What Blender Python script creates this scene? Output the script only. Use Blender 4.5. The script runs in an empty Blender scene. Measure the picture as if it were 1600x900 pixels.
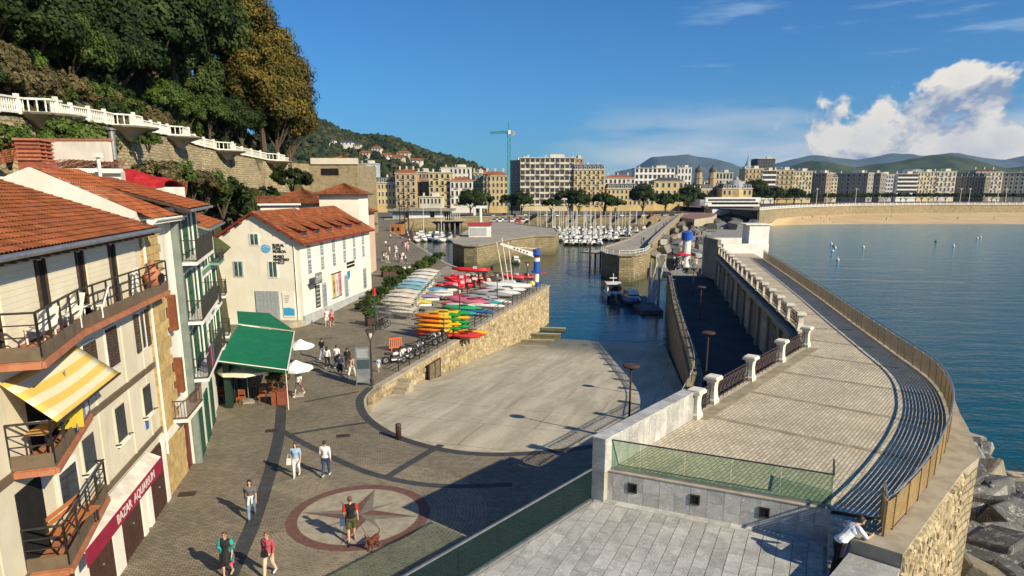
import bpy, math, random
from mathutils import Vector, Matrix
rnd = random.Random(7)
D = bpy.data
scene = bpy.context.scene
COL = scene.collection
R = math.radians

# ------------------------------------------------------------------ camera
FPX, CX, CY, CAMZ = 1060.0, 800.0, 531.0, 18.3
TH = math.atan((CY - 296) / FPX)
cam_d = D.cameras.new('camera'); cam = D.objects.new('camera', cam_d); COL.objects.link(cam)
cam_d.sensor_width = 36; cam_d.lens = 36 * FPX / 1600; cam_d.shift_y = (CY - 450) / 1600
cam_d.clip_start = 0.1; cam_d.clip_end = 30000
cam.location = (0, 0, CAMZ); cam.rotation_euler = (R(90) - TH, 0, 0)
scene.camera = cam

# ------------------------------------------------------------------ light
SUN_EL, SUN_DIR = R(30), Vector((.77, -.64, 0)).normalized()
sun_d = D.lights.new('sun', 'SUN'); sun = D.objects.new('sun', sun_d); COL.objects.link(sun)
sun_d.energy = 5.0; sun_d.angle = R(.5); sun_d.color = (1, .86, .62)
to_sun = Vector((SUN_DIR.x * math.cos(SUN_EL), SUN_DIR.y * math.cos(SUN_EL), math.sin(SUN_EL)))
sun.rotation_euler = to_sun.to_track_quat('Z', 'Y').to_euler()
scene.view_settings.view_transform = 'Standard'; scene.view_settings.look = 'None'
scene.cycles.max_bounces = 5; scene.cycles.diffuse_bounces = 2; scene.cycles.glossy_bounces = 2; scene.cycles.transparent_max_bounces = 8
scene.view_settings.exposure = .42; scene.view_settings.gamma = 1
world = D.worlds.new('World'); scene.world = world; world.use_nodes = True

class NT:
    """small helper to write node trees as expressions"""
    def __init__(s, tree): s.t = tree; tree.nodes.clear()
    def n(s, kind, **kw):
        nd = s.t.nodes.new(kind)
        for k, v in kw.items():
            if k == 'ins':
                for i, val in v.items(): s.set(nd.inputs[i], val)
            else: setattr(nd, k, v)
        return nd
    def set(s, sock, val):
        if hasattr(val, 'is_output') or isinstance(val, bpy.types.NodeSocket): s.t.links.new(val, sock)
        else: sock.default_value = val
    def m(s, op, a, b=0.0, c=0.0):
        nd = s.n('ShaderNodeMath', operation=op); s.set(nd.inputs[0], a); s.set(nd.inputs[1], b)
        if op in ('MULTIPLY_ADD',): s.set(nd.inputs[2], c)
        return nd.outputs[0]
    def ss(s, v, a, b, lo=0.0, hi=1.0):
        nd = s.n('ShaderNodeMapRange', interpolation_type='SMOOTHSTEP'); s.set(nd.inputs[0], v)
        for i, x in zip((1, 2, 3, 4), (a, b, lo, hi)): s.set(nd.inputs[i], x)
        return nd.outputs[0]
    def lin(s, v, a, b, lo=0.0, hi=1.0):
        nd = s.n('ShaderNodeMapRange'); s.set(nd.inputs[0], v)
        for i, x in zip((1, 2, 3, 4), (a, b, lo, hi)): s.set(nd.inputs[i], x)
        return nd.outputs[0]
    def vec(s, x, y, z=0.0):
        nd = s.n('ShaderNodeCombineXYZ')
        for i, q in enumerate((x, y, z)): s.set(nd.inputs[i], q)
        return nd.outputs[0]
    def sep(s, v):
        nd = s.n('ShaderNodeSeparateXYZ'); s.set(nd.inputs[0], v); return nd.outputs
    def noise(s, v, sc, det=5.0, rough=.55, dist=0.0):
        nd = s.n('ShaderNodeTexNoise'); s.set(nd.inputs['Vector'], v); s.set(nd.inputs['Scale'], sc)
        nd.inputs['Detail'].default_value = det; nd.inputs['Roughness'].default_value = rough; nd.inputs['Distortion'].default_value = dist
        return nd.outputs[0]
    def mix(s, f, a, b, mode='MIX'):
        nd = s.n('ShaderNodeMix', data_type='RGBA', blend_type=mode)
        s.set(nd.inputs[0], f); s.set(nd.inputs[6], a); s.set(nd.inputs[7], b)
        return nd.outputs[2]
    def vmul(s, v, k):
        nd = s.n('ShaderNodeVectorMath', operation='MULTIPLY'); s.set(nd.inputs[0], v); s.set(nd.inputs[1], k); return nd.outputs[0]
    def vadd(s, v, k):
        nd = s.n('ShaderNodeVectorMath', operation='ADD'); s.set(nd.inputs[0], v); s.set(nd.inputs[1], k); return nd.outputs[0]

def build_world():
    g = NT(world.node_tree)
    sky = g.n('ShaderNodeTexSky', sky_type='NISHITA', sun_disc=False)
    sky.sun_elevation = SUN_EL; sky.sun_rotation = math.atan2(SUN_DIR.x, SUN_DIR.y)
    sky.altitude = 20; sky.air_density = 1.0; sky.dust_density = .45; sky.ozone_density = 2.6
    skyc = g.mix(1.0, sky.outputs[0], (.27, .68, 1.08, 1), 'MULTIPLY')
    bg = g.n('ShaderNodeBackground', ins={0: skyc, 1: .078})
    co = g.n('ShaderNodeTexCoord').outputs['Generated']
    x, y, z = g.sep(co)
    az = g.m('ARCTAN2', x, y); el = g.m('ARCSINE', z)
    def billow(ofx, ofy):
        p = g.vec(g.m('ADD', az, ofx), g.m('MULTIPLY', g.m('ADD', el, ofy), 1.25), .37)
        return g.noise(p, 8.0, 5.0, .60, .3)
    d0 = billow(0, 0); d1 = billow(.022, .03)
    # cover grows toward the south-west (right of the view), heaps end about 13 degrees up
    cov = g.ss(az, .22, .58, -.15, .12)
    toph = g.noise(g.vec(az, 0, 2.2), 5.0, 1.0)
    top = g.m('MULTIPLY_ADD', toph, .14, .085)
    hcut = g.ss(g.m('SUBTRACT', el, top), -.05, .045, .0, -.42)
    dens = g.m('ADD', g.m('ADD', d0, cov), hcut)
    al = g.ss(dens, .53, .60)
    lit = g.lin(g.m('SUBTRACT', d0, d1), -.055, .065)
    lit = g.m('MULTIPLY', lit, g.ss(dens, .95, .56, .45, 1.0))
    ccol = g.mix(lit, (.19, .25, .36, 1), (.74, .68, .58, 1))
    # low grey-white sheet under the heaps
    sh = g.noise(g.vec(az, g.m('MULTIPLY', el, 5.0), 1.3), 6.0, 3.0, .5)
    shm = g.m('MULTIPLY', g.ss(el, .13, .05), g.ss(az, .0, .26))
    sal = g.m('MULTIPLY', g.ss(g.m('ADD', sh, g.m('MULTIPLY', shm, .24)), .46, .62), g.m('MULTIPLY', shm, .9))
    shc = g.mix(g.ss(sh, .4, .7), (.30, .42, .53, 1), (.60, .61, .60, 1))
    # thin high streaks
    ci = g.noise(g.vec(az, g.m('MULTIPLY', el, 7.0), 5.1), 4.2, 4.0, .62)
    cal = g.m('MULTIPLY', g.ss(ci, .60, .80), g.m('MULTIPLY', g.ss(el, .06, .16), .42))
    cal = g.m('MULTIPLY', cal, g.ss(az, .05, .3))
    def over(base, col, a):
        b2 = g.n('ShaderNodeBackground', ins={0: col, 1: 1.0})
        mx = g.n('ShaderNodeMixShader'); g.set(mx.inputs[0], a); g.t.links.new(base.outputs[0], mx.inputs[1]); g.t.links.new(b2.outputs[0], mx.inputs[2])
        return mx
    s = over(bg, (.42, .56, .68, 1), cal); s = over(s, shc, sal); s = over(s, ccol, al)
    out = g.n('ShaderNodeOutputWorld'); g.t.links.new(s.outputs[0], out.inputs[0])
build_world()
world.cycles.sampling_method = 'MANUAL'; world.cycles.sample_map_resolution = 256

# ------------------------------------------------------------------ pixel -> place helpers
def ray(px, py):
    u = (px - CX) / FPX; v = (CY - py) / FPX
    return Vector((u, math.cos(TH) + v * math.sin(TH), -math.sin(TH) + v * math.cos(TH)))
def at(px, py, z):
    d = ray(px, py); t = (z - CAMZ) / d.z; return Vector((d.x * t, d.y * t, z))
def atY(px, py, Y):
    d = ray(px, py); t = Y / d.y; return Vector((d.x * t, Y, CAMZ + d.z * t))
def hz(py, Y): return atY(800, py, Y).z
def xz(px, Y, py=320): return atY(px, py, Y).x
class Frame:
    """vertical plane: origin o, x along d, local y = left of d"""
    def __init__(s, o, d, z0=5.2):
        s.o = Vector((o[0], o[1], z0)); L = math.hypot(*d); s.ux = Vector((d[0] / L, d[1] / L, 0)); s.uy = Vector((-s.ux.y, s.ux.x, 0))
        s.rz = math.atan2(s.ux.y, s.ux.x); s.z0 = z0
    def px(s, px, py, off=0):
        r = ray(px, py); t = (s.o.x * s.uy.x + s.o.y * s.uy.y + off) / (r.x * s.uy.x + r.y * s.uy.y)
        p = Vector((r.x * t, r.y * t, CAMZ + r.z * t)); q = p - s.o
        return q.dot(s.ux), p.z - s.z0
    def w(s, x, y, z=0): return s.o + s.ux * x + s.uy * y + Vector((0, 0, z))

# ------------------------------------------------------------------ materials
MATS = {}
def principled(name):
    m = D.materials.new(name); m.use_nodes = True; g = NT(m.node_tree)
    b = g.n('ShaderNodeBsdfPrincipled'); o = g.n('ShaderNodeOutputMaterial'); g.t.links.new(b.outputs[0], o.inputs[0])
    return m, g, b
def c4(c): return (c[0], c[1], c[2], 1)
def pm(name, c1, c2=None, sc=2.0, rough=.8, bump=0.0, bsc=None, metal=0.0, rv=0.0, tint=0.0, st=None, spec=.3, stain=0.0, det=5.0, lo=.38, hi=.62):
    if name in MATS: return MATS[name]
    m, g, b = principled(name)
    pos = g.n('ShaderNodeNewGeometry').outputs['Position']
    p = g.vmul(pos, st) if st else pos
    c2 = c2 or tuple(k * .78 for k in c1)
    nz = g.noise(p, sc, det)
    col = g.mix(g.ss(nz, lo, hi), c4(c1), c4(c2))
    if stain:
        s2 = g.noise(g.vmul(pos, (1.3, 1.3, .25)), 1.1, 6.0, .6)
        col = g.mix(g.ss(s2, .52, .72, 0, stain), col, (.10, .09, .075, 1))
    if rv:
        r = g.n('ShaderNodeObjectInfo').outputs['Random']
        k = g.lin(r, 0, 1, 1 - rv, 1 + rv); col = g.mix(1.0, col, g.vec(k, k, k), 'MULTIPLY')
    if tint:
        a = g.n('ShaderNodeAttribute', attribute_name='tint').outputs['Fac']
        k = g.lin(a, 0, 1, 1 - tint, 1 + tint); col = g.mix(1.0, col, g.vec(k, k, k), 'MULTIPLY')
    g.set(b.inputs['Base Color'], col); b.inputs['Roughness'].default_value = rough; b.inputs['Metallic'].default_value = metal
    b.inputs['Specular IOR Level'].default_value = spec
    if bump:
        bn = g.n('ShaderNodeBump'); bn.inputs['Distance'].default_value = bump; bn.inputs['Strength'].default_value = 1.0
        g.set(bn.inputs['Height'], g.noise(p, bsc or sc * 4, 6.0)); g.t.links.new(bn.outputs[0], b.inputs['Normal'])
    MATS[name] = m; return m
def plain(c, rough=.5, metal=0.0, spec=.4):
    k = 'paint_%02x%02x%02x_%d_%d' % (int(c[0] * 255), int(c[1] * 255), int(c[2] * 255), int(rough * 100), int(metal * 10))
    return pm(k, c, tuple(q * .86 for q in c), sc=4.0, rough=rough, metal=metal, spec=spec, rv=.04)

# ------------------------------------------------------------------ mesh builder
class MB:
    def __init__(s): s.v = []; s.f = []; s.t = []; s.mi = []; s.ct = .5; s.cm = 0
    def add(s, vs, fs):
        o = len(s.v); s.v += [tuple(q) for q in vs]
        for f in fs: s.f.append([i + o for i in f]); s.t.append(s.ct); s.mi.append(s.cm)
    def hexa(s, p): s.add(p, [(0, 3, 2, 1), (4, 5, 6, 7), (0, 1, 5, 4), (1, 2, 6, 5), (2, 3, 7, 6), (3, 0, 4, 7)])
    def box(s, x0, x1, y0, y1, z0, z1):
        s.hexa([(x0, y0, z0), (x1, y0, z0), (x1, y1, z0), (x0, y1, z0), (x0, y0, z1), (x1, y0, z1), (x1, y1, z1), (x0, y1, z1)])
    def cbox(s, c, sx, sy, sz, rz=0.0):
        ca, sa = math.cos(rz), math.sin(rz); P = []
        for dz in (-1, 1):
            for dx, dy in ((-1, -1), (1, -1), (1, 1), (-1, 1)):
                a, b2 = dx * sx / 2, dy * sy / 2; P.append((c[0] + a * ca - b2 * sa, c[1] + a * sa + b2 * ca, c[2] + dz * sz / 2))
        s.hexa(P)
    def beam(s, p, q, w, h=None, up=(0, 0, 1)):
        h = h or w; p = Vector(p); q = Vector(q); d = (q - p); d.normalize(); u = Vector(up)
        a = d.cross(u)
        if a.length < 1e-4: a = d.cross(Vector((1, 0, 0)))
        a.normalize(); b2 = a.cross(d); a *= w / 2; b2 *= h / 2
        s.hexa([p - a - b2, p + a - b2, p + a + b2, p - a + b2, q - a - b2, q + a - b2, q + a + b2, q - a + b2])
    def tube(s, path, r, n=6, caps=True):
        P = [Vector(p) for p in path]; rs = r if isinstance(r, (list, tuple)) else [r] * len(P)
        o = len(s.v); prev = None
        for i, p in enumerate(P):
            d = (P[min(i + 1, len(P) - 1)] - P[max(i - 1, 0)]); d.normalize()
            if prev is None:
                a = d.cross(Vector((0, 0, 1)))
                if a.length < 1e-3: a = Vector((1, 0, 0))
            else: a = prev - d * prev.dot(d)
            a.normalize(); prev = a; b2 = d.cross(a)
            for k in range(n):
                t = 2 * math.pi * k / n; s.v.append(tuple(p + (a * math.cos(t) + b2 * math.sin(t)) * rs[i]))
        for i in range(len(P) - 1):
            for k in range(n):
                s.f.append([o + i * n + k, o + i * n + (k + 1) % n, o + (i + 1) * n + (k + 1) % n, o + (i + 1) * n + k]); s.t.append(s.ct); s.mi.append(s.cm)
        if caps:
            s.f.append([o + k for k in range(n)][::-1]); s.f.append([o + (len(P) - 1) * n + k for k in range(n)])
            s.t += [s.ct] * 2; s.mi += [s.cm] * 2
    def lathe(s, prof, c=(0, 0, 0), n=12, sx=1.0, sy=1.0):
        o = len(s.v)
        for r, z in prof:
            for k in range(n):
                t = 2 * math.pi * k / n; s.v.append((c[0] + r * sx * math.cos(t), c[1] + r * sy * math.sin(t), c[2] + z))
        for i in range(len(prof) - 1):
            for k in range(n):
                s.f.append([o + i * n + k, o + i * n + (k + 1) % n, o + (i + 1) * n + (k + 1) % n, o + (i + 1) * n + k]); s.t.append(s.ct); s.mi.append(s.cm)
        s.f.append([o + k for k in range(n)][::-1]); s.f.append([o + (len(prof) - 1) * n + k for k in range(n)]); s.t += [s.ct] * 2; s.mi += [s.cm] * 2
    def ball(s, c, rx, ry=None, rz=None, n=10, m=6):
        ry = ry or rx; rz = rz or rx
        pr = [(max(.02, math.sin(math.pi * i / m)), -math.cos(math.pi * i / m) * rz) for i in range(m + 1)]
        s.lathe(pr, c, n, rx, ry)
    def prism(s, poly, z0, z1):
        n = len(poly); o = len(s.v); f0 = z0 if callable(z0) else (lambda p: z0); f1 = z1 if callable(z1) else (lambda p: z1)
        s.v += [(p[0], p[1], f0(p)) for p in poly] + [(p[0], p[1], f1(p)) for p in poly]
        for i in range(n): s.f.append([o + i, o + (i + 1) % n, o + n + (i + 1) % n, o + n + i])
        s.f.append([o + i for i in range(n)][::-1]); s.f.append([o + n + i for i in range(n)])
        s.t += [s.ct] * (n + 2); s.mi += [s.cm] * (n + 2)
    def extrude(s, poly3, vec):
        n = len(poly3); o = len(s.v); vec = Vector(vec)
        s.v += [tuple(p) for p in poly3] + [tuple(Vector(p) + vec) for p in poly3]
        for i in range(n): s.f.append([o + i, o + (i + 1) % n, o + n + (i + 1) % n, o + n + i])
        s.f.append([o + i for i in range(n)][::-1]); s.f.append([o + n + i for i in range(n)])
        s.t += [s.ct] * (n + 2); s.mi += [s.cm] * (n + 2)
    def face(s, pts): s.add(pts, [tuple(range(len(pts)))])
    def grid(s, rows):
        o = len(s.v); n = len(rows[0])
        for r in rows: s.v += [tuple(p) for p in r]
        for i in range(len(rows) - 1):
            for j in range(n - 1): s.f.append([o + i * n + j, o + i * n + j + 1, o + (i + 1) * n + j + 1, o + (i + 1) * n + j]); s.t.append(s.ct); s.mi.append(s.cm)
    def cap(s, p, q, r1, r2, n=8):
        """tapered capsule"""
        p = Vector(p); q = Vector(q); d = q - p; L = d.length
        if L < 1e-5: d = Vector((0, 0, 1))
        else: d = d / L
        path = [p - d * r1 * .92, p - d * r1 * .6, p, q, q + d * r2 * .6, q + d * r2 * .92]
        s.tube(path, [r1 * .35, r1 * .78, r1, r2, r2 * .78, r2 * .35], n)
    def mesh(s, name):
        me = D.meshes.new(name); me.from_pydata(s.v, [], s.f)
        if any(t != .5 for t in s.t):
            a = me.attributes.new('tint', 'FLOAT', 'FACE'); a.data.foreach_set('value', s.t)
        else:
            a = me.attributes.new('tint', 'FLOAT', 'FACE'); a.data.foreach_set('value', [.5] * len(s.f))
        if any(s.mi): me.polygons.foreach_set('material_index', s.mi)
        return me
    def build(s, name, mat, parent=None, world=False, smooth=False):
        if world and parent is not None:
            M = wmat(parent).inverted(); s.v = [tuple(M @ Vector(p)) for p in s.v]
        me = s.mesh(name)
        for m in (mat if isinstance(mat, (list, tuple)) else [mat]): me.materials.append(m)
        me.validate(); me.update()
        if smooth: me.polygons.foreach_set('use_smooth', [True] * len(me.polygons))
        o = D.objects.new(name, me); COL.objects.link(o)
        if parent is not None: o.parent = parent
        return o
def wmat(o):
    M = Matrix.LocRotScale(o.location, o.rotation_euler, o.scale)
    return wmat(o.parent) @ M if o.parent else M
def tag(o, label, cat, group=None):
    o['label'] = label; o['category'] = cat
    if group: o['group'] = group
    return o
def thing(name, label, cat, loc=(0, 0, 0), rz=0.0, group=None):
    o = D.objects.new(name, None); COL.objects.link(o); o.location = loc; o.rotation_euler = (0, 0, rz); o.empty_display_size = .2
    return tag(o, label, cat, group)
def struct(o): o['kind'] = 'structure'; return o
def stuff(o): o['kind'] = 'stuff'; return o
def inst(name, me, parent, loc, rz=0.0, sc=(1, 1, 1), rot=None):
    o = D.objects.new(name, me); COL.objects.link(o); o.parent = parent; o.location = loc; o.rotation_euler = rot or (0, 0, rz); o.scale = sc
    return o
KIDS = {}
def copy_tree(o, parent=None):
    c = o.copy(); COL.objects.link(c); c.parent = parent
    for ch in o.children: copy_tree(ch, c)
    return c
def clone(root, loc, rz=0.0, label=None, group=None, sc=None):
    c = copy_tree(root); c.location = loc; c.rotation_euler = (0, 0, rz)
    if label: c['label'] = label
    if group: c['group'] = group
    if sc: c.scale = sc if isinstance(sc, tuple) else (sc, sc, sc)
    return c
def lerp(a, b, t): return a + (b - a) * t
def resample(path, step):
    P = [Vector(p) for p in path]; out = [P[0]]; acc = 0.0; L = 0
    segs = [(P[i], P[i + 1], (P[i + 1] - P[i]).length) for i in range(len(P) - 1)]; tot = sum(q[2] for q in segs)
    n = max(1, round(tot / step)); res = []
    for k in range(n + 1):
        d = tot * k / n
        for a, b, l in segs:
            if d <= l + 1e-6: res.append(a + (b - a) * (d / l if l else 0)); break
            d -= l
        else: res.append(P[-1])
    return res
def smooth_path(pts, n=6):
    P = [Vector(p) for p in pts]; P = [P[0] * 2 - P[1]] + P + [P[-1] * 2 - P[-2]]; out = []
    for i in range(1, len(P) - 2):
        for k in range(n):
            t = k / n; a, b, c, d = P[i - 1], P[i], P[i + 1], P[i + 2]
            out.append(.5 * ((2 * b) + (c - a) * t + (2 * a - 5 * b + 4 * c - d) * t * t + (3 * b - a - 3 * c + d) * t ** 3))
    out.append(P[-2]); return out
def offset(path, d):
    """shift a plan polyline to its right by d"""
    out = []
    for i, p in enumerate(path):
        t = Vector(path[min(i + 1, len(path) - 1)]) - Vector(path[max(i - 1, 0)]); t.z = 0; t.normalize()
        out.append(Vector(p) + Vector((t.y, -t.x, 0)) * d)
    return out
# ------------------------------------------------------------------ surface materials
def mat_setts(name, c1, c2, mortar, w, h, polar=None, rot=0.0, ms=.012):
    m, g, b = principled(name)
    pos = g.n('ShaderNodeNewGeometry').outputs['Position']; x, y, z = g.sep(pos)
    if polar:
        dx = g.m('SUBTRACT', x, polar[0]); dy = g.m('SUBTRACT', y, polar[1])
        rr = g.m('SQRT', g.m('ADD', g.m('MULTIPLY', dx, dx), g.m('MULTIPLY', dy, dy)))
        v = g.vec(g.m('MULTIPLY', g.m('ARCTAN2', dx, dy), 4.2), rr)
    else:
        ca, sa = math.cos(rot), math.sin(rot)
        v = g.vec(g.m('ADD', g.m('MULTIPLY', x, ca), g.m('MULTIPLY', y, sa)), g.m('SUBTRACT', g.m('MULTIPLY', y, ca), g.m('MULTIPLY', x, sa)))
    v = g.vadd(v, g.vmul(g.n('ShaderNodeTexNoise', ins={'Vector': pos, 'Scale': 2.5}).outputs[1], (.03, .03, 0)))
    br = g.n('ShaderNodeTexBrick', ins={'Vector': v, 'Color1': c4(c1), 'Color2': c4(c2), 'Mortar': c4(mortar), 'Scale': 1.0, 'Mortar Size': ms, 'Mortar Smooth': .3, 'Bias': 0.0, 'Brick Width': w, 'Row Height': h})
    n1 = g.noise(pos, .35, 6.0, .6); n2 = g.noise(pos, 2.6, 5.0)
    k = g.m('ADD', g.lin(n1, .3, .7, .80, 1.16), g.lin(n2, .3, .7, -.12, .12))
    col = g.mix(1.0, br.outputs[0], g.vec(k, k, k), 'MULTIPLY')
    st = g.noise(pos, .9, 7.0, .65); col = g.mix(g.ss(st, .60, .74, 0, .45), col, c4(tuple(q * .4 for q in c1)))
    g.set(b.inputs['Base Color'], col); b.inputs['Roughness'].default_value = .72; b.inputs['Specular IOR Level'].default_value = .35
    bn = g.n('ShaderNodeBump'); bn.inputs['Distance'].default_value = .02; bn.inputs['Strength'].default_value = .8
    g.set(bn.inputs['Height'], g.m('ADD', g.m('SUBTRACT', 1.0, br.outputs[1]), g.m('MULTIPLY', n2, .4))); g.t.links.new(bn.outputs[0], b.inputs['Normal'])
    return m
M_setts = mat_setts('setts', (.265, .228, .163), (.18, .156, .115), (.07, .06, .045), .24, .12, rot=.2)
M_setts_ring = mat_setts('setts_round', (.24, .208, .15), (.165, .143, .107), (.31, .27, .2), .26, .15, polar=(-6.3, 25.75), ms=.016)
M_yard = pm('yard_concrete', (.33, .30, .245), (.24, .215, .175), sc=.5, rough=.85, bump=.01, bsc=9, stain=.25)
M_band = mat_setts('band_setts', (.062, .066, .072), (.047, .05, .056), (.03, .03, .032), .3, .15, ms=.008)
M_rose_red = pm('rose_red', (.165, .085, .068), (.125, .068, .056), sc=6, rough=.7)
M_rose_light = pm('rose_light', (.36, .325, .25), (.29, .26, .20), sc=3, rough=.7)
M_rose_grey = pm('rose_grey', (.20, .185, .155), (.16, .15, .125), sc=5, rough=.7)
def mat_ramp():
    m, g, b = principled('slip_concrete'); pos = g.n('ShaderNodeNewGeometry').outputs['Position']; x, y, z = g.sep(pos)
    u = g.m('SUBTRACT', g.m('MULTIPLY', x, .961), g.m('MULTIPLY', y, .276)); s = g.m('ADD', g.m('MULTIPLY', x, .276), g.m('MULTIPLY', y, .961))
    st = g.noise(g.vec(g.m('MULTIPLY', u, 1.0), g.m('MULTIPLY', s, .16), 0), .8, 7.0, .62, .5)
    n2 = g.noise(pos, 3.5, 6.0)
    k = g.m('ADD', g.lin(st, .3, .7, 0, 1), g.lin(n2, .3, .7, -.15, .15))
    col = g.mix(g.ss(k, .1, .95), (.37, .33, .245, 1), (.53, .485, .375, 1))
    grid = g.n('ShaderNodeTexBrick', ins={'Vector': g.vec(u, s), 'Color1': (1, 1, 1, 1), 'Color2': (.93, .93, .93, 1), 'Mortar': (.5, .48, .44, 1), 'Scale': 1.0, 'Mortar Size': .03, 'Brick Width': 6.0, 'Row Height': 4.5})
    col = g.mix(1.0, col, grid.outputs[0], 'MULTIPLY')
    wet = g.ss(g.m('ADD', s, g.m('MULTIPLY', n2, 3.0)), 66, 79.0)      # weed and damp below the tide mark
    col = g.mix(g.m('MULTIPLY', wet, .8), col, (.10, .092, .045, 1))
    g.set(b.inputs['Base Color'], col); g.set(b.inputs['Roughness'], g.lin(wet, 0, 1, .85, .4))
    bn = g.n('ShaderNodeBump'); bn.inputs['Distance'].default_value = .02; g.set(bn.inputs['Height'], g.noise(pos, 6.0, 6.0)); g.t.links.new(bn.outputs[0], b.inputs['Normal'])
    return m
M_ramp = mat_ramp()
def mat_water():
    m, g, b = principled('sea_water'); pos = g.n('ShaderNodeNewGeometry').outputs['Position']; x, y, z = g.sep(pos)
    # shallow sand bottom shows through toward the beach; murky far harbour has building reflections painted in
    sh = g.ss(g.m('ADD', y, g.m('MULTIPLY', g.noise(pos, .012, 4.0), 90.0)), 70, 400)
    sea = g.mix(sh, (.001, .058, .088, 1), (.018, .185, .215, 1))
    harb = g.mix(g.ss(y, 95, 150), (.001, .050, .082, 1), (.055, .068, .040, 1))
    sd = g.ss(g.m('SUBTRACT', x, g.m('MULTIPLY', y, .30)), -14, 6)
    col = g.mix(sd, harb, sea)
    g.set(b.inputs['Base Color'], col); b.inputs['Roughness'].default_value = .09; b.inputs['IOR'].default_value = 1.19
    b.inputs['Specular IOR Level'].default_value = .5
    calm = g.lin(sd, 0, 1, .35, 1.0)
    h1 = g.noise(g.vmul(pos, (.55, 1.0, 1)), 1.6, 5.0, .6); h2 = g.noise(g.vmul(pos, (.4, 1.0, 1)), .32, 4.0, .5)
    hh = g.m('ADD', g.m('MULTIPLY', h1, .10), g.m('MULTIPLY', h2, .30))
    bn = g.n('ShaderNodeBump'); bn.inputs['Distance'].default_value = 1.0; g.set(bn.inputs['Strength'], g.m('MULTIPLY', calm, .95))
    g.set(bn.inputs['Height'], hh); g.t.links.new(bn.outputs[0], b.inputs['Normal'])
    return m
M_water = mat_water()
def mat_deck():
    m, g, b = principled('deck_setts'); pos = g.n('ShaderNodeNewGeometry').outputs['Position']; x, y, z = g.sep(pos)
    u = g.m('ADD', g.m('MULTIPLY', x, .625), g.m('MULTIPLY', y, .78)); v = g.m('SUBTRACT', g.m('MULTIPLY', x, .78), g.m('MULTIPLY', y, .625))
    br = g.n('ShaderNodeTexBrick', ins={'Vector': g.vec(u, v), 'Color1': (.60, .53, .395, 1), 'Color2': (.48, .42, .31, 1), 'Mortar': (.22, .19, .14, 1), 'Scale': 1.0, 'Mortar Size': .016, 'Mortar Smooth': .2, 'Brick Width': .42, 'Row Height': .13})
    n1 = g.noise(pos, .5, 6.0, .6); n2 = g.noise(pos, 3.2, 5.0)
    k = g.m('ADD', g.lin(n1, .3, .7, .84, 1.14), g.lin(n2, .3, .7, -.1, .1))
    col = g.mix(1.0, br.outputs[0], g.vec(k, k, k), 'MULTIPLY')
    g.set(b.inputs['Base Color'], col); b.inputs['Roughness'].default_value = .8
    bn = g.n('ShaderNodeBump'); bn.inputs['Distance'].default_value = .012; g.set(bn.inputs['Height'], g.m('ADD', g.m('SUBTRACT', 1.0, br.outputs[1]), g.m('MULTIPLY', n2, .3))); g.t.links.new(bn.outputs[0], b.inputs['Normal'])
    return m
M_deck = mat_deck()
M_deckband = pm('deck_band', (.33, .285, .20), (.25, .215, .15), sc=2.5, rough=.8, bump=.005)
def mat_marble():
    m, g, b = principled('veined_stone'); pos = g.n('ShaderNodeNewGeometry').outputs['Position']
    r = g.n('ShaderNodeObjectInfo').outputs['Random']
    p = g.vadd(pos, g.vmul(g.vec(r, r, r), (40, 40, 40)))
    n1 = g.noise(p, 1.6, 8.0, .6); col = g.mix(g.ss(n1, .35, .65), (.33, .33, .315, 1), (.47, .465, .44, 1))
    v = g.noise(p, 2.2, 6.0, .6, 1.5); vm = g.m('ABSOLUTE', g.m('SUBTRACT', v, .5))
    col = g.mix(g.ss(vm, .010, .0, 0, .85), col, (.80, .78, .73, 1))
    k = g.lin(r, 0, 1, .86, 1.12); col = g.mix(1.0, col, g.vec(k, k, k), 'MULTIPLY')
    st = g.noise(pos, 1.3, 7.0, .66); col = g.mix(g.ss(st, .62, .75, 0, .35), col, (.09, .085, .075, 1))
    g.set(b.inputs['Base Color'], col); b.inputs['Roughness'].default_value = .5
    bn = g.n('ShaderNodeBump'); bn.inputs['Distance'].default_value = .006; g.set(bn.inputs['Height'], g.noise(pos, 9.0, 5.0)); g.t.links.new(bn.outputs[0], b.inputs['Normal'])
    return m
M_marble = mat_marble()
M_stone = pm('quay_stone', (.44, .36, .225), (.27, .215, .125), sc=3.2, rough=.9, bump=.05, bsc=7, rv=.22, tint=.25, stain=.25)
M_stone_back = pm('wall_mortar', (.20, .165, .105), (.14, .115, .075), sc=3, rough=.95)
M_stone_dark = pm('weedy_stone', (.225, .185, .095), (.12, .105, .05), sc=.8, rough=.85, bump=.05, bsc=3, rv=.2, tint=.3, stain=.5, st=(1, 1, 2))
M_coping = pm('coping_stone', (.42, .37, .28), (.33, .285, .21), sc=1.6, rough=.85, bump=.008, stain=.2, rv=.1)
M_conc = pm('concrete', (.40, .37, .31), (.32, .295, .245), sc=.9, rough=.85, bump=.01, stain=.2)
M_white = pm('white_paint', (.80, .775, .70), (.74, .71, .635), sc=.7, rough=.7, stain=.10)
M_cream = pm('cream_render', (.70, .645, .50), (.655, .60, .46), sc=.8, rough=.8, stain=.08)
M_darkmetal = pm('dark_metal', (.035, .033, .032), (.022, .021, .02), sc=6, rough=.45, spec=.5)
M_rust = pm('rust_brown', (.085, .045, .035), (.06, .033, .027), sc=6, rough=.6)
M_steel = pm('grey_steel', (.33, .33, .34), (.26, .26, .27), sc=5, rough=.4, metal=.6)
M_sand = pm('sand', (.60, .445, .25), (.52, .375, .205), sc=.06, rough=.95, bump=.05, bsc=.8)
M_lawn = pm('hill_soil', (.065, .075, .028), (.10, .088, .045), sc=.25, rough=1.0, bump=.3, bsc=.8)
M_asph = pm('asphalt', (.14, .135, .125), (.11, .105, .10), sc=.3, rough=.9)
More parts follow.
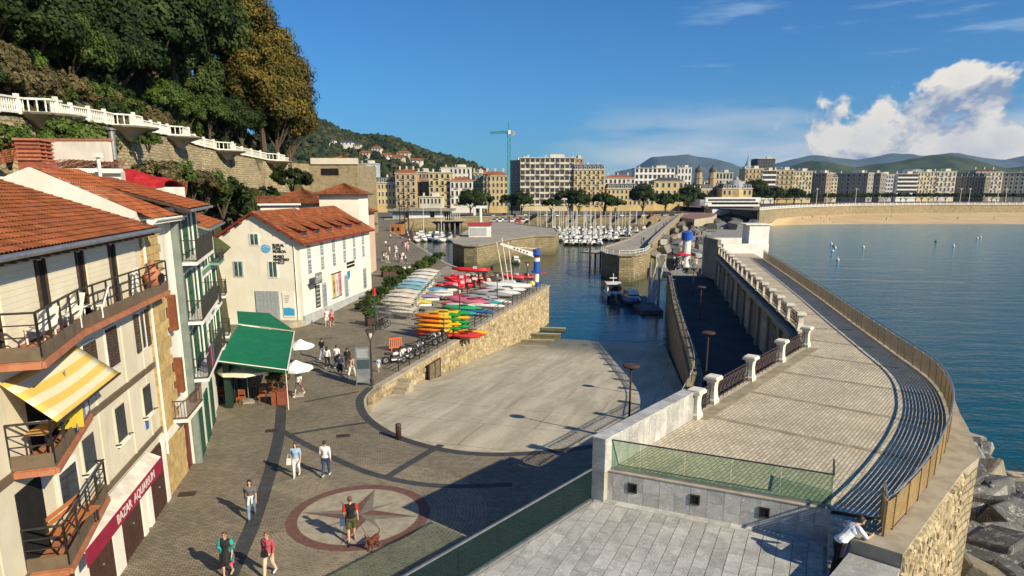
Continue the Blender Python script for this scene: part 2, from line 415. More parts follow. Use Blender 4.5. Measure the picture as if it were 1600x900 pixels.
def mat_glass():
    m, g, b = principled('green_glass'); b.inputs['Base Color'].default_value = (.03, .06, .05, 1); b.inputs['Roughness'].default_value = .03
    tr = g.n('ShaderNodeBsdfTransparent', ins={0: (.82, .92, .85, 1)}); mx = g.n('ShaderNodeMixShader', ins={0: .87}); g.t.links.new(b.outputs[0], mx.inputs[1]); g.t.links.new(tr.outputs[0], mx.inputs[2])
    for n in g.t.nodes:
        if n.type == 'OUTPUT_MATERIAL': g.t.links.new(mx.outputs[0], n.inputs[0])
    return m
M_glass = mat_glass()
M_pane = pm('window_pane', (.025, .032, .04), (.045, .055, .065), sc=.5, rough=.12, spec=.6, rv=.3)
M_void = pm('dark_opening', (.012, .011, .011), (.008, .008, .008), sc=3, rough=.9)

# ------------------------------------------------------------------ the setting
def sheet(name, poly, z, mat):
    mb = MB(); mb.face([(p[0], p[1], z) for p in poly]); return struct(mb.build(name, mat))
def ribbon(name, path, w, z, mat, parent=None):
    mb = MB(); a = offset(path, w / 2); b = offset(path, -w / 2)
    mb.grid([[(p.x, p.y, z) for p in a], [(p.x, p.y, z) for p in b]]); o = mb.build(name, mat, parent)
    if parent is None: struct(o)
    return o
PZ = 5.2
QN, QE = Vector((-9.1, 44.2, PZ)), Vector((5.1, 93.6, PZ))           # boat-yard quay edge
RIM = smooth_path([(9.6, 38.6, 0), (6, 35, 0), (2, 33.2, 0), (-2, 32.9, 0), (-5.5, 34.8, 0), (-8.0, 38.0, 0), (-9.2, 41.5, 0), (-9.1, 44.2, 0)], 5)
LQ = [Vector(p) for p in ((9.6, 38.6, 0), (12.8, 47.5, 0), (15.6, 62.1, 0), (18.6, 78, 0), (24.0, 104.5, 0))]   # lower quay edge
YF = [Vector((5.1, 93.6, 0)), Vector((-5.5, 105.8, 0)), Vector((-12.1, 122.7, 0)), Vector((-26.2, 174.8, 0)), Vector((-40, 222, 0)), Vector((-46, 268, 0))]
plaza_poly = [(-70, -12), (7, -12), (7, 13), (20, 36), (31, 104), (24, 104.5)] + [(p.x, p.y) for p in LQ[::-1]][1:-1] + [(p.x, p.y) for p in RIM] + [(p.x, p.y) for p in YF] + [(-46, 330), (-130, 330), (-130, -12)]
plaza = sheet('plaza_pavement', plaza_poly, PZ, M_setts)
sheet('water', [(-400, 20), (2600, 20), (2600, 520), (-400, 520)], 0, M_water)
yard = sheet('boat_yard_pavement', [(-5.2, 58.5), (QE.x - .3, QE.y - .4), (-5.4, 104.9), (-11.5, 119), (-14.5, 88), (-13.4, 64.5), (-8, 60)], PZ + .004, M_yard)
sheet('lower_quay_shade_paving', [(31, 103.8), (24.2, 104.3)] + [(p.x + .1, p.y) for p in LQ[::-1]][1:] + [(8.5, 36.6), (16.8, 38.2), (18.3, 42.6), (28.9, 95.2)], PZ + .004, pm('shade_asphalt', (.055, .055, .058), (.04, .04, .043), sc=.4, rough=.9))  # extra dark sheet deepens the lane's shade; its own paving colour is unknown
def ramp_z(x, y): return PZ - .106 * max(0, .276 * x + .961 * y - 32.6)
mb = MB(); rows = []
for j in range(41):
    t = j / 40; row = []
    for i in range(25):
        u = i / 24
        if t < .2:
            k = t / .2; q = RIM[::-1]; p0 = q[min(int(u * (len(q) - 1)), len(q) - 2)]; fr = u * (len(q) - 1) - int(u * (len(q) - 1)) if u < 1 else 1.0
            p0 = p0.lerp(q[min(int(u * (len(q) - 1)), len(q) - 2) + 1], fr)
            p1 = Vector((lerp(-9.1 + .3, 12.8, u), lerp(44.2, 47.5, u), 0)); p = p0.lerp(p1, k)
        else:
            k = (t - .2) / .8; a = Vector((lerp(-8.9, 6.2, k), lerp(44.2, 97, k), 0)); b_ = LQ[1].lerp(LQ[3] + Vector((3, 20, 0)), k)
            p = a.lerp(b_, u)
        row.append((p.x, p.y, ramp_z(p.x, p.y) - .004))
    rows.append(row)
mb.grid(rows); struct(mb.build('slipway', M_ramp, smooth=True))
# kerb band and dark stripes set into the paving
ribbon('paving_band', offset(RIM, -.52), .5, PZ + .004, M_band); ribbon('rim_kerb', offset(RIM, -.13), .26, PZ + .006, M_coping)
for ib, (pth, w) in enumerate((([(440, 628), (434, 690), (402, 800), (352, 915)], .6), ([(438, 672), (470, 690), (505, 708), (560, 733), (610, 748), (660, 757), (720, 760), (800, 757)], .42),
               ([(446, 680), (520, 668), (584, 659)], .3), ([(604, 746), (648, 719), (690, 695)], .42), ([(476, 628), (560, 612)], .22), ([(462, 570), (500, 562), (545, 555)], .2), ([(455, 532), (520, 528)], .2))):
    ribbon('paving_band', smooth_path([at(a, b_, PZ) for a, b_ in pth], 4), w, PZ + .0055 + .0012 * ib, M_band)
# compass rose
CR = Vector((-6.3, 25.75, 0))
def arc(r, n=48): return [(CR.x + r * math.sin(2 * math.pi * i / n), CR.y + r * math.cos(2 * math.pi * i / n)) for i in range(n)]
mb = MB(); a, b_ = arc(5.3, 64), arc(2.85, 64)
for i in range(64):
    j = (i + 1) % 64; p = [a[i], a[j], b_[j], b_[i]]
    if min(q[0] for q in p) > -11 and not any((Vector((q[0], q[1], 0)) - Vector((r_.x, r_.y, 0))).length < .4 for q in p for r_ in RIM): mb.face([(q[0], q[1], PZ + .003) for q in p][::-1])
struct(mb.build('round_setts', M_setts_ring))
mb = MB(); mb.face([(p[0], p[1], PZ + .006) for p in arc(2.45)][::-1]); rose = struct(mb.build('compass_paving', M_rose_light))
a, b_ = arc(2.9, 48), arc(2.45, 48)
for k in range(8):
    mb = MB()
    for i in range(k * 6, k * 6 + 6):
        j = (i + 1) % 48; mb.face([(q[0], q[1], PZ + .008) for q in (a[i], b_[i], b_[j], a[j])])
    mb.build('ring_stone', M_rose_red, rose)
def pt(r, ang): return (CR.x + r * math.sin(ang), CR.y + r * math.cos(ang))
for k in range(8):
    an = k * math.pi / 4 + .07; big = k % 2 == 0; L = 2.43 if big else 1.75
    for sgn in (-1, 1):
        w = pt(.62 if big else .48, an + sgn * math.pi / 4); mb = MB(); z = PZ + (.014 if big else .010)
        tri = [(CR.x, CR.y, z), (*pt(L, an), z), (*w, z)]
        mb.face(tri if sgn > 0 else tri[::-1]); mb.build('star_point', (M_rose_red if sgn < 0 else M_rose_grey) if big else (M_rose_grey if sgn < 0 else M_rose_light), rose)

# ---- promenade deck on the breakwater
DZ = 9.5
W0, P0, P4 = Vector((2.6, 20.4, 0)), Vector((6.9, 25.75, 0)), Vector((16.7, 38.0, 0))
DL = [W0, P0, P4, Vector((18.3, 42.6, 0)), Vector((28.9, 95.2, 0))]
RAIL = smooth_path([(10.05, 16.45, 0), (11.7, 18.15, 0), (13.6, 20.35, 0), (15.7, 23.1, 0), (17.8, 26.4, 0), (19.7, 30.6, 0), (21.0, 36.0, 0), (22.9, 44.4, 0), (26.6, 60.4, 0), (32.7, 88.5, 0)], 8)
FW0, FW1 = Vector((2.75, 20.55, 0)), Vector((9.0, 17.65, 0))
GW = (FW1 - FW0).normalized(); GG = Vector((GW.y, -GW.x, 0))          # along the front wall / down the stairs
ST = FW1 + GW * 1.12                                                   # right side of the stair head
OUT = [Vector(p) for p in ((8.75, 14.2, 0), (14.5, 20.3, 0))] + offset(RAIL, .95)[32:]
deck_poly = [FW0, FW1, ST] + RAIL[4:] + [Vector((34.2, 97, 0)), Vector((28.9, 95.2, 0)), DL[3], P4, W0]
sheet('promenade_deck', [(p.x, p.y) for p in deck_poly], DZ, M_deck)
LTZ = 8.5
mb = MB()   # the mass of the breakwater under the promenade
mb.prism([(p.x, p.y) for p in [FW0 + GG * -.35, FW1 - GG * .35, ST - GG * .3] + RAIL[5:] + [Vector((34.2, 97, 0)), Vector((29.2, 95.2, 0)), DL[3] + Vector((.3, 0, 0)), P4 + Vector((.25, -.2, 0)), W0 + Vector((.3, .1, 0))]], -2, DZ - .03)
struct(mb.build('breakwater_core', M_conc))
# strips across the deck
for k in range(5):
    c = P0.lerp(P4, (k + .12) / 3.6) if k < 4 else P4 + Vector((.6, 2.2, 0)); d = Vector((.78, -.625, 0))
    e = c + d * .5
    t = 0
    while t < 30 and not any((e + d * t - q).length < .9 for q in RAIL): t += .25
    ribbon('deck_band', [e, e + d * t], .30, DZ + .004, M_deckband)
for k in range(10):
    c = DL[3].lerp(DL[4], (k + .15) / 10); d = Vector((.975, -.22, 0)); e = c + d * .5; t = 0
    while t < 20 and not any((e + d * t - q).length < .9 for q in RAIL): t += .25
    ribbon('deck_band', [e, e + d * t], .35, DZ + .004, M_deckband)
ribbon('deck_border', [P0 + Vector((.5, -.4, 0)), P4 + Vector((.5, -.4, 0))], .55, DZ + .005, M_deckband)
ribbon('deck_border', [DL[3] + Vector((.5, 0, 0)), DL[4] + Vector((.5, 0, 0))], .5, DZ + .005, M_deckband)
ribbon('deck_border', offset(RAIL, -.12)[6:], .30, DZ + .006, M_coping)

# ---- beach, promenade, town ground
WB = [at(a, b_, 3) for a, b_ in ((1186, 345), (1215, 341), (1250, 338), (1330, 334), (1450, 332.5), (1600, 332), (1750, 332), (2100, 333))]
SH = [at(a, b_, 0) for a, b_ in ((1150, 358), (1190, 353), (1240, 351), (1330, 350), (1450, 350), (1600, 350), (1750, 350), (2100, 352))]
mb = MB(); mb.grid([[(p.x, p.y - 14, -.6) for p in SH], [(p.x, p.y, .06) for p in SH], [tuple(p) for p in WB], [(p.x, p.y + 3, 3.2) for p in WB]]); struct(mb.build('beach', M_sand, smooth=True))
prom = [(p.x, p.y) for p in WB] + [(1900, 1000), (80, 1000), (105, 430)]
sheet('seafront_promenade', prom, 8.0, M_asph)
FQ = [at(a, b_, PZ) for a, b_ in ((600, 344), (700, 341), (760, 339.5), (820, 338), (1000, 338), (1050, 336.5), (1075, 335.5), (1110, 336))]   # far harbour quay
sheet('town_ground', [(-600, 300), (-130, 300)] + [(p.x, p.y) for p in FQ] + [(132, 395), (140, 1200), (-600, 1200)], PZ - .006, M_asph)

# ---- ridges and hills
def mat_forest(name, c1, c2, sc):
    return pm(name, c1, c2, sc=sc, rough=1.0, bump=1.2, bsc=sc * 2.5, spec=.1)
def ridge(name, prof, Y, depth, mat, zb=0, amp=4.0, step=5, seed=0, nf=12):
    rg = random.Random(seed); mb = MB(); pxs = []; x = prof[0][0]
    while x <= prof[-1][0]: pxs.append(x); x += step
    def py(x):
        for (a, b), (c, d) in zip(prof, prof[1:]):
            if a <= x <= c: return lerp(b, d, (x - a) / (c - a))
        return prof[-1][1]
    cols = []
    from mathutils import noise as mn
    for x in pxs:
        top = hz(py(x), Y + depth); Xr = (x - CX) / FPX / math.cos(TH) ; col = []
        for j in range(nf + 4):
            t = j / nf; y = Y + depth * t; X = ray(x, 300).x / ray(x, 300).y * (Y + depth * (.35 + .65 * t)) if t <= 1 else ray(x, 300).x / ray(x, 300).y * y
            if t <= 1: s = math.sin(t * math.pi / 2) ** .9; z = zb + (top - zb) * s
            else: z = zb + (top - zb) * max(0, 1 - (t - 1) * nf / 3.0)
            q = Vector((X * .02, y * .02, seed)); am = amp * (.15 if j in (nf,) else 1)
            z += (mn.noise(q * 60 / max(Y, 1) * 8) + .6 * mn.noise(q * 60 / max(Y, 1) * 24)) * am * min(1, t * 3)
            col.append((X, y, z))
        cols.append(col)
    mb.grid([c[::-1] for c in cols]); return struct(mb.build(name, mat, smooth=True))
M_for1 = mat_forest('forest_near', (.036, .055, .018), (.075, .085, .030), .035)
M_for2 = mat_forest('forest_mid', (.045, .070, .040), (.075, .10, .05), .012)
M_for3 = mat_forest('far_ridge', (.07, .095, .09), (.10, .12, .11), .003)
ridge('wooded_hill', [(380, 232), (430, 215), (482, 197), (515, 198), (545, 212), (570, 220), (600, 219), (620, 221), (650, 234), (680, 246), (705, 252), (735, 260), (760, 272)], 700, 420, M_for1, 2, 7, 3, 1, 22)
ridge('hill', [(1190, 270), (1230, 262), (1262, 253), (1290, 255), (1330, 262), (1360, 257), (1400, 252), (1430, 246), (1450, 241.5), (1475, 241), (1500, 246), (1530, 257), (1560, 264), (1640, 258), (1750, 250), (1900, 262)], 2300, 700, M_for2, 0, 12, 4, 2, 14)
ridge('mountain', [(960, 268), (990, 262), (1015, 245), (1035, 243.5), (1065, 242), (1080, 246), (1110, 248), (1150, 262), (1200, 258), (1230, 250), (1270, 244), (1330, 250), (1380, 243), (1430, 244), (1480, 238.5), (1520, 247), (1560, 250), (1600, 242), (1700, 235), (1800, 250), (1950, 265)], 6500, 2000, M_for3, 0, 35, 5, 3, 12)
# ------------------------------------------------------------------ stonework
def stone_protos(n=7, seed=3):
    rg = random.Random(seed); out = []
    for k in range(n):
        mb = MB(); j = lambda a: rg.uniform(-a, a)
        b0 = [(0 , 0, 0), (1, 0, 0), (1, 0, 1), (0, 0, 1)]
        m1 = [(.02 + rg.uniform(0, .07), .55 + j(.1), .02 + rg.uniform(0, .08)), (.98 - rg.uniform(0, .07), .55 + j(.1), .02 + rg.uniform(0, .08)), (.98 - rg.uniform(0, .07), .55 + j(.1), .98 - rg.uniform(0, .08)), (.02 + rg.uniform(0, .07), .55 + j(.1), .98 - rg.uniform(0, .08))]
        f1 = [(.13 + j(.07), .95 + j(.2), .16 + j(.08)), (.87 + j(.07), .95 + j(.2), .16 + j(.08)), (.87 + j(.07), .95 + j(.2), .84 + j(.08)), (.13 + j(.07), .95 + j(.2), .84 + j(.08))]
        mb.add(b0 + m1 + f1, [(0, 1, 5, 4)[::-1], (1, 2, 6, 5)[::-1], (2, 3, 7, 6)[::-1], (3, 0, 4, 7)[::-1], (4, 5, 9, 8)[::-1], (5, 6, 10, 9)[::-1], (6, 7, 11, 10)[::-1], (7, 4, 8, 11)[::-1], (8, 9, 10, 11)[::-1]])
        out.append(mb)
    return out
STONES = stone_protos(); STONE_ME = {}
def stonework(parent, a, b, zb, zt, ch, ln, dep, mat, nmax=280, seed=1, keep=None):
    """courses of rough stones on the left-hand face of a->b; zb, zt functions of distance"""
    rg = random.Random(seed); a = Vector(a); b = Vector(b); d = b - a; d.z = 0; L = d.length; d.normalize(); rz = math.atan2(d.y, d.x); nrm = Vector((-d.y, d.x, 0))
    items = []; z = min(zb(0), zb(L)); top = max(zt(0), zt(L))
    while z < top:
        h = ch * rg.uniform(.75, 1.3); s = -rg.uniform(0, ln)
        while s < L:
            l = ln * rg.uniform(.6, 1.6); m = min(max(s + l / 2, 0), L); s0, s1 = max(s, 0), min(s + l, L)
            if s1 - s0 > .08 and z + h * .7 > zb(m) and z < zt(m) - .05:
                hh = min(h, zt(m) - z); p = a + d * s0; items.append((p.x, p.y, z, s1 - s0, hh))
            s += l
        z += h
    items = [q for q in items if keep is None or keep(q)]
    items.sort(key=lambda q: -(q[3] * q[4]) / (Vector((q[0], q[1], q[2] - CAMZ)).length ** 2))
    Pl = wmat(parent).inverted()
    for k, (x, y, z, l, h) in enumerate(items[:nmax]):
        i = rg.randrange(7); key = (i, mat.name)
        if key not in STONE_ME:
            me = STONES[i].mesh('stone'); me.materials.append(mat); STONE_ME[key] = me
        o = inst('stone', STONE_ME[key], parent, Pl @ Vector((x, y, z + .012)), rz - parent.rotation_euler.z, (l - .025, dep * rg.uniform(.6, 1.25), h - .025))
    if len(items) > nmax:
        mb = MB()
        for (x, y, z, l, h) in items[nmax:]:
            i = rg.randrange(7); mb.ct = rg.random(); dp = dep * rg.uniform(.6, 1.2)
            mb.add([(x + d.x * v[0] * (l - .025) + nrm.x * v[1] * dp, y + d.y * v[0] * (l - .025) + nrm.y * v[1] * dp, z + .012 + v[2] * (h - .025)) for v in STONES[i].v], STONES[i].f)
        stuff(mb.build('far_stones', mat, parent, world=True))
def coping_row(parent, path, w, z0, h, step, mat, name='coping_stone'):
    P = resample(path, step); A = offset(P, w / 2); B = offset(P, -w / 2)
    for i in range(len(P) - 1):
        g_ = .008 / max(.1, (P[i + 1] - P[i]).length); mb = MB()
        q = [A[i].lerp(A[i + 1], g_), A[i].lerp(A[i + 1], 1 - g_), B[i].lerp(B[i + 1], 1 - g_), B[i].lerp(B[i + 1], g_)]
        zj = z0 + rnd.uniform(-.006, .006); mb.prism([(p.x, p.y) for p in q], zj, zj + h); mb.build(name, mat, parent, world=True)
def masonry(name, c1, c2, mortar, w, h, stain=.4):
    m, g, b = principled(name); pos = g.n('ShaderNodeNewGeometry').outputs['Position']; x, y, z = g.sep(pos)
    v = g.vec(g.m('ADD', g.m('MULTIPLY', x, .8), g.m('MULTIPLY', y, .6)), z)
    v = g.vadd(v, g.vmul(g.n('ShaderNodeTexNoise', ins={'Vector': pos, 'Scale': .9}).outputs[1], (.6, .42, 0)))
    br = g.n('ShaderNodeTexBrick', ins={'Vector': v, 'Color1': c4(c1), 'Color2': c4(c2), 'Mortar': c4(mortar), 'Scale': 1.0, 'Mortar Size': .035, 'Mortar Smooth': .4, 'Brick Width': w, 'Row Height': h})
    n = g.noise(pos, .6, 6.0, .6); col = g.mix(g.ss(n, .45, .7, 0, stain), br.outputs[0], (.075, .07, .035, 1))
    # weed below high-water mark
    col = g.mix(g.ss(g.m('ADD', z, g.m('MULTIPLY', n, 2.0)), 2.9, 1.2, 0, .75), col, (.085, .085, .03, 1))
    g.set(b.inputs['Base Color'], col); b.inputs['Roughness'].default_value = .9
    bn = g.n('ShaderNodeBump'); bn.inputs['Distance'].default_value = .08; g.set(bn.inputs['Height'], g.m('ADD', g.m('SUBTRACT', 1.0, br.outputs[1]), g.noise(pos, 5.0, 4.0))); g.t.links.new(bn.outputs[0], b.inputs['Normal'])
    return m
M_mole = masonry('harbour_masonry', (.36, .29, .165), (.25, .20, .115), (.13, .105, .06), 1.1, .5)
M_hillwall = masonry('hill_masonry', (.46, .385, .235), (.34, .275, .16), (.20, .16, .10), .55, .3, .45)

# ---- boat-yard quay wall
qd = (QE - QN); qd.z = 0; QL = qd.length; qd.normalize(); qn = Vector((qd.y, -qd.x, 0))
qw = thing('quay_wall', 'rough tan stone quay wall above the concrete slipway', 'wall', (QN.x, QN.y, 0))
mb = MB(); q = [QN, QE, QE - qn * .9, QN - qn * .9]; mb.prism([(p.x, p.y) for p in q], -2, PZ - .12); mb.build('wall_core', M_stone_back, qw, world=True)
zb_ = lambda s: ramp_z(QN.x + qd.x * s, QN.y + qd.y * s) - .25
stonework(qw, QE, QN, lambda s: zb_(QL - s), lambda s: PZ - .12, .40, .62, .13, M_stone, 290, 5)
coping_row(qw, [QN - qn * .12, QE - qn * .12], .55, PZ - .12, .17, 1.5, M_coping)
qe2 = Vector((-5.5, 105.8, 0)); qw2 = thing('quay_end_wall', 'stone end wall of the boat yard facing the harbour basin', 'wall', (QE.x, QE.y, 0))
mb = MB()
pts = [QE - qn * .1, qe2, Vector((-12.1, 122.7, 0)), Vector((-26.2, 174.8, 0)), Vector((-40, 222, 0)), Vector((-46, 268, 0))]
A = offset(pts, -.02); B = offset(pts, -1.0)
for i in range(len(pts) - 1): mb.prism([(p.x, p.y) for p in (A[i], A[i + 1], B[i + 1], B[i])], -2, PZ - .01)
mb.build('wall_core', M_mole, qw2, world=True); coping_row(qw2, offset(pts, .25), .6, PZ - .005, .05, 3.0, M_coping)
# low curved wall and stair at the head of the slipway
lw = thing('curved_wall', 'low curved stone wall at the head of the slipway', 'wall', (-9.2, 42, PZ - .8))
cp = [p for p in RIM if p.y > 39.5 and p.x < 0][::-1]
for i in range(len(cp) - 1):
    a, b_ = cp[i], cp[i + 1]; mb = MB(); mb.beam(Vector((a.x + .12, a.y, PZ - .5)), Vector((b_.x + .12, b_.y, PZ - .5)), .3, 1.1); mb.build('wall_block', M_stone, lw, world=True)
st_ = thing('stone_steps', 'short flight of worn stone steps down to the slipway', 'steps', (-8.6, 46.5, 4))
for k in range(5):
    mb = MB(); p0 = QN + qd * (3.2 - .34 * k) + qn * .15; p1 = p0 - qd * .34; z1 = PZ - .18 - .2 * k
    mb.prism([(q_.x, q_.y) for q_ in (p0 + qd * .02, p1, p1 + qn * 1.0, p0 + qd * .02 + qn * 1.0)], 3.4, z1); mb.build('step', M_coping, st_, world=True)
gt = thing('metal_hatch', 'rusty grey metal gate leaning against the quay wall', 'gate', tuple(QN + qd * 7.8 + qn * .3)[:2] + (4.0,), math.atan2(qd.y, qd.x))
mb = MB(); mb.box(0, 2.3, -.16, -.10, -.6, .85); mb.build('panel', pm('olive_metal', (.17, .155, .09), (.12, .10, .06), sc=3, rough=.6), gt)
mb = MB()
for x in (0, 1.15, 2.3): mb.box(x - .04, x + .04, -.2, -.09, -.65, .9)
for z in (-.6, .85): mb.box(-.04, 2.34, -.21, -.1, z - .04, z + .04)
mb.build('frame', M_rust, gt)
for k, (a, b_) in enumerate((((806, 540), (853, 541)), ((815, 530.5), (866, 531.5)), ((826, 520.5), (876, 522)), ((838, 511.5), (884, 513)))):
    p = at(a[0], a[1], .9 - .2 * k); q = at(b_[0], b_[1], .9 - .2 * k); s_ = thing('landing_step', ['highest, driest', 'second', 'third', 'outermost half sunken'][k] + ' concrete landing step at the foot of the quay wall', 'step', (p.x, p.y, p.z), 0, 'landing steps at the waterline')
    mb = MB(); mb.beam((p.x - .6, p.y, p.z - .3), (q.x, q.y, p.z - .3), .9, .6); mb.build('slab', M_ramp if k < 2 else M_mole, s_, world=True)
    mb = MB(); mb.beam((p.x - .6, p.y, p.z + .03), (q.x, q.y, p.z + .03), .5, .05); mb.build('tread', M_coping, s_, world=True)

# ---- lower quay wall and its handrail
lq = thing('lower_quay_wall', 'dark shaded quay wall curving between slipway and warehouse', 'wall', (12.8, 47.5, 0))
LQs = smooth_path(LQ, 6); A = offset(LQs, -.02); B = offset(LQs, 1.0); mb = MB()
for i in range(len(LQs) - 1): mb.prism([(p.x, p.y) for p in (A[i], B[i], B[i + 1], A[i + 1])], -2, PZ + .02)
mb.build('wall_core', M_mole, lq, world=True)
mb = MB(); C = offset(LQs, .35)
for i in range(len(C) - 1): mb.beam(Vector((C[i].x, C[i].y, PZ + .25)), Vector((C[i + 1].x, C[i + 1].y, PZ + .25)), .5, .5)
mb.build('kerb', M_mole, lq, world=True)
qe3 = thing('quay_nose_wall', 'short end wall of the lower quay beside the white and blue pole', 'wall', (24, 104.5, 0)); mb = MB()
mb.prism([(24, 104.5), (31.5, 103.6), (31.5, 102.8), (24, 103.7)], -2, PZ - .01); mb.build('wall_core', M_mole, qe3, world=True); mb = MB(); mb.prism([(24, 104.55), (31.5, 103.65), (31.5, 103.2), (24, 104.1)], PZ, PZ + .15); mb.build('kerb', M_coping, qe3, world=True)
hr = thing('quay_handrail', 'thin pale handrail along the dark lower quay edge', 'railing', (12.8, 47.5, PZ))
mb = MB(); mb.tube([(p.x, p.y, PZ + 1.25) for p in C], .03, 6); mb.build('handrail', pm('pale_rail', (.5, .48, .45), rough=.5), hr, world=True)
for p in resample(C, 3.0):
    mb = MB(); mb.tube([(p.x, p.y, PZ + .45), (p.x, p.y, PZ + 1.25)], .025, 5); mb.build('post', M_darkmetal, hr, world=True)

# ---- warehouse under the promenade
F = Frame((18.3, 42.6), (10.6, 52.6)); SL = 53.6
M_shed = pm('shed_render', (.30, .285, .235), (.24, .225, .185), sc=.6, rough=.85, stain=.45)
M_sheddoor = pm('shed_door', (.40, .39, .36), (.33, .32, .30), sc=2, rough=.6, stain=.3)
wh = thing('warehouse', 'long grey warehouse under the promenade, doors facing the lower quay', 'building', F.o, F.rz)
mb = MB(); mb.box(0, SL, -.3, .02, 0, 3.9); mb.build('wall', M_shed, wh)
mb = MB(); mb.box(-.2, SL + .2, .02, .5, 3.78, 4.02); mb.box(-.2, SL + .2, .02, .32, 3.55, 3.78); mb.build('cornice', M_shed, wh)
n = 11
for k in range(n + 1):
    x = SL * k / n; mb = MB(); mb.box(x - .3, x + .3, .02, .26, 0, 3.55); mb.box(x - .36, x + .36, .02, .32, 0, .5); mb.box(x - .36, x + .36, .02, .32, 3.2, 3.54); mb.build('pilaster', M_shed, wh)
for k in range(n):
    x = SL * (k + .5) / n
    if k % 2 == 0:
        dr = MB(); dr.box(x - 1.2, x + 1.2, .02, .08, 0, 2.7); d_ = dr.build('door', M_sheddoor, wh)
        for q in range(4): mb = MB(); mb.box(x - 1.15 + q * .58, x - .61 + q * .58, .08, .11, .08, 2.62); mb.build('door_board', M_sheddoor, d_)
    else:
        for q in range(5): mb = MB(); mb.box(x - 1.4 + q * .62, x - 1.1 + q * .62, .02, .16, .3, 3.1); mb.build('fin', M_shed, wh)
mb = MB(); mb.prism([(P4.x, P4.y), (18.3, 42.6), (18.75, 42.5), (17.1, 37.8)], PZ, DZ - .02); mb.build('end_wall', M_shed, wh, world=True)

# ---- promenade balustrade
M_post = pm('post_stone', (.72, .69, .58), (.64, .60, .49), sc=3, rough=.75, stain=.12)
M_iron = pm('iron_brown', (.055, .032, .032), (.038, .024, .024), sc=8, rough=.5)
def make_post(label, loc, rz, group):
    t = thing('balustrade_post', label, 'post', loc, rz, group); mb = MB()
    def ring(w, z): return [(-w, -w * .8, z), (w, -w * .8, z), (w, w * .8, z), (-w, w * .8, z)]
    prof = [(.27, 0), (.27, .16), (.22, .24), (.185, .55), (.19, .80), (.23, .95), (.29, 1.02), (.29, 1.0)]
    o = [ring(w, z) for w, z in prof[:-1]]
    for a, b_ in zip(o, o[1:]):
        for i in range(4): mb.face([a[i], a[(i + 1) % 4], b_[(i + 1) % 4], b_[i]])
    mb.build('shaft', M_post, t)
    mb = MB(); mb.box(-.34, .34, -.29, .29, 1.02, 1.13); mb.face([(-.3, -.25, 1.131), (.3, -.25, 1.131), (.3, .25, 1.131), (-.3, .25, 1.131)]); mb.box(-.30, .30, -.25, .25, 1.13, 1.18); mb.build('cap', M_post, t)
    return t
def make_panel(label, a, b_, group, z=DZ):
    a = Vector(a); b_ = Vector(b_); L = (b_ - a).length; t = thing('iron_panel', label, 'railing', (a.x, a.y, z), math.atan2(b_.y - a.y, b_.x - a.x), group)
    mb = MB()
    for zz in (.12, .30, .78, .92): mb.box(0, L, -.025, .025, zz - .02, zz + .02)
    mb.build('rails', M_iron, t); n_ = max(2, round(L / .5)); mb = MB()
    for k in range(n_ + 1): x = L * k / n_; mb.box(x - .014, x + .014, -.014, .014, .02, .92)
    stuff(mb.build('bars', M_iron, t))
    for k in range(n_):
        x = L * (k + .5) / n_; r = min(.2, L / n_ / 2 - .02); mb = MB()
        mb.tube([(x + r * math.cos(u), 0, .54 + r * math.sin(u)) for u in [math.pi * i / 5 for i in range(11)]], .013, 4, False)
        mb.tube([(x - r, 0, .32), (x, 0, .54), (x + r, 0, .76)], .011, 4, False); mb.tube([(x + r, 0, .32), (x, 0, .54), (x - r, 0, .76)], .011, 4, False); mb.build('scroll', M_iron, t)
    return t
bp = [P0 + Vector((.2, -.15, 0)), P0.lerp(P4, .145), P0.lerp(P4, .43), P0.lerp(P4, .715), P4]
brz = math.atan2((P4 - P0).y, (P4 - P0).x); words = ['nearest', 'second', 'third', 'fourth', 'fifth']
for i, p in enumerate(bp):
    make_post(words[i] + ' cream stone balustrade post counted from the grey stone wall', (p.x + .12, p.y - .1, DZ), brz, 'large balustrade posts')
    if i < 4: make_panel(words[i] + ' scrolled iron railing panel counted from the grey stone wall', bp[i].lerp(bp[i + 1], .34 / (bp[i + 1] - bp[i]).length) + Vector((.12, -.1, 0)), bp[i].lerp(bp[i + 1], 1 - .34 / (bp[i + 1] - bp[i]).length) + Vector((.12, -.1, 0)), 'iron panels between the large posts')
sp = resample([DL[3] + Vector((.1, -.1, 0)), DL[4] + Vector((.1, 0, 0))], 3.6); proto_post = None
ordw = ['first', 'second', 'third', 'fourth', 'fifth', 'sixth', 'seventh', 'eighth', 'ninth', 'tenth', 'eleventh', 'twelfth', 'thirteenth', 'fourteenth', 'fifteenth', 'sixteenth', 'seventeenth', 'eighteenth', 'nineteenth', 'twentieth']
for i, p in enumerate(sp):
    lab = ordw[i] + ' post along the warehouse roof edge, counted from the near corner'
    if proto_post is None: proto_post = make_post(lab, (p.x, p.y, DZ), F.rz, 'posts above the warehouse')
    else: clone(proto_post, (p.x, p.y, DZ), F.rz, lab)
    if i + 1 < len(sp):
        a = p.lerp(sp[i + 1], .1); b_ = p.lerp(sp[i + 1], .9); lab = ordw[i] + ' iron panel along the warehouse roof edge, counted from the near corner'
        if i == 0: proto_pan = make_panel(lab, a, b_, 'iron panels above the warehouse')
        else: clone(proto_pan, (a.x, a.y, DZ), F.rz, lab)

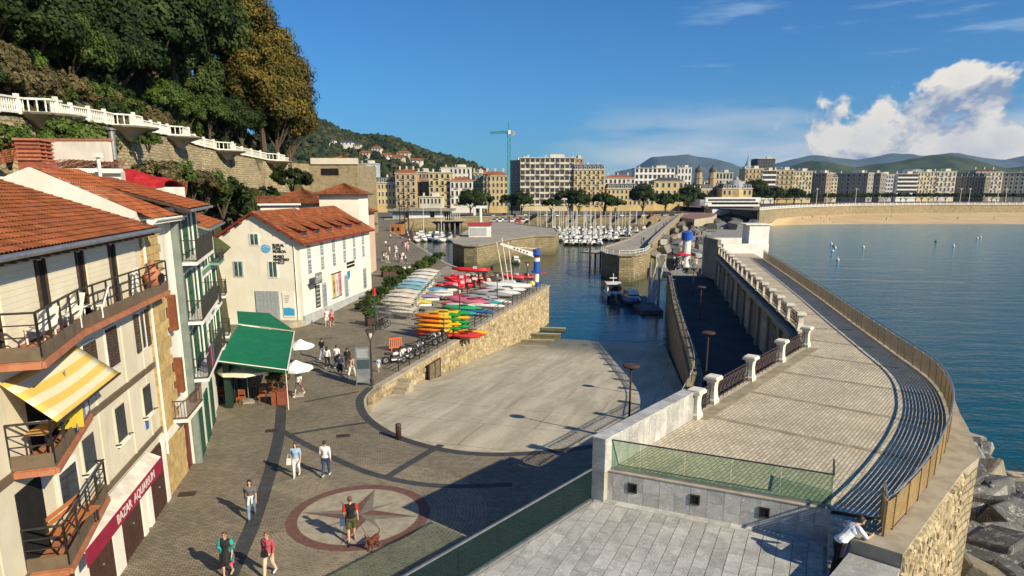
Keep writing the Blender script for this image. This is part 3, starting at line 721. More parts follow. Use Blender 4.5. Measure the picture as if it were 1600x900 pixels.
# ---- grey stone wall, front wall, lower terrace
def clip(poly, a, b):
    """keep the part left of a->b"""
    out = []; f = lambda p: (b[0] - a[0]) * (p[1] - a[1]) - (b[1] - a[1]) * (p[0] - a[0])
    for i in range(len(poly)):
        p, q = poly[i], poly[(i + 1) % len(poly)]; fp, fq = f(p), f(q)
        if fp >= 0: out.append(p)
        if fp * fq < 0: t = fp / (fp - fq); out.append((p[0] + (q[0] - p[0]) * t, p[1] + (q[1] - p[1]) * t))
    return out
wd = (P0 - W0).normalized(); wn = Vector((wd.y, -wd.x, 0))                 # wn points onto the deck
gw = thing('grey_stone_wall', 'grey marble parapet wall at the near corner of the promenade', 'wall', (W0.x, W0.y, LTZ), math.atan2(wd.y, wd.x))
GL = (P0 - W0).length; mb = MB(); mb.box(.03, GL - .25, -.40, 0.0, -.2, 2.08); mb.build('core', M_conc, gw)
x = .0
while x < GL - .3:
    w = rnd.uniform(.38, .62); w = min(w, GL - .22 - x); mb = MB(); mb.box(x + .004, x + w - .004, -.43, -.40, 1.0, 2.08); mb.build('panel', M_marble, gw); mb = MB(); mb.box(x + .004, x + w - .004, 0, .03, -3, 2.08); mb.build('panel', M_marble, gw); x += w
x = -.03
while x < GL - .3:
    w = min(rnd.uniform(.7, 1.1), GL - .2 - x); mb = MB(); mb.box(x + .004, x + w - .004, -.45, .05, 2.084, 2.14); mb.build('coping_slab', M_marble, gw); x += w
for z0, z1 in ((-.05, .42), (.425, .98), (.985, 1.5), (1.505, 2.08)):
    mb = MB(); mb.box(0, .03, -.43, .03, z0, z1); mb.build('end_panel', M_marble, gw)
FL = (FW1 - FW0).length
fw = thing('front_wall', 'low grey marble wall with three square light recesses, below the glass screen', 'wall', (FW0.x, FW0.y, LTZ), math.atan2(GW.y, GW.x))
mb = MB(); mb.box(0, FL - .01, .0, .34, -.3, .97); mb.build('core', M_conc, fw)
x = .02; k = 0
while x < FL - .05:
    w = min(rnd.uniform(.46, .56), FL - x); zs = rnd.choice([(0, .44, .97), (0, .52, .97), (0, .30, .97)])
    for z0, z1 in zip(zs, zs[1:]): mb = MB(); mb.box(x + .004, x + w - .004, -.03 - rnd.uniform(0, .004), 0, z0 + .004, z1 - .004); mb.build('panel', M_marble, fw)
    x += w
for x in (1.2, 3.15, 5.15):
    mb = MB(); 
    for a, b_, c, d in ((x - .15, x + .15, .66, .70), (x - .15, x + .15, .38, .42), (x - .15, x - .11, .42, .66), (x + .11, x + .15, .42, .66)): mb.box(a, b_, -.065, -.02, c, d)
    l_ = mb.build('wall_light', M_darkmetal, fw); mb = MB(); mb.box(x - .11, x + .11, -.042, -.035, .42, .66); mb.build('lens', M_void, l_)
mb = MB(); mb.box(-.02, FL + .03, -.06, .36, .975, 1.003); mb.build('coping', M_coping, fw)
# glass screen on it
gs = thing('glass_screen', 'greenish glass balustrade on the low grey marble wall', 'glass screen', (FW0.x, FW0.y, DZ), math.atan2(GW.y, GW.x))
nn = 5
for k in range(nn):
    mb = MB(); mb.box(FL * k / nn + .01, FL * (k + 1) / nn - .01, .10, .122, .01, .98); mb.build('glass_pane', M_glass, gs)
mb = MB(); mb.box(0, FL, .085, .137, .98, 1.01); mb.build('handrail', M_darkmetal, gs)
mb = MB(); mb.box(0, FL, .07, .15, .004, .06); mb.build('channel', M_steel, gs)
mb = MB(); mb.box(FL - .03, FL - .01, .14, 1.3, .01, .98); mb.build('glass_pane', M_glass, gs); mb = MB(); mb.box(FL - .045, FL + .005, .14, 1.3, .981, 1.01); mb.build('handrail', M_darkmetal, gs)
# lower terrace with slabs
LR0, LR1 = W0 + Vector((-.05, -.06, 0)), W0 + Vector((-3.7, -4.5, 0)).normalized() * 17.0
lt_poly = [FW0, W0, LR1, LR1 + Vector((6, -3, 0)), Vector((6.6, 11.8, 0)), Vector((9.65, 15.2, 0)), ST + GG * 2.5, ST, FW1]
mb = MB(); mb.prism([(p.x, p.y) for p in lt_poly][::-1], 4.0, LTZ - .032); lt = struct(mb.build('lower_terrace', M_conc))
edges = [((LR1.x, LR1.y), (LR0.x, LR0.y)), ]
def loc2(u, v): p = FW0 + GW * u + GG * v; return (p.x, p.y)
uu = -4.0; row = 0
while uu < 8.6:
    w = .40; v = .36 - rnd.uniform(0, .9)
    while v < 7.5:
        l = rnd.uniform(.7, 1.25); v0 = max(v, .36); poly = [loc2(uu + .009, v0 + .004), loc2(uu + .009, v + l - .005), loc2(uu + w - .009, v + l - .005), loc2(uu + w - .009, v0 + .004)]
        if v + l > .4:
            poly = clip(poly, (LR0.x + .12, LR0.y - .1), (LR1.x + .12, LR1.y - .1)); poly = clip(poly, (6.6, 11.8), (9.6, 15.15)) if poly else []
            if len(poly) >= 3: poly = clip(poly, (ST + GG * 1.9)[:2], (FW0 + GG * 1.9 + GW * (FL + .0))[:2]) if uu > FL - .1 and v < 1.9 else poly
            if len(poly) >= 3:
                c = [sum(p[0] for p in poly) / len(poly), sum(p[1] for p in poly) / len(poly)]
                if proj_ok(c[0], c[1], LTZ) if 'proj_ok' in globals() else c[1] > 13.2:
                    mb = MB(); dz = rnd.uniform(-.003, .003); mb.prism(poly, LTZ - .03, LTZ + dz); mb.build('paving_slab', M_marble, lt)
        v += l
    uu += w
u = .0
while u < FL:
    w = min(rnd.uniform(.6, .9), FL - u); mb = MB(); mb.prism([loc2(u + .004, .03), loc2(u + .004, .352), loc2(u + w - .004, .352), loc2(u + w - .004, .03)], LTZ - .03, LTZ + .002); mb.build('border_slab', M_marble, lt); u += w
# glass railing on the left edge of the lower terrace
gr = thing('glass_railing', 'dark glass railing with steel top rail along the lower terrace', 'glass railing', (LR0.x, LR0.y, LTZ), math.atan2((LR1 - LR0).y, (LR1 - LR0).x))
GRL = (LR1 - LR0).length; n = 11
for k in range(n):
    mb = MB(); mb.box(GRL * k / n + .012, GRL * (k + 1) / n - .012, -.01, .012, .0, 1.02); mb.build('glass_pane', M_glass, gr)
mb = MB(); mb.box(0, GRL, -.03, .03, 1.02, 1.06); mb.build('top_rail', M_steel, gr); mb = MB(); mb.box(0, GRL, -.05, .06, -.05, .02); mb.build('base_channel', M_steel, gr)
# stairs between deck and terrace
sr = thing('stairs', 'dark stone stairs from promenade down to the lower terrace', 'stairs', (FW1.x, FW1.y, LTZ), math.atan2(GW.y, GW.x))
for k in range(6):
    mb = MB(); mb.box(.0, 1.12, -.31 * (k + 1), -.31 * k, -.2, 1.0 - .167 * k - .165); mb.build('riser', M_marble, sr)
    mb = MB(); mb.box(.0, 1.12, -.31 * (k + 1) - .02, -.31 * k - .004, 1.0 - .167 * k - .163, 1.0 - .167 * k - .13); mb.build('tread', M_marble, sr)
mb = MB(); mb.box(.0, 1.12, 0, .32, .97, 1.004); mb.build('top_tread', M_marble, sr)
# outer parapet and stone face
EP = Vector((9.65, 15.2, 0)); OUTP = [EP, Vector((14.5, 20.35, 0))] + offset(RAIL, 1.0)[26:]
pa = thing('outer_parapet', 'broad tan concrete parapet ledge outside the curved bronze railing', 'parapet', (9.6, 15.6, LTZ))
poly = [Vector((8.75, 15.98, 0))] + OUTP + RAIL[::-1] + [ST + GG * .6, ST + GG * 1.0 + GW * -.02]
ci = [Vector((8.75, 15.98, 0)), EP, Vector((14.5, 20.35, 0)), RAIL[20], RAIL[8], RAIL[0], ST + GG * .15]
mb = MB(); mb.prism([(p.x, p.y) for p in ci], 6, DZ + .008); mb.build('ledge', M_coping, pa, world=True)
mb = MB(); a = RAIL[20:]; b_ = [Vector((14.5, 20.35, 0))] + [p.lerp(q_, max(.38, 1 - .06 * i)) for i, (p, q_) in enumerate(zip(RAIL[21:], offset(RAIL, 1.0)[21:]))]
for i in range(len(a) - 1): mb.prism([(p.x, p.y) for p in (a[i], b_[i], b_[i + 1], a[i + 1])], -2, DZ - .3)
mb.build('sea_face', M_hillwall, pa, world=True); mb = MB()
for i in range(len(a) - 1): mb.prism([(p.x, p.y) for p in (a[i], b_[i], b_[i + 1], a[i + 1])], DZ - .298, DZ + .008)
mb.build('ledge', M_coping, pa, world=True)
sl_ = thing('stone_ledge', 'pale marble ledge beside the parapet in the bottom corner', 'ledge', (8.5, 14.5, LTZ)); mb = MB(); mb.prism([(8.70, 15.93), (9.60, 15.16), (7.4, 12.4), (6.3, 13.3)][::-1], LTZ - .1, LTZ + .56); mb.build('block', M_marble, sl_, world=True); mb = MB(); mb.prism([(8.72, 15.95), (9.62, 15.18), (7.4, 12.38), (6.28, 13.3)][::-1], LTZ + .56, LTZ + .62); mb.build('top_slab', M_marble, sl_, world=True)
fc = thing('rock_faced_wall', 'sunlit rough tan stone wall below the man leaning on the parapet', 'wall', (9.65, 15.2, 0))
o = Vector((.64, -.77, 0)) * .04
mb = MB(); a, b_ = EP + (EP - Vector((14.5, 20.35, 0))) * .9, Vector((14.5, 20.35, 0)); mb.prism([(p.x, p.y) for p in (a, b_, b_ - o * 8, a - o * 8)], -2, DZ - .02); 
mb = MB(); a2 = EP - o * .2; b2 = b_ - o * .2; mb.prism([(p.x, p.y) for p in (a2, b2, b2 - o * 6, a2 - o * 6)], -2, DZ - .01)
c2 = EP + (EP - b_) * .9; mb.prism([(p.x, p.y) for p in (c2 - o * .2, a2, a2 - o * 6, c2 - o * 6)], -2, LTZ - .01); mb.build('wall_core', M_stone_back, fc, world=True)
stonework(fc, b_, c2, lambda s: 3.6, lambda s: DZ - .03 if s < (b_ - EP).length else LTZ - .02, .27, .34, .11, M_stone, 295, 9)

# ---- curved bronze railing
M_bronze = pm('bronze_slat', (.36, .25, .11), (.29, .20, .09), sc=3, rough=.5, metal=.1, rv=.12)
rl = thing('curved_railing', 'bronze slatted metal railing curving along the seaward promenade edge', 'railing', (RAIL[0].x, RAIL[0].y, DZ))
mbp = MB()
for k in range(12): z = .08 + k * .074; mbp.box(0, 1, -.010, .010, z, z + .050)
slat_me = mbp.mesh('slat_panel'); slat_me.materials.append(M_bronze)
mbp = MB(); mbp.box(-.012, .012, -.035, .035, 0, 1.02); rp_me = mbp.mesh('post'); rp_me.materials.append(M_bronze)
def slat_run(path, step):
    P = resample(path, step)
    for i, p in enumerate(P):
        q = P[min(i + 1, len(P) - 1)]; p0 = p if i < len(P) - 1 else P[i - 1]; an = math.atan2((q - p0).y, (q - p0).x)
        inst('post', rp_me, rl, p - Vector((RAIL[0].x, RAIL[0].y, 0)), an)
        if i < len(P) - 1: inst('slat_panel', slat_me, rl, p - Vector((RAIL[0].x, RAIL[0].y, 0)), an, ((q - p).length, 1, 1))
slat_run(RAIL, 1.2); RT = [RAIL[0], ST + GG * 1.15 + GW * .1, ST + GG * .1 + GW * .1]; slat_run(RT[:2], .7); slat_run(RT[1:], 1.1)
mb = MB(); mb.tube([(p.x, p.y, DZ + 1.09) for p in RAIL], .035, 6); mb.tube([(p.x, p.y, DZ + 1.09) for p in RT], .03, 6); mb.build('handrail', M_steel, rl, world=True)

# ---- white end building of the promenade
wb = thing('white_end_block', 'white concrete block and stair walls at the far end of the promenade', 'building', (30, 96, DZ))
M_wh2 = pm('sea_white', (.80, .79, .74), (.72, .70, .65), sc=.8, rough=.8, stain=.12)
mb = MB(); mb.box(-.2, 6.2, .2, 1.0, -4, 1.3); mb.build('front_wall', M_wh2, wb); mb = MB(); mb.box(3.6, 6.4, 1.0, 4.0, -4, 3.9); mb.build('tower', M_wh2, wb)
mb = MB(); mb.box(3.0, 6.6, .8, 4.2, 3.9, 4.05); mb.build('roof_slab', M_wh2, wb)
mb = MB(); mb.box(-.8, 6.2, 8, 8.5, -4, 1.6); mb.build('back_wall', M_wh2, wb); mb = MB(); mb.box(-.8, -.3, 1.0, 8, -4, 1.8); mb.build('side_wall', M_shed, wb)
mb = MB(); mb.prism([(-.3, 1.0), (3.5, 1.0), (3.5, 8), (-.3, 8)], -4, .2); mb.build('floor', M_conc, wb)

# ---- rubble mound
import bmesh
def mat_rock(name, c1, c2):
    m, g, b = principled(name); pos = g.n('ShaderNodeNewGeometry').outputs['Position']; r = g.n('ShaderNodeObjectInfo').outputs['Random']
    p = g.vadd(pos, g.vmul(g.vec(r, r, r), (50, 20, 30))); n1 = g.noise(p, 1.2, 7.0, .62)
    col = g.mix(g.ss(n1, .35, .68), c4(c1), c4(c2)); v = g.noise(p, .9, 5.0, .55, 1.2); vm = g.m('ABSOLUTE', g.m('SUBTRACT', v, .5))
    col = g.mix(g.ss(vm, .012, .0, 0, .8), col, (.48, .46, .41, 1)); k = g.lin(r, 0, 1, .7, 1.25); col = g.mix(1.0, col, g.vec(k, k, k), 'MULTIPLY')
    g.set(b.inputs['Base Color'], col); b.inputs['Roughness'].default_value = .75
    bn = g.n('ShaderNodeBump'); bn.inputs['Distance'].default_value = .06; g.set(bn.inputs['Height'], g.noise(pos, 4.0, 7.0)); g.t.links.new(bn.outputs[0], b.inputs['Normal']); return m
M_rock = mat_rock('dark_rock', (.06, .062, .064), (.125, .123, .118)); M_rock2 = mat_rock('tan_rock', (.22, .185, .125), (.30, .255, .18)); M_rock3 = mat_rock('grey_rock', (.15, .147, .138), (.27, .26, .235))
def rock_mesh(seed, mat):
    rg = random.Random(seed); bm = bmesh.new()
    for sx in (-1, 1):
        for sy in (-1, 1):
            for sz in (-1, 1):
                bm.verts.new((sx * rg.uniform(.36, .54), sy * rg.uniform(.36, .54), sz * rg.uniform(.34, .5)))
    for k in range(3): bm.verts.new((rg.uniform(-.6, .6), rg.uniform(-.6, .6), rg.choice((-.5, .5)) * rg.uniform(.8, 1.1)))
    r = bmesh.ops.convex_hull(bm, input=bm.verts[:]); bmesh.ops.delete(bm, geom=[v for v in bm.verts if not v.link_faces], context='VERTS')
    bmesh.ops.bevel(bm, geom=bm.edges[:], offset=.035, segments=1, affect='EDGES'); bmesh.ops.recalc_face_normals(bm, faces=bm.faces[:])
    me = D.meshes.new('rock'); bm.to_mesh(me); bm.free(); me.materials.append(mat); me.attributes.new('tint', 'FLOAT', 'FACE'); return me
ROCKS = [rock_mesh(k, (M_rock, M_rock, M_rock3, M_rock, M_rock2, M_rock, M_rock3, M_rock)[k]) for k in range(8)]
def rock(label, loc, s, rg, group):
    i = rg.randrange(8); label = ('dark', 'dark', 'grey', 'dark', 'tan', 'dark', 'grey', 'dark')[i] + label; o = D.objects.new('rock', ROCKS[i]); COL.objects.link(o); o.location = loc; o.scale = (s * rg.uniform(.85, 1.3), s * rg.uniform(.8, 1.15), s * rg.uniform(.65, .95)); o.rotation_euler = (rg.uniform(-.4, .4), rg.uniform(-.4, .4), rg.uniform(0, 6.28))
    return tag(o, label, 'rock', group)
rg = random.Random(21)
for k in range(420):
    i = rg.randrange(len(OUTP) * 3); base = OUTP[min(1 + int(rg.random() ** 1.6 * 46), len(OUTP) - 1)] if rg.random() < .75 else OUTP[0].lerp(OUTP[1], rg.random() * 1.1)
    dist = rg.uniform(.8, 13); p = base + Vector((.80, -.45, 0)) * dist; s = rg.uniform(1.7, 2.9)
    zt = 4.6 - dist * .42 + rg.uniform(-.4, .5)
    dy, dz = p.y, zt - CAMZ; dp = dy * math.cos(TH) - dz * math.sin(TH); sx, sy = CX + FPX * p.x / max(dp, .1), CY - FPX * (dy * math.sin(TH) + dz * math.cos(TH)) / max(dp, .1)
    if p.y < 8 or zt < -1.2 or sx > 1720 or sx < 1450 or sy > 1050: continue
    rock(' veined armour rock in the sea-wall mound under the curved railing', (p.x, p.y, zt - s * .35), s, rg, 'armour rocks of the sea wall')
mb = MB(); mb.prism([(9, 8), (40, 8), (45, 30), (40, 60), (28, 60), (20, 32), (14.5, 20)], -2, lambda p: 1.5 if p[0] < 30 else -1.5); struct(mb.build('rubble_bed', M_rock))
# ------------------------------------------------------------------ building helpers
M_tile = pm('roof_tile', (.27, .083, .03), (.20, .06, .023), sc=1.2, rough=.85, tint=.30, stain=.18)
M_tile2 = pm('roof_tile_bright', (.34, .10, .033), (.26, .075, .026), sc=1.2, rough=.85, tint=.28, stain=.10)
M_shutter_g = pm('green_shutter', (.012, .085, .045), (.009, .065, .035), sc=4, rough=.5)
M_shutter_b = pm('brown_shutter', (.075, .05, .035), (.055, .036, .026), sc=6, rough=.6)
M_door = pm('oxblood_door', (.075, .035, .027), (.055, .027, .022), sc=3, rough=.5)
M_fascia = pm('brown_fascia', (.155, .115, .075), (.12, .09, .058), sc=2, rough=.6, stain=.3)
M_yellowstone = pm('yellow_stone', (.50, .37, .16), (.40, .28, .115), sc=3, rough=.9, bump=.02, rv=.14)
M_greyshut = pm('grey_shutter', (.34, .37, .40), (.29, .32, .35), sc=4, rough=.6)
M_terra = pm('terracotta', (.42, .17, .09), (.34, .13, .07), sc=4, rough=.8)
PENDING_TEXT = []
def lettering(txt, size, loc, rot, parent, mat, bold=0.0, name='lettering', squash=1.0):
    cu = D.curves.new(name, 'FONT'); cu.body = txt; cu.size = size; cu.extrude = .004; cu.offset = bold; cu.resolution_u = 3
    o = D.objects.new(name, cu); COL.objects.link(o); o.parent = parent; o.location = loc; o.rotation_euler = rot; o.scale = (squash, 1, 1); cu.materials.append(mat); PENDING_TEXT.append(o); return o
def tile_roof(parent, A, B, C, D_, mat, tw=.22, th=.36, ns=4, world=False, name='roof', amp=.045):
    """A-B eave, D-C ridge (local points)"""
    A, B, C, D_ = map(Vector, (A, B, C, D_)); L = (B - A).length; S = ((D_ - A).length + (C - B).length) / 2; nc = max(2, round(L / tw)); nr = max(2, round(S / th))
    n = (B - A).cross(D_ - A).normalized()
    if n.z < 0: n = -n
    mb = MB(); rg = random.Random(int(L * 100))
    tn = [[rg.random() for _ in range(nc)] for _ in range(nr)]
    for j in range(nr):
        rows = []
        for v, lift in ((j / nr, .03), ((j + 1) / nr, 0.0)):
            a = A.lerp(D_, v); b = B.lerp(C, v); row = []
            for i in range(nc * ns + 1):
                u = i / (nc * ns); ph = abs(math.sin(math.pi * i / ns)); row.append(a.lerp(b, u) + n * (lift + amp * ph))
            rows.append(row)
        o = len(mb.v); w = nc * ns + 1; mb.v += [tuple(p) for r in rows for p in r]
        for i in range(nc * ns): mb.f.append([o + i, o + i + 1, o + w + i + 1, o + w + i]); mb.t.append(tn[j][i // ns]); mb.mi.append(0)
    o = mb.build(name, mat, parent, world=world, smooth=False); return stuff(o)
def slab4(mb, P, t):
    """thick quad: P top corners, t down"""
    P = [Vector(p) for p in P]; Q = [p - Vector((0, 0, t)) for p in P]; mb.hexa([*Q, *P])
def shuttered(parent, x, y, z, w, h, mat, slats=True, open_=False, frame=M_white, surround=0.06):
    """window on a wall whose outward side is +y (local)"""
    mb = MB(); s = surround
    for a, b_, c, d in ((x - w / 2 - s, x + w / 2 + s, z + h, z + h + s), (x - w / 2 - s, x + w / 2 + s, z - s, z), (x - w / 2 - s, x - w / 2, z, z + h), (x + w / 2, x + w / 2 + s, z, z + h)): mb.box(a, b_, y, y + .05, c, d)
    wn_ = mb.build('window', frame, parent)
    mb = MB(); mb.box(x - w / 2, x + w / 2, y + .002, y + .014, z, z + h); mb.build('pane', M_pane, wn_)
    lv = [(x - w / 2, x - .01), (x + .01, x + w / 2)] if not open_ else [(x - w, x - w / 2 - .01), (x + w / 2 + .01, x + w)]
    for a, b_ in lv:
        mb = MB(); mb.box(a, a + .05, y + .05, y + .085, z, z + h); mb.box(b_ - .05, b_, y + .05, y + .085, z, z + h)
        for q in (z, z + h / 2 - .03, z + h - .06): mb.box(a, b_, y + .052, y + .087, q, q + .06)
        n = max(3, int(h / .11))
        for k in range(n): zz = z + .06 + (h - .12) * k / n; mb.add([(a + .05, y + .055, zz + .07), (b_ - .05, y + .055, zz + .07), (b_ - .05, y + .08, zz), (a + .05, y + .08, zz)], [(0, 1, 2, 3)])
        mb.build('shutter', mat, wn_)
    return wn_
def iron_balcony(parent, x0, x1, y0, y1, z, mat=M_darkmetal, h=1.0, slab=M_white):
    mb = MB(); mb.box(x0, x1, y0, y1, z - .14, z); b = mb.build('balcony', slab, parent)
    mb = MB()
    for zz in (z + .08, z + h): mb.box(x0, x1, y1 - .04, y1, zz - .02, zz + .02); mb.box(x0, x0 + .04, y0, y1 - .04, zz - .02, zz + .02); mb.box(x1 - .04, x1, y0, y1 - .04, zz - .02, zz + .02)
    n = max(3, int((x1 - x0) / .12))
    for k in range(n + 1): xx = lerp(x0 + .01, x1 - .03, k / n); mb.box(xx, xx + .02, y1 - .03, y1 - .01, z + .08, z + h)
    for xx in (x0 + .01, x1 - .03):
        for k in range(1, max(2, int((y1 - y0) / .13))): yy = y0 + k * .13; mb.box(xx, xx + .02, yy, yy + .02, z + .08, z + h)
    mb.build('railing', mat, b); return b

# ------------------------------------------------------------------ near apartment house
FB = Frame((-14.9, 27.3), (.193, -.981)); H1 = 11.55
b1 = thing('apartment_house', 'cream apartment house with brown balconies and red tiled roof, nearest left', 'house', FB.o, FB.rz)
M_b1 = pm('house_cream', (.66, .60, .46), (.60, .54, .41), sc=.7, rough=.85, stain=.20, bump=.004)
mb = MB(); mb.box(0, 20, -9.5, 0, 0, H1); mb.build('wall', M_b1, b1)
for z, t in ((6.0, .22), (3.2, .20)):
    mb = MB(); mb.box(-.02, 20, 0, .07, z - t / 2, z + t / 2); mb.build('string_course', M_fascia, b1)
for x in (1.05, 3.05, 5.9, 9.4, 12.5):                        # flat pilaster strips
    mb = MB(); mb.box(x - .05, x + .05, 0, .035, 3.3, 5.9); mb.build('strip', M_b1, b1); mb = MB(); mb.box(x - .05, x + .05, 0, .035, 6.1, 8.3); mb.build('strip', M_b1, b1)
re_ = [(-.12, .70, H1 + .05), (20, .70, H1 + .05), (20, -4.8, H1 + 1.95), (-.12, -4.8, H1 + 1.95)]
mb = MB(); slab4(mb, [(p[0], p[1], p[2] - .02) for p in re_], .12); mb.build('roof_deck', M_shutter_b, b1)
tile_roof(b1, *re_, M_tile, tw=.2, th=.34)
re2 = [(20, -10, H1 + .05), (-.12, -10, H1 + .05), (-.12, -4.8, H1 + 1.95), (20, -4.8, H1 + 1.95)]; tile_roof(b1, *re2, M_tile, tw=.4, th=.7, ns=2)
mb = MB(); mb.tube([(-.1, .78, H1 - .02), (20, .78, H1 - .02)], .085, 8); mb.build('gutter', M_steel, b1)
for k in range(34): mb = MB(); mb.box(.2 + k * .6, .3 + k * .6, 0, .68, H1 - .22, H1 - .1); mb.build('rafter_end', M_shutter_b, b1)
# top floor: big cream roller blinds with dark door slots between them
for x in (3.1, 5.85, 8.45, 11.2):
    mb = MB(); mb.box(x - .22, x + .22, .0, .03, 9.1, 11.15); d_ = mb.build('door', M_void, b1); mb = MB(); mb.box(x - .27, x - .22, 0, .08, 9.1, 11.2); mb.box(x + .22, x + .27, 0, .08, 9.1, 11.2); mb.build('jamb', M_shutter_b, d_)
for x in (1.7, 4.45, 7.15, 9.8):
    sh_ = MB(); sh_.box(x - .95, x + .95, .0, .04, 9.1, 11.2); s_ = sh_.build('roller_blind', M_cream, b1)
    for k in range(13): mb = MB(); mb.box(x - .94, x + .94, .04, .052, 9.12 + k * .16, 9.12 + k * .16 + .14); mb.build('blind_slat', M_cream, s_)
# windows
for (a, b_), (c, d), op in (((163, 520), (184, 566), False), ((202, 500), (238, 535), True), ((128, 545), (150, 575), False)):
    x1, z1 = FB.px(a, b_); x0, z0 = FB.px(c, d); x = (x0 + x1) / 2; w = .95 if not op else .8; shuttered(b1, x, 0, z0, w, z1 - z0 + .1, M_shutter_b, open_=op)
for (a, b_), (c, d) in (((177, 640), (197, 680)), ((220, 608), (237, 640)), ((124, 690), (150, 722))):
    x1, z1 = FB.px(a, b_); x0, z0 = FB.px(c, d); x = (x0 + x1) / 2; mb = MB(); mb.box(x - .52, x + .52, 0, .05, z0 - .06, z1 + .06); wn_ = mb.build('window', M_b1, b1)
    mb = MB(); mb.box(x - .44, x + .44, .05, .06, z0, z1); mb.build('pane', M_pane, wn_); mb = MB(); mb.box(x - .56, x + .56, .0, .14, z0 - .12, z0 - .06); mb.build('sill', M_white, wn_)
    for sx in (-.62, .62): mb = MB(); mb.tube([(x + sx, 0, z0), (x + sx, .2, z0 + .02)], .025, 5); mb.build('hook', M_darkmetal, wn_)
mb = MB(); mb.box(1.45, 1.75, 0, .03, 3.75, 4.15); pl = mb.build('house_number_plate', plain((.03, .13, .42)), b1)
# shop front: doors, white jambs, red sign
for x0, x1, h in ((.45, 2.2, 2.75), (3.5, 5.45, 2.4), (6.35, 8.3, 2.4), (9.2, 11.2, 2.4), (12.2, 14, 2.4)):
    mb = MB(); mb.box(x0, x1, 0, .05, .02, h); d_ = mb.build('door', M_door, b1)
    for k in range(3): w = (x1 - x0) / 3; mb = MB(); mb.box(x0 + k * w + .04, x0 + (k + 1) * w - .04, .05, .075, .12, h - .12); mb.build('door_leaf', M_door, d_)
    mb = MB(); mb.ball(((x0 + x1) / 2, .1, 1.1), .04); mb.build('knob', M_steel, d_)
for x in (.2, 2.45, 3.2, 5.7, 6.1, 8.55, 8.95): mb = MB(); mb.box(x - .2, x + .2, 0, .09, 0, 2.9); mb.build('jamb', M_white, b1)
sg = MB(); sg.add([(2.3, .1, 3.05), (9.6, .1, 3.05), (9.6, .6, 2.8), (2.3, .6, 2.8), (2.3, .1, 2.95), (9.6, .1, 2.95), (9.6, .6, 2.7), (2.3, .6, 2.7)], [(0, 1, 2, 3), (4, 7, 6, 5), (0, 4, 5, 1), (1, 5, 6, 2), (2, 6, 7, 3), (3, 7, 4, 0)])
sg.build('shop_canopy', pm('canopy_white', (.72, .67, .58), rough=.7, stain=.25), b1)
M_maroon = pm('maroon_cloth', (.30, .018, .05), (.25, .014, .04), sc=3, rough=.8)
mb = MB(); mb.box(2.3, 9.6, .59, .62, 2.24, 2.79); val = mb.build('sign_valance', M_maroon, b1)
lettering('BAZAR  AQUARIUM', .44, (7.2, .625, 2.38), (R(90), 0, R(180)), val, pm('sign_letter', (.75, .68, .62)), .008)
# sawtooth balconies (plan found on the slab height)
def saw_balcony(label, z, pts, fh, far, rail_h=.75):
    """pts: plan points in house coordinates, from wall (far end) round to wall (near end)"""
    mb = MB(); mb.prism(pts, z - .12, z); bal = mb.build('balcony', M_terra, b1)
    mb = MB()
    for a, b_ in zip(pts[:-1], pts[1:-1] + [pts[-1]]): mb.beam((a[0], a[1], z + fh / 2 - .08), (b_[0], b_[1], z + fh / 2 - .08), .05, fh)
    mb.build('fascia', M_fascia, bal)
    mb = MB()
    for a, b_ in zip(pts[:-1], pts[1:]): mb.beam((a[0], a[1], z - .2), (b_[0], b_[1], z - .2), .16, .16)
    mb.build('tile_trim', M_terra, bal)
    mb = MB()
    for a, b_ in zip(pts[:-1], pts[1:]):
        for zz in (fh + .15, fh + .45, fh + rail_h): mb.beam((a[0], a[1], z + zz), (b_[0], b_[1], z + zz), .05 if zz > fh + .5 else .03)
        n = max(1, round(math.dist(a, b_) / 1.1))
        for k in range(n + 1): x, y = lerp(a[0], b_[0], k / n), lerp(a[1], b_[1], k / n); mb.beam((x, y, z), (x, y, z + fh + rail_h), .05)
    mb.build('railing', M_darkmetal, bal); return bal
def loc_at(px, py, z):   # pixel at height z (above plaza) -> house x, y
    p = at(px, py, z + PZ) - FB.o; return (p.dot(FB.ux), p.dot(FB.uy))
z1 = 9.08
saw_balcony('top', z1, [(-1.0, .0), (-1.0, .6), (7.6, .55), (11.6, 1.15), (11.75, 0)], .36, 0)
saw_balcony('mid', 6.2, [(6.7, 0), (6.8, .1), (11.3, .95), (11.45, 0)], .38, 0)
saw_balcony('low', 3.38, [(6.8, 0), (6.85, .3), (11.4, .95), (11.5, 0)], .38, 0)
mb = MB(); mb.box(8.3, 10.3, 0, .04, 6.2, 8.2); mb.build('balcony_door', M_void, b1); mb = MB(); mb.box(10.2, 11.5, 0, .04, 3.4, 5.5); mb.build('balcony_door', M_void, b1)
mb = MB(); mb.box(8.0, 9.4, 0, .06, 3.9, 5.2); w_ = mb.build('window', M_white, b1); mb = MB(); mb.box(8.15, 9.25, .06, .07, 4.05, 5.05); mb.build('pane', M_pane, w_)
for x in (14, 17): [shuttered(b1, x, 0, z, 1.0, 1.5, M_shutter_b) for z in (3.9, 6.6, 9.3)]
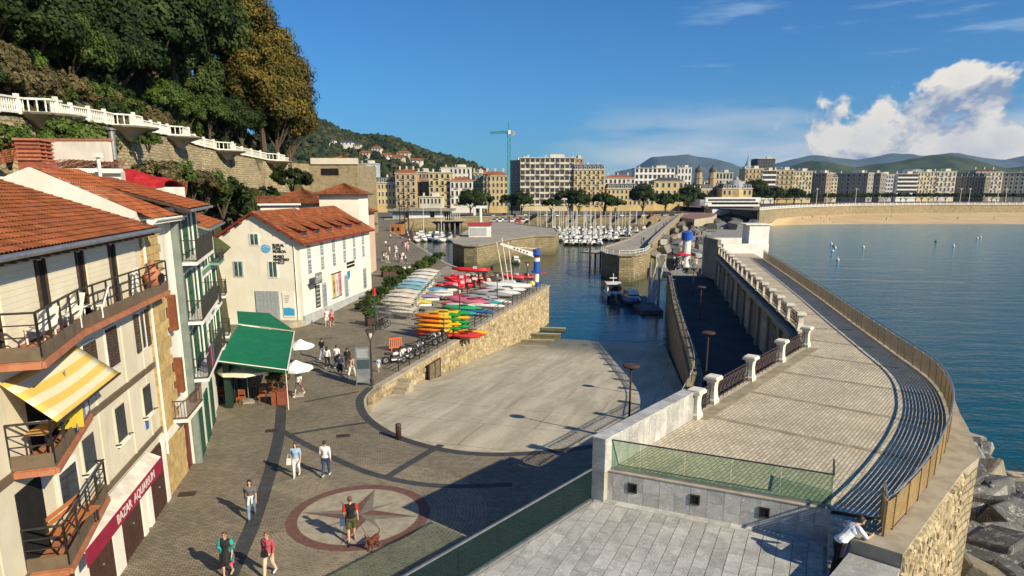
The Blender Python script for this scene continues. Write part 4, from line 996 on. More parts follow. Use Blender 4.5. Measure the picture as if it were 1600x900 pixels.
# yellow striped awning
def mat_stripes(name, c1, c2, axis, wid):
    m, g, b = principled(name); co = g.n('ShaderNodeTexCoord').outputs['Object']; x, y, z = g.sep(co)
    u = (x, y, z)[axis]; f = g.m('FRACT', g.m('DIVIDE', u, wid)); col = g.mix(g.ss(f, .47, .53), c4(c1), c4(c2)); g.set(b.inputs['Base Color'], col); b.inputs['Roughness'].default_value = .9
    tr = g.n('ShaderNodeBsdfTranslucent'); g.set(tr.inputs[0], col); mx = g.n('ShaderNodeMixShader', ins={0: .25}); g.t.links.new(b.outputs[0], mx.inputs[1]); g.t.links.new(tr.outputs[0], mx.inputs[2])
    for n in g.t.nodes:
        if n.type == 'OUTPUT_MATERIAL': g.t.links.new(mx.outputs[0], n.inputs[0])
    return m
aw = thing('striped_awning', 'yellow and cream striped awning under the top balcony of the cream house', 'awning', FB.o, FB.rz)
ax0, ax1 = 7.0, 11.4; rows = []
for i in range(9):
    u = i / 8; r = []
    for j in range(11): v = j / 10; sag = .10 * math.sin(math.pi * v) * math.sin(math.pi * u); r.append((lerp(ax0, ax1, v), lerp(.05, 1.2, u), lerp(8.4, 7.45, u) - sag - .12 * u * v))
    rows.append(r)
mb = MB(); mb.grid(rows); o = mb.build('cloth', mat_stripes('awning_stripes', (.80, .56, .14), (.82, .74, .52), 1, .36), aw, smooth=True)
o.modifiers.new('t', 'SOLIDIFY').thickness = .01
mb = MB(); mb.beam((ax0, 1.21, 7.44), (ax1, 1.21, 7.32), .05); mb.build('front_bar', M_darkmetal, aw)
mb = MB(); mb.beam((ax0 + .4, .05, 7.3), (ax0 + .4, 1.18, 7.42), .04); mb.beam((ax1 - .4, .05, 7.2), (ax1 - .4, 1.18, 7.3), .04); stuff(mb.build('support_arms', M_white, aw))
# things on the balconies
def lounger(label, x, y, z, rz):
    t = thing('folding_chair', label, 'chair', FB.w(x, y, z), FB.rz + rz, 'white garden chairs on the top balcony'); mb = MB()
    mb.box(-.25, .25, -.28, .28, .38, .42); mb.build('seat', M_white, t); mb = MB(); mb.add([(-.25, .26, .40), (.25, .26, .40), (.25, .48, 1.02), (-.25, .48, 1.02), (-.25, .30, .39), (.25, .30, .39), (.25, .52, 1.01), (-.25, .52, 1.01)], [(0, 1, 2, 3), (7, 6, 5, 4), (0, 4, 5, 1), (2, 6, 7, 3), (1, 5, 6, 2), (3, 7, 4, 0)]); mb.build('backrest', M_white, t)
    for sx in (-.23, .23):
        for sy in (-.24, .24): mb = MB(); mb.beam((sx, sy, 0), (sx, sy, .39), .035); mb.build('leg', M_white, t)
lounger('white garden chair on the top balcony beside the middle door slot', 6.0, .3, z1, .4); lounger('white garden chair on the top balcony near its kink', 7.9, .3, z1, 1.2); lounger('white garden chair on the top balcony, nearest the camera', 9.9, .45, z1, -.6)
for k, x in enumerate((1.6, 2.0)):
    t = thing('folded_chair', ['left', 'right'][k] + ' white slatted chair folded upright against the wall beside the clay stove', 'chair', FB.w(x, .2, z1), FB.rz + .2, 'folded chairs on the top balcony')
    mb = MB(); mb.beam((-.22, 0, 0), (-.22, .12, 1.1), .04); mb.beam((.22, 0, 0), (.22, .12, 1.1), .04); mb.build('frame', M_white, t)
    for q in range(7): mb = MB(); mb.beam((-.2, .02 + .013 * q, .25 + .12 * q), (.2, .02 + .013 * q, .25 + .12 * q), .03, .07); mb.build('slat', M_white, t)
t = thing('clay_stove', 'round terracotta garden stove with chimney on the top balcony end', 'stove', FB.w(.15, .42, z1), FB.rz)
mb = MB(); mb.lathe([(.12, 0), (.16, .1), (.16, .2), (.30, .35), (.36, .55), (.30, .78), (.14, .92), (.11, 1.2), (.13, 1.25)], n=14); mb.build('body', M_terra, t, smooth=True); mb = MB(); mb.lathe([(.16, 0), (.2, .01), (.16, .02), (.02, .021)], n=12); o = mb.build('mouth', M_void, t); o.location = (.12, .34, .55); o.rotation_euler = (R(-90), 0, R(-20))
t = thing('laundry', 'red and white laundry on the railing under the striped awning', 'laundry', FB.w(7.6, .35, 6.7), FB.rz)
for k in range(7): c = rnd.choice([(.6, .05, .08), (.7, .68, .65), (.5, .1, .15), (.2, .25, .4)]); mb = MB(); mb.beam((k * .25 - .1, .02 + k * .05, .1), (k * .25 + .1, .05 + k * .05, .1), .02, .7 + .2 * rnd.random()); mb.build('cloth', plain(c, .9), t)
t = thing('yellow_parasol', 'folded yellow parasol cloth inside the middle balcony', 'parasol', FB.w(9.0, .3, 6.2), FB.rz); mb = MB(); mb.add([(-.5, 0, .9), (.5, 0, .3), (.5, .4, .9), (-.4, .4, 1.6), (0, .5, .2)], [(0, 1, 2, 3), (0, 4, 1), (3, 2, 4), (1, 4, 2), (0, 3, 4)]); mb.build('cloth', plain((.75, .55, .05), .9), t); mb = MB(); mb.tube([(0, .2, 0), (0, .2, 1.9)], .02, 5); mb.build('pole', M_steel, t)
t = thing('dining_table', 'small table with orange cloth on the middle balcony', 'table', FB.w(10.4, .45, 6.2), FB.rz); mb = MB(); mb.box(-.6, .6, -.25, .25, .68, .73); mb.build('top', plain((.62, .33, .1), .8), t)
for sx in (-.5, .5):
    for sy in (-.2, .2): mb = MB(); mb.beam((sx, sy, 0), (sx, sy, .68), .05); mb.build('leg', M_darkmetal, t)
t = thing('wooden_bench', 'orange wooden slat bench on the lowest balcony', 'bench', FB.w(9.6, .42, 3.38), FB.rz - .14)
for k in range(4): mb = MB(); mb.box(-.9, .9, -.25 + k * .14, -.14 + k * .14, .4, .44); mb.build('slat', plain((.45, .16, .05), .6), t)
for k in range(2): mb = MB(); mb.box(-.9, .9, -.3, -.27, .55 + k * .18, .67 + k * .18); mb.build('back_slat', plain((.45, .16, .05), .6), t)
for sx in (-.8, .8): mb = MB(); mb.beam((sx, -.22, 0), (sx, -.28, .85), .05); mb.beam((sx, .22, 0), (sx, .22, .4), .05); mb.build('leg', M_darkmetal, t)

# ------------------------------------------------------------------ narrow white house with yellow stone corner
b2 = thing('white_house', 'narrow white house with yellow stone corner strip and orange tiled roof', 'house', FB.w(-.02, 0, 0), FB.rz)
M_w2 = pm('house_white', (.72, .69, .62), (.66, .62, .54), sc=.5, rough=.85, stain=.22)
mb = MB(); mb.box(-4.2, -.02, -9, -.04, 0, 12.0); mb.build('wall', M_w2, b2)
z = 2.6; k = 0
while z < 11.2:
    h = rnd.uniform(.34, .5); w = 2.3 if k % 2 else 1.95; ws = rnd.uniform(.6, 1.3)
    for xa, xb in ((.06, ws), (ws, w)): mb = MB(); mb.box(-.0 - xb + .008, -.0 - xa - .008, -.03, .12 + rnd.uniform(-.015, .02), z + .008, z + h - .008); mb.build('quoin_stone', M_yellowstone, b2)
    z += h; k += 1
z = 0
while z < 2.55:
    x = -.06
    while x > -3.0: w = rnd.uniform(.4, .7); w = min(w, x + 3.05); mb = MB(); mb.box(x - w + .008, x - .008, -.03, .04 + rnd.uniform(-.01, .015), z + .008, z + .417); mb.build('base_stone', M_yellowstone, b2); x -= w
    z += .425
mb = MB(); mb.box(-3.0, -.06, .0, .22, 2.6, 2.95); mb.build('ledge', M_w2, b2)
mb = MB(); mb.box(-4.1, -3.1, -.03, .03, 0, 2.4); mb.build('door', pm('red_door', (.13, .02, .02), sc=3, rough=.5), b2)
for z in (4.0, 6.9): mb = MB(); mb.box(-2.85, -2.5, 0, .35, z, z + 1.6); mb.build('shutter', pm('rust_shutter', (.22, .075, .035), sc=4, rough=.7), b2)
iron_balcony(b2, -4.0, -1.3, -.04, .75, 3.1, pm('brown_rail', (.09, .05, .035)), .85)
# gable parapet and roof
FGo = FB.w(-.1, 0, 0); FG = Frame((FGo.x, FGo.y), (-FB.uy.x, -FB.uy.y))
gp = [FG.px(230, 346), FG.px(228, 331), FG.px(150, 297), FG.px(45, 261), FG.px(0, 285), FG.px(-60, 310)]
print('GABLE', [tuple(round(q, 2) for q in p) for p in gp])
gx = [max(.0, p[0]) for p in gp]
mb = MB(); ya, za = gp[1]; yb, zb2 = gp[3]
ga = [(-.02, -.05, 10.5), (-.02, -.05, za), (-.02, -yb, zb2), (-.02, -2 * yb - .5, za), (-.02, -2 * yb - .5, 10.5)]
mb.extrude(ga, (-.35, 0, 0)); mb.build('gable_parapet', M_w2, b2)
tile_roof(b2, (-4.6, .55, za - .28), (-.2, .55, za - .28), (-.2, -yb, zb2 + .02), (-4.6, -yb, zb2 + .02), M_tile2, tw=.22, th=.36)
tile_roof(b2, (-.2, -2 * yb - .5, za - .1), (-4.6, -2 * yb - .5, za - .1), (-4.6, -yb, zb2), (-.2, -yb, zb2), M_tile2, tw=.3, th=.5, ns=2)
mb = MB(); mb.box(-4.6, -.2, .3, .62, za - .5, za - .32); mb.build('eave_board', M_white, b2); mb = MB(); mb.tube([(-4.6, .68, za - .33), (-.1, .68, za - .33), (-.1, .3, za - .7), (-.1, .12, za - 1.0), (-.1, .12, 2)], .06, 6); mb.build('downpipe', M_w2, b2)
# brick chimney behind
cb = FB.w(-1.0, -yb + .1, 0); zc = hz(262, cb.y)
ch = thing('brick_chimney', 'weathered red brick chimney with slatted cap above the white gable', 'chimney', (cb.x - .2, cb.y, zc - .5), FB.rz)
bz = 0
for r_ in range(6):
    for k in range(4): mb = MB(); mb.box(-.62 + k * .31 + .006 + (.1 if r_ % 2 else 0) * 0, -.62 + (k + 1) * .31 - .006, .40, .45 + rnd.uniform(0, .02), bz, bz + .115); mb.build('brick', pm('chimney_brick', (.42, .13, .075), (.30, .10, .06), sc=5, rough=.9, rv=.25, stain=.25), ch)
    bz += .125
mb = MB(); mb.box(-.62, .62, -.4, .4, -.5, .76); mb.build('shaft', MATS['chimney_brick'], ch); mb = MB(); mb.box(-.7, .7, -.48, .48, .76, .82); mb.build('ledge', M_terra, ch)
for k in range(4): mb = MB(); mb.box(-.62, .62, -.42, .42, .9 + k * .15, .97 + k * .15); mb.build('cap_slat', MATS['chimney_brick'], ch)
for sx in (-.55, -.05, .45): mb = MB(); mb.box(sx, sx + .1, -.38, .38, .82, 1.5); mb.build('cap_pier', M_terra, ch)
mb = MB(); mb.box(-.68, .68, -.46, .46, 1.5, 1.58); mb.build('lid', M_terra, ch)
# ------------------------------------------------------------------ green-shuttered houses
FC = Frame((-15.95, 33.3), (.30, -.954))
b3 = thing('green_house', 'white house with green shutters and black iron balconies above the restaurant lane', 'house', FC.o, FC.rz)
M_w3 = pm('lime_white', (.72, .70, .62), (.64, .62, .53), sc=.5, rough=.85, stain=.2)
M_trimg = pm('grey_green_trim', (.20, .235, .21), (.16, .19, .17), sc=2, rough=.7)
mb = MB(); mb.box(-5.2, 2.2, -8, 0, 0, 12.3); mb.build('wall', M_w3, b3)
mb = MB(); mb.box(1.95, 2.24, -.2, .10, 0, 11.9); mb.build('corner_pilaster', M_trimg, b3)
for z in (4.2, 7.0, 9.8):
    iron_balcony(b3, -4.9, 2.1, 0, .75, z)
    for x in (1.2, -1.1, -3.5): shuttered(b3, x, 0, z + .02, .95, 2.15, M_shutter_g, open_=(x > -2))
    mb = MB(); mb.box(-5.1, 1.9, 0, .05, z - .5, z - .2); mb.build('string_course', M_trimg, b3)
for x0, x1 in ((.3, 1.5), (-2.2, -.8), (-4.4, -3.2)): mb = MB(); mb.box(x0, x1, 0, .06, 0, 2.6); mb.build('door', M_shutter_g, b3)
ra = [(2.6, .75, 12.25), (-5.4, .75, 12.25), (-5.4, -4, 13.7), (2.6, -4, 13.7)]; mb = MB(); slab4(mb, [(p[0], p[1], p[2] - .02) for p in ra], .12); mb.build('roof_deck', M_shutter_b, b3); tile_roof(b3, *ra, M_tile2)
mb = MB(); mb.tube([(2.6, .82, 12.18), (-5.4, .82, 12.18)], .07, 6); mb.build('gutter', M_steel, b3)
for k, (x, c) in enumerate(((1.2, (.03, .03, .04)), (.8, (.12, .02, .03)), (.4, (.5, .06, .2)), (.05, (.05, .05, .09)), (-.35, (.04, .16, .12)))):
    o = MB(); o.box(x - .13, x + .13, .74, .78, 4.45, 5.5); tag(o.build('hanging_garment', plain(c, .9), None), ['black shirt', 'dark red shirt', 'pink shirt', 'navy shirt', 'green shirt'][k] + ' drying on the lowest iron balcony of the green-shuttered house', 'laundry', 'clothes drying on the iron balcony'); q = D.objects[-1] if False else None
for o in [o for o in D.objects if o.name.startswith('hanging_garment')]: o.location = FC.o; o.rotation_euler = (0, 0, FC.rz)
b4 = thing('far_green_house', 'second green-shuttered house with small balconies beyond, lower orange roof', 'house', FC.w(-5.2, -.1, 0), FC.rz)
mb = MB(); mb.box(-7.6, -.02, -8, 0, 0, 11.0); mb.build('wall', M_w3, b4)
for z in (3.6, 6.3, 8.7):
    for k, x in enumerate((-1.2, -3.2, -5.2, -6.8)):
        shuttered(b4, x, 0, z, .8, 1.75, M_shutter_g, open_=k % 2 == 1)
        if z < 8 and k % 2 == 1: iron_balcony(b4, x - .7, x + .7, 0, .6, z - .05, h=.95)
    mb = MB(); mb.box(-7.6, 0, 0, .06, z - .45, z - .2); mb.build('string_course', pm('pale_green', (.17, .30, .22), rough=.7), b4)
iron_balcony(b4, -7.5, -4.4, 0, .6, 8.6, h=.6, slab=MATS['pale_green'])
ra = [(.3, .7, 11.0), (-8.0, .7, 11.0), (-8.0, -4, 12.6), (.3, -4, 12.6)]; mb = MB(); slab4(mb, [(p[0], p[1], p[2] - .02) for p in ra], .14); mb.build('roof_deck', M_trimg, b4); tile_roof(b4, *ra, M_tile2)
tile_roof(b4, (-8.0, -8.5, 11.0), (.3, -8.5, 11.0), (.3, -4, 12.6), (-8.0, -4, 12.6), M_tile2, tw=.4, th=.6, ns=2)
mb = MB(); mb.tube([(.3, .76, 10.93), (-8, .76, 10.93)], .07, 6); mb.build('gutter', M_steel, b4)
# low lane structures on the slope behind: shed roofs, chimney pots, red tarp
def back_roof(label, px0, py0, px1, py1, Y, wall, mat=M_tile, rise=1.2, dep=5, h=3):
    a = atY(px0, py0, Y); b_ = atY(px1, py1, Y + 1.5); t = thing('back_house', label, 'house', (a.x, a.y, a.z - h), math.atan2(b_.y - a.y, b_.x - a.x), 'small houses up the slope behind'); L = (b_ - a).length
    mb = MB(); mb.box(.2, L - .2, .4, dep, 0, h - .1); mb.build('wall', wall, t); tile_roof(t, (0, 0, h), (L, 0, h + (b_.z - a.z)), (L, dep, h + rise + (b_.z - a.z)), (0, dep, h + rise), mat, tw=.25, th=.4, ns=3)
    mb = MB(); mb.box(0, L, -.04, .02, h - .2, h - .02); mb.build('fascia', M_white, t); return t
back_roof('long low terracotta roof directly behind the brick chimney', 76, 262, 192, 262, 40, M_w2, rise=.55, dep=3)
back_roof('small striped tile roof left of the bushy hedge, beyond the red tarp', 200, 330, 288, 305, 52, M_w2, M_tile2, rise=1.1, dep=4)
back_roof('orange tile roof at the far left edge behind the gable', -60, 275, 30, 250, 36, M_w2, M_tile2, rise=1.2, dep=4)
back_roof('red roof wedge tucked behind the second green house', 400, 318, 470, 322, 74, M_w2, M_tile, rise=.8, dep=4)
p = atY(205, 285, 47); t = thing('red_tarp', 'red tarpaulin tent behind the tiled roofs', 'tarp', (p.x, p.y, p.z - 1.5)); mb = MB(); rows = []
for i in range(7): u = i / 6 * math.pi; rows.append([(lerp(-2, 2.2, j / 6), 1.5 - math.cos(u) * 1.5, 1.2 + math.sin(u) * (1.5 - .18 * j) + .1 * math.sin(j * 2.1 + i)) for j in range(7)])
mb.grid(rows); mb.build('canvas', pm('red_canvas', (.42, .02, .025), (.33, .015, .02), sc=2, rough=.8), t); mb = MB(); mb.box(-2, 2.2, 0.05, 2.9, -3, 1.2); mb.build('base', M_w2, t)
p = atY(183, 280, 44); t = thing('flue_pipe', 'tall galvanised flue pipe in front of the red tarp', 'pipe', (p.x, p.y, p.z)); mb = MB(); mb.tube([(0, 0, -1), (0, 0, 2.9)], .17, 10); mb.build('pipe', M_steel, t); mb = MB(); mb.lathe([(.12, 2.9), (.3, 2.98), (.3, 3.03), (.02, 3.15)], n=10); mb.build('cowl', M_steel, t)
for z in (.4, 1.4, 2.4): mb = MB(); mb.lathe([(.18, z), (.19, z + .01), (.19, z + .07), (.18, z + .08)], n=10); mb.build('band', M_steel, t)
p = atY(156, 268, 41); t = thing('vent_pipe', 'short white vent pipe with a square cap on the low roof', 'pipe', (p.x, p.y, p.z)); mb = MB(); mb.tube([(0, 0, -.5), (0, 0, .8)], .1, 8); mb.build('pipe', M_white, t); mb = MB(); mb.box(-.2, .2, -.2, .2, .8, 1.05); mb.build('cap', M_white, t)
p = atY(108, 262, 43); t = thing('garden_wall', 'white garden wall under the hedge behind the chimney', 'wall', (p.x, p.y, p.z)); mb = MB(); mb.prism([(-1.2, 0), (2.6, 0), (2.6, .3), (-1.2, .3)], -3, 1.6); mb.build('wall', M_w2, t); mb = MB(); mb.box(-1.3, 2.7, -.06, .36, 1.6, 1.72); mb.build('coping', M_terra, t)

# ------------------------------------------------------------------ restaurant awnings and furniture
M_awn = pm('green_awning', (.004, .155, .075), (.003, .13, .062), sc=1.5, rough=.85)
rs = thing('restaurant_awning', 'large green restaurant awning over the terrace', 'awning', (-16, 42, PZ)); BL, BR, TR, TL = at(340, 564, 8.45), at(449, 578, 7.7), at(460, 518, 7.7), at(372, 507, 8.7)
def cloth(P, n, sag, name, mat, parent, strips=6):
    BL, BR, TR, TL = P
    for k in range(strips):
        rows = []
        for i in range(n + 1):
            u = i / n; r = []
            for v in (k / strips, (k + .5) / strips, (k + 1) / strips):
                p = BL.lerp(TL, v).lerp(BR.lerp(TR, v), u); p = p - Vector((0, 0, sag * math.sin(math.pi * u) + (.03 if v == (k + .5) / strips else 0))); r.append(p)
            rows.append(r)
        mb = MB(); mb.grid(rows); mb.build(name, mat, parent, world=True)
cloth((BL, BR, TR, TL), 6, .08, 'cloth_strip', M_awn, rs)
mb = MB(); mb.beam(BR, TR, .07); mb.beam(BL, BR, .05); mb.beam(TL, TR, .05); mb.build('frame', M_white, rs, world=True)
mb = MB(); q = [BR, TR]; mb.add([BR, TR, TR - Vector((0, 0, .28)), BR - Vector((0, 0, .28))], [(0, 1, 2, 3)]); mb.add([BL, BR, BR - Vector((0, 0, .25)), BL - Vector((0, 0, .1))], [(0, 1, 2, 3)]); mb.build('valance', pm('dark_green_cloth', (.003, .06, .03), rough=.9), rs, world=True)
for p in (BR, TR): mb = MB(); mb.tube([(p.x - .1, p.y, PZ), (p.x - .1, p.y, p.z)], .025, 6); mb.build('post', M_white, rs, world=True)
rs2 = thing('side_awning', 'smaller green awning sloping behind the large restaurant awning', 'awning', (-18, 48, PZ)); A2, B2, C2, D2 = at(372, 505, 8.75), at(460, 516.5, 7.85), at(420, 489, 8.3), at(370, 486, 8.75)
mb = MB(); mb.add([A2, B2, C2, D2, A2 - Vector((0, 0, .03)), B2 - Vector((0, 0, .03)), C2 - Vector((0, 0, .03)), D2 - Vector((0, 0, .03))], [(0, 1, 2, 3), (7, 6, 5, 4), (0, 4, 5, 1), (1, 5, 6, 2), (2, 6, 7, 3)]); mb.build('cloth', M_awn, rs2, world=True)
mb = MB(); mb.beam(A2 - Vector((0, 0, .06)), B2 - Vector((0, 0, .06)), .08); mb.beam(B2, C2, .05); mb.build('frame', pm('beige_bar', (.45, .38, .28)), rs2, world=True)
mb = MB(); mb.tube([(C2.x, C2.y, PZ), (C2.x, C2.y, C2.z)], .05, 6); mb.build('post', M_white, rs2, world=True)
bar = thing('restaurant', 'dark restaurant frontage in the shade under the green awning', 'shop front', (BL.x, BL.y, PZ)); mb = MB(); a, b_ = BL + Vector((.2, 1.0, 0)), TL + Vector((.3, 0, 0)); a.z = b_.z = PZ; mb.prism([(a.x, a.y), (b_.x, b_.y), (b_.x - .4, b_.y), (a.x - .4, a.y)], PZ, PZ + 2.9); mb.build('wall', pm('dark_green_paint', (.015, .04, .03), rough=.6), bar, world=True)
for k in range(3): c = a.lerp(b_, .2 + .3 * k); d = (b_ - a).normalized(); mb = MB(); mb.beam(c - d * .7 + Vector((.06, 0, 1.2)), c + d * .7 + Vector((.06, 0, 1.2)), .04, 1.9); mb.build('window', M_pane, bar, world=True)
def parasol(label, px, py, r, h, col, zt=.5, n=8, closed=False):
    p = at(px, py, PZ); t = thing('parasol', label, 'parasol', p, .3, 'terrace parasols'); mb = MB(); mb.tube([(0, 0, 0), (0, 0, h + zt)], .03, 6); mb.build('pole', M_steel, t); mb = MB(); mb.box(-.35, .35, -.35, .35, 0, .08); mb.build('base', M_conc, t)
    for k in range(n):
        a0, a1 = 2 * math.pi * k / n, 2 * math.pi * (k + 1) / n; am = (a0 + a1) / 2; mb = MB(); e0 = (r * math.cos(a0), r * math.sin(a0), h); e1 = (r * math.cos(a1), r * math.sin(a1), h); em = (r * .93 * math.cos(am), r * .93 * math.sin(am), h + .02)
        mid = lambda e, q: (e[0] * q, e[1] * q, h + zt * (1 - q) ** 1.1 - .04 * math.sin(q * 3.14)); mb.add([(0, 0, h + zt), mid(e0, .5), mid(em, .5), mid(e1, .5), e0, em, e1], [(0, 1, 2), (0, 2, 3), (1, 4, 5, 2), (2, 5, 6, 3)])
        mb.add([e0, em, e1, (e1[0], e1[1], h - .16), (em[0], em[1], h - .14), (e0[0], e0[1], h - .16)], [(0, 5, 4, 1), (1, 4, 3, 2)]); mb.build('canopy_panel', col, t)
    return t
M_canv = pm('cream_canvas', (.78, .72, .58), (.72, .66, .52), sc=2, rough=.9); M_canw = pm('white_canvas', (.82, .82, .82), (.76, .77, .79), sc=2, rough=.9)
parasol('cream parasol in front of the green awning', 389, 628, 1.75, 2.2, M_canv, .5); parasol('white parasol at the street corner of the awning, nearer one', 466, 618, 1.05, 1.9, M_canw, .5); parasol('white parasol behind the awning corner, farther one', 472, 575, 1.0, 1.75, M_canw, .5, 6)
def cafe_chair(label, px, py, rz):
    t = thing('cafe_chair', label, 'chair', at(px, py, PZ), rz, 'orange wooden cafe chairs'); M_ = pm('orange_wood', (.40, .13, .045), (.33, .10, .035), sc=6, rough=.5)
    mb = MB(); mb.box(-.21, .21, -.21, .21, .43, .47); mb.build('seat', M_, t); mb = MB()
    for z in (.6, .72, .84): mb.box(-.2, .2, .19, .22, z, z + .07)
    mb.build('backrest', M_, t)
    for sx in (-.19, .19): mb = MB(); mb.beam((sx, -.18, 0), (sx, -.18, .43), .035); mb.build('leg', M_, t); mb = MB(); mb.beam((sx, .2, 0), (sx, .2, .92), .035); mb.build('leg', M_, t)
for k, (x, y, r_) in enumerate(((345, 628, .5), (377, 632, 0), (411, 628, .2), (402, 612, 1.5), (426, 615, 2.8), (444, 612, 1.2), (366, 615, 2.2))): cafe_chair(['leftmost cafe chair by the house wall', 'cafe chair left of the cream parasol pole', 'cafe chair right of the cream parasol pole', 'cafe chair behind the parasol pole', 'cafe chair beside the rust planter', 'cafe chair behind the rust planter', 'cafe chair in the shade between tables'][k], x, y, r_)
for k, (x, y) in enumerate(((358, 622), (395, 620), (430, 606))):
    t = thing('cafe_table', ['left', 'middle', 'right'][k] + ' dark cafe table under the green awning', 'table', at(x, y, PZ), 0, 'cafe tables'); mb = MB(); mb.box(-.35, .35, -.35, .35, .72, .75); mb.build('top', M_darkmetal, t); mb = MB(); mb.tube([(0, 0, 0), (0, 0, .72)], .04, 6); mb.build('stem', M_darkmetal, t); mb = MB(); mb.box(-.22, .22, -.22, .22, 0, .03); mb.build('foot', M_darkmetal, t)

# ------------------------------------------------------------------ maritime museum
FM = Frame((-20.4, 65.5), (-2, -21.5)); ML = 22.5; MW = 8.6; ME = 8.2; MR = 10.85
mu = thing('museum', 'white three-storey museum with red tiled roof and dormers beside the boat yard', 'building', FM.o, FM.rz)
M_mus = pm('museum_white', (.80, .775, .68), (.73, .70, .60), sc=.5, rough=.8, stain=.12, bump=.004); M_plinth = pm('plinth_grey', (.42, .44, .45), (.36, .38, .39), sc=1, rough=.8); M_redw = pm('red_eave', (.26, .045, .03), (.2, .035, .025), sc=3, rough=.6)
mb = MB(); mb.extrude([(0, 0, -.3), (0, 0, ME), (0, -MW / 2, MR), (0, -MW, ME), (0, -MW, -.3)], (-ML, 0, 0)); mb.build('wall', M_mus, mu)
rp = [(.55, .65, ME - .15), (-ML - .4, .65, ME - .15), (-ML - .4, -MW / 2, MR + .22), (.55, -MW / 2, MR + .22)]
rq = [(-ML - .4, -MW - .65, ME - .15), (.55, -MW - .65, ME - .15), (.55, -MW / 2, MR + .22), (-ML - .4, -MW / 2, MR + .22)]
for r_ in (rp, rq): mb = MB(); slab4(mb, [(p[0], p[1], p[2] - .02) for p in r_], .14); mb.build('eave', M_redw, mu); tile_roof(mu, *r_, M_tile, tw=.26, th=.4)
for k in range(7): mb = MB(); y = -.6 - k * 1.25; z = ME + (1 - abs(y + MW / 2) / (MW / 2)) * (MR - ME); mb.box(.0, .5, y - .07, y + .07, z - .12, z + .02); mb.build('purlin_end', M_redw, mu)
for k in range(6):
    x = -2.2 - k * 3.5; dm = MB(); dm.box(x - .75, x + .75, -1.9, -.35, ME + .2, ME + .95); d_ = dm.build('dormer', M_redw, mu); mb = MB(); mb.box(x - .5, x + .5, -.35, -.33, ME + .42, ME + .85); mb.build('pane', M_pane, d_)
    tile_roof(d_, (x + .95, -.1, ME + .9), (x - .95, -.1, ME + .9), (x - .95, -2.6, ME + 1.75), (x + .95, -2.6, ME + 1.75), M_tile, tw=.26, th=.4, name='dormer_roof')
    for z in (4.95, 6.45):
        mb = MB(); mb.box(x - .48, x + .48, 0, .03, z - .08, z + 1.33); w_ = mb.build('window', M_plinth, mu); mb = MB(); mb.box(x - .38, x + .38, .03, .045, z, z + 1.25); mb.build('pane', pm('pane_light', (.22, .25, .28), (.30, .33, .36), sc=1, rough=.25, rv=.2), w_)
        for q in range(3): mb = MB(); mb.box(x - .38, x + .38, .045, .06, z + .3 + q * .3, z + .33 + q * .3); mb.build('glazing_bar', M_white, w_)
    if k in (1, 3, 5):
        mb = MB(); mb.box(x - .65, x + .65, 0, .05, .85, 3.5); w_ = mb.build('window', M_plinth, mu); mb = MB(); mb.box(x - .5, x + .5, .05, .065, 1.0, 3.3); mb.build('pane', MATS['pane_light'], w_)
        for q in range(4): mb = MB(); mb.box(x - .5, x + .5, .065, .08, 1.4 + q * .5, 1.45 + q * .5); mb.build('glazing_bar', M_greyshut, w_)
mb = MB(); mb.add([(.06, .0, -.3), (.06, .1, -.3), (.06, .1, 1.0), (.06, 0, 1.0), (-ML, 0, -.3), (-ML, .1, -.3), (-ML, .1, .55), (-ML, 0, .55)], [(0, 1, 2, 3), (7, 6, 5, 4), (1, 5, 6, 2), (2, 6, 7, 3), (0, 3, 7, 4)]); mb.build('plinth', M_plinth, mu)
x0, x1 = -3.2, -4.4; mb = MB(); mb.box(x1, x0, 0.0, .07, 1.2, 3.5); ps = mb.build('menu_board', pm('poster_dark', (.03, .035, .04), (.09, .1, .1), sc=5, rough=.5), mu)
for k in range(5): mb = MB(); mb.box(x1 + .15, x0 - .15, .07, .078, 1.4 + k * .4, 1.55 + k * .4); mb.build('text_line', plain((.4, .4, .38)), ps)
for k, c in enumerate(((.55, .42, .18), (.62, .60, .55), (.55, .22, .24))):
    x1 = -8.1 - k * 1.0; mb = MB(); mb.box(x1 - .95, x1, .0, .06, 1.45, 4.0); p_ = mb.build('poster', plain(c), mu); mb = MB(); mb.lathe([(.06, 0), (.22, .25), (.1, .8), (.24, 1.2), (.05, 1.5)], (x1 - .48, .062, 1.9), 8, 1, .05); mb.build('print', plain(((.12, .08, .05), (.35, .33, .32), (.4, .08, .1))[k]), p_)
mb = MB(); mb.box(-11.15, -8.0, 0, .05, 4.0, 4.12); mb.box(-11.15, -8.0, 0, .05, 1.35, 1.45); mb.build('poster_frame', M_void, mu)
for z in (4.55, 4.15): mb = MB(); mb.box(-16.0, -13.2, 0, .05, z, z + .27); mb.build('sign_bar', M_void, mu)
mb = MB(); mb.extrude([(-13.2, .05, 3.8), (-14.2, .05, 3.8), (-14.2, .05, 3.2), (-13.7, .05, 2.8), (-13.2, .05, 3.2)], (0, -.04, 0)); mb.build('shield', plain((.02, .25, .45)), mu)
# wrought sign bracket
mb = MB(); mb.box(-1.2, -3.0, .15, .9, 3.9, 4.0); sb = mb.build('sign_bracket', M_darkmetal, mu); mb = MB(); mb.box(-3.0, -1.2, .86, .92, 4.0, 5.0); mb.build('sign_board', pm('sign_grey', (.12, .12, .12), (.3, .3, .3), sc=4, rough=.5), sb)
lettering('MUSEO', .62, (-1.35, .925, 4.3), (R(90), 0, R(180)), sb, plain((.6, .6, .58)))
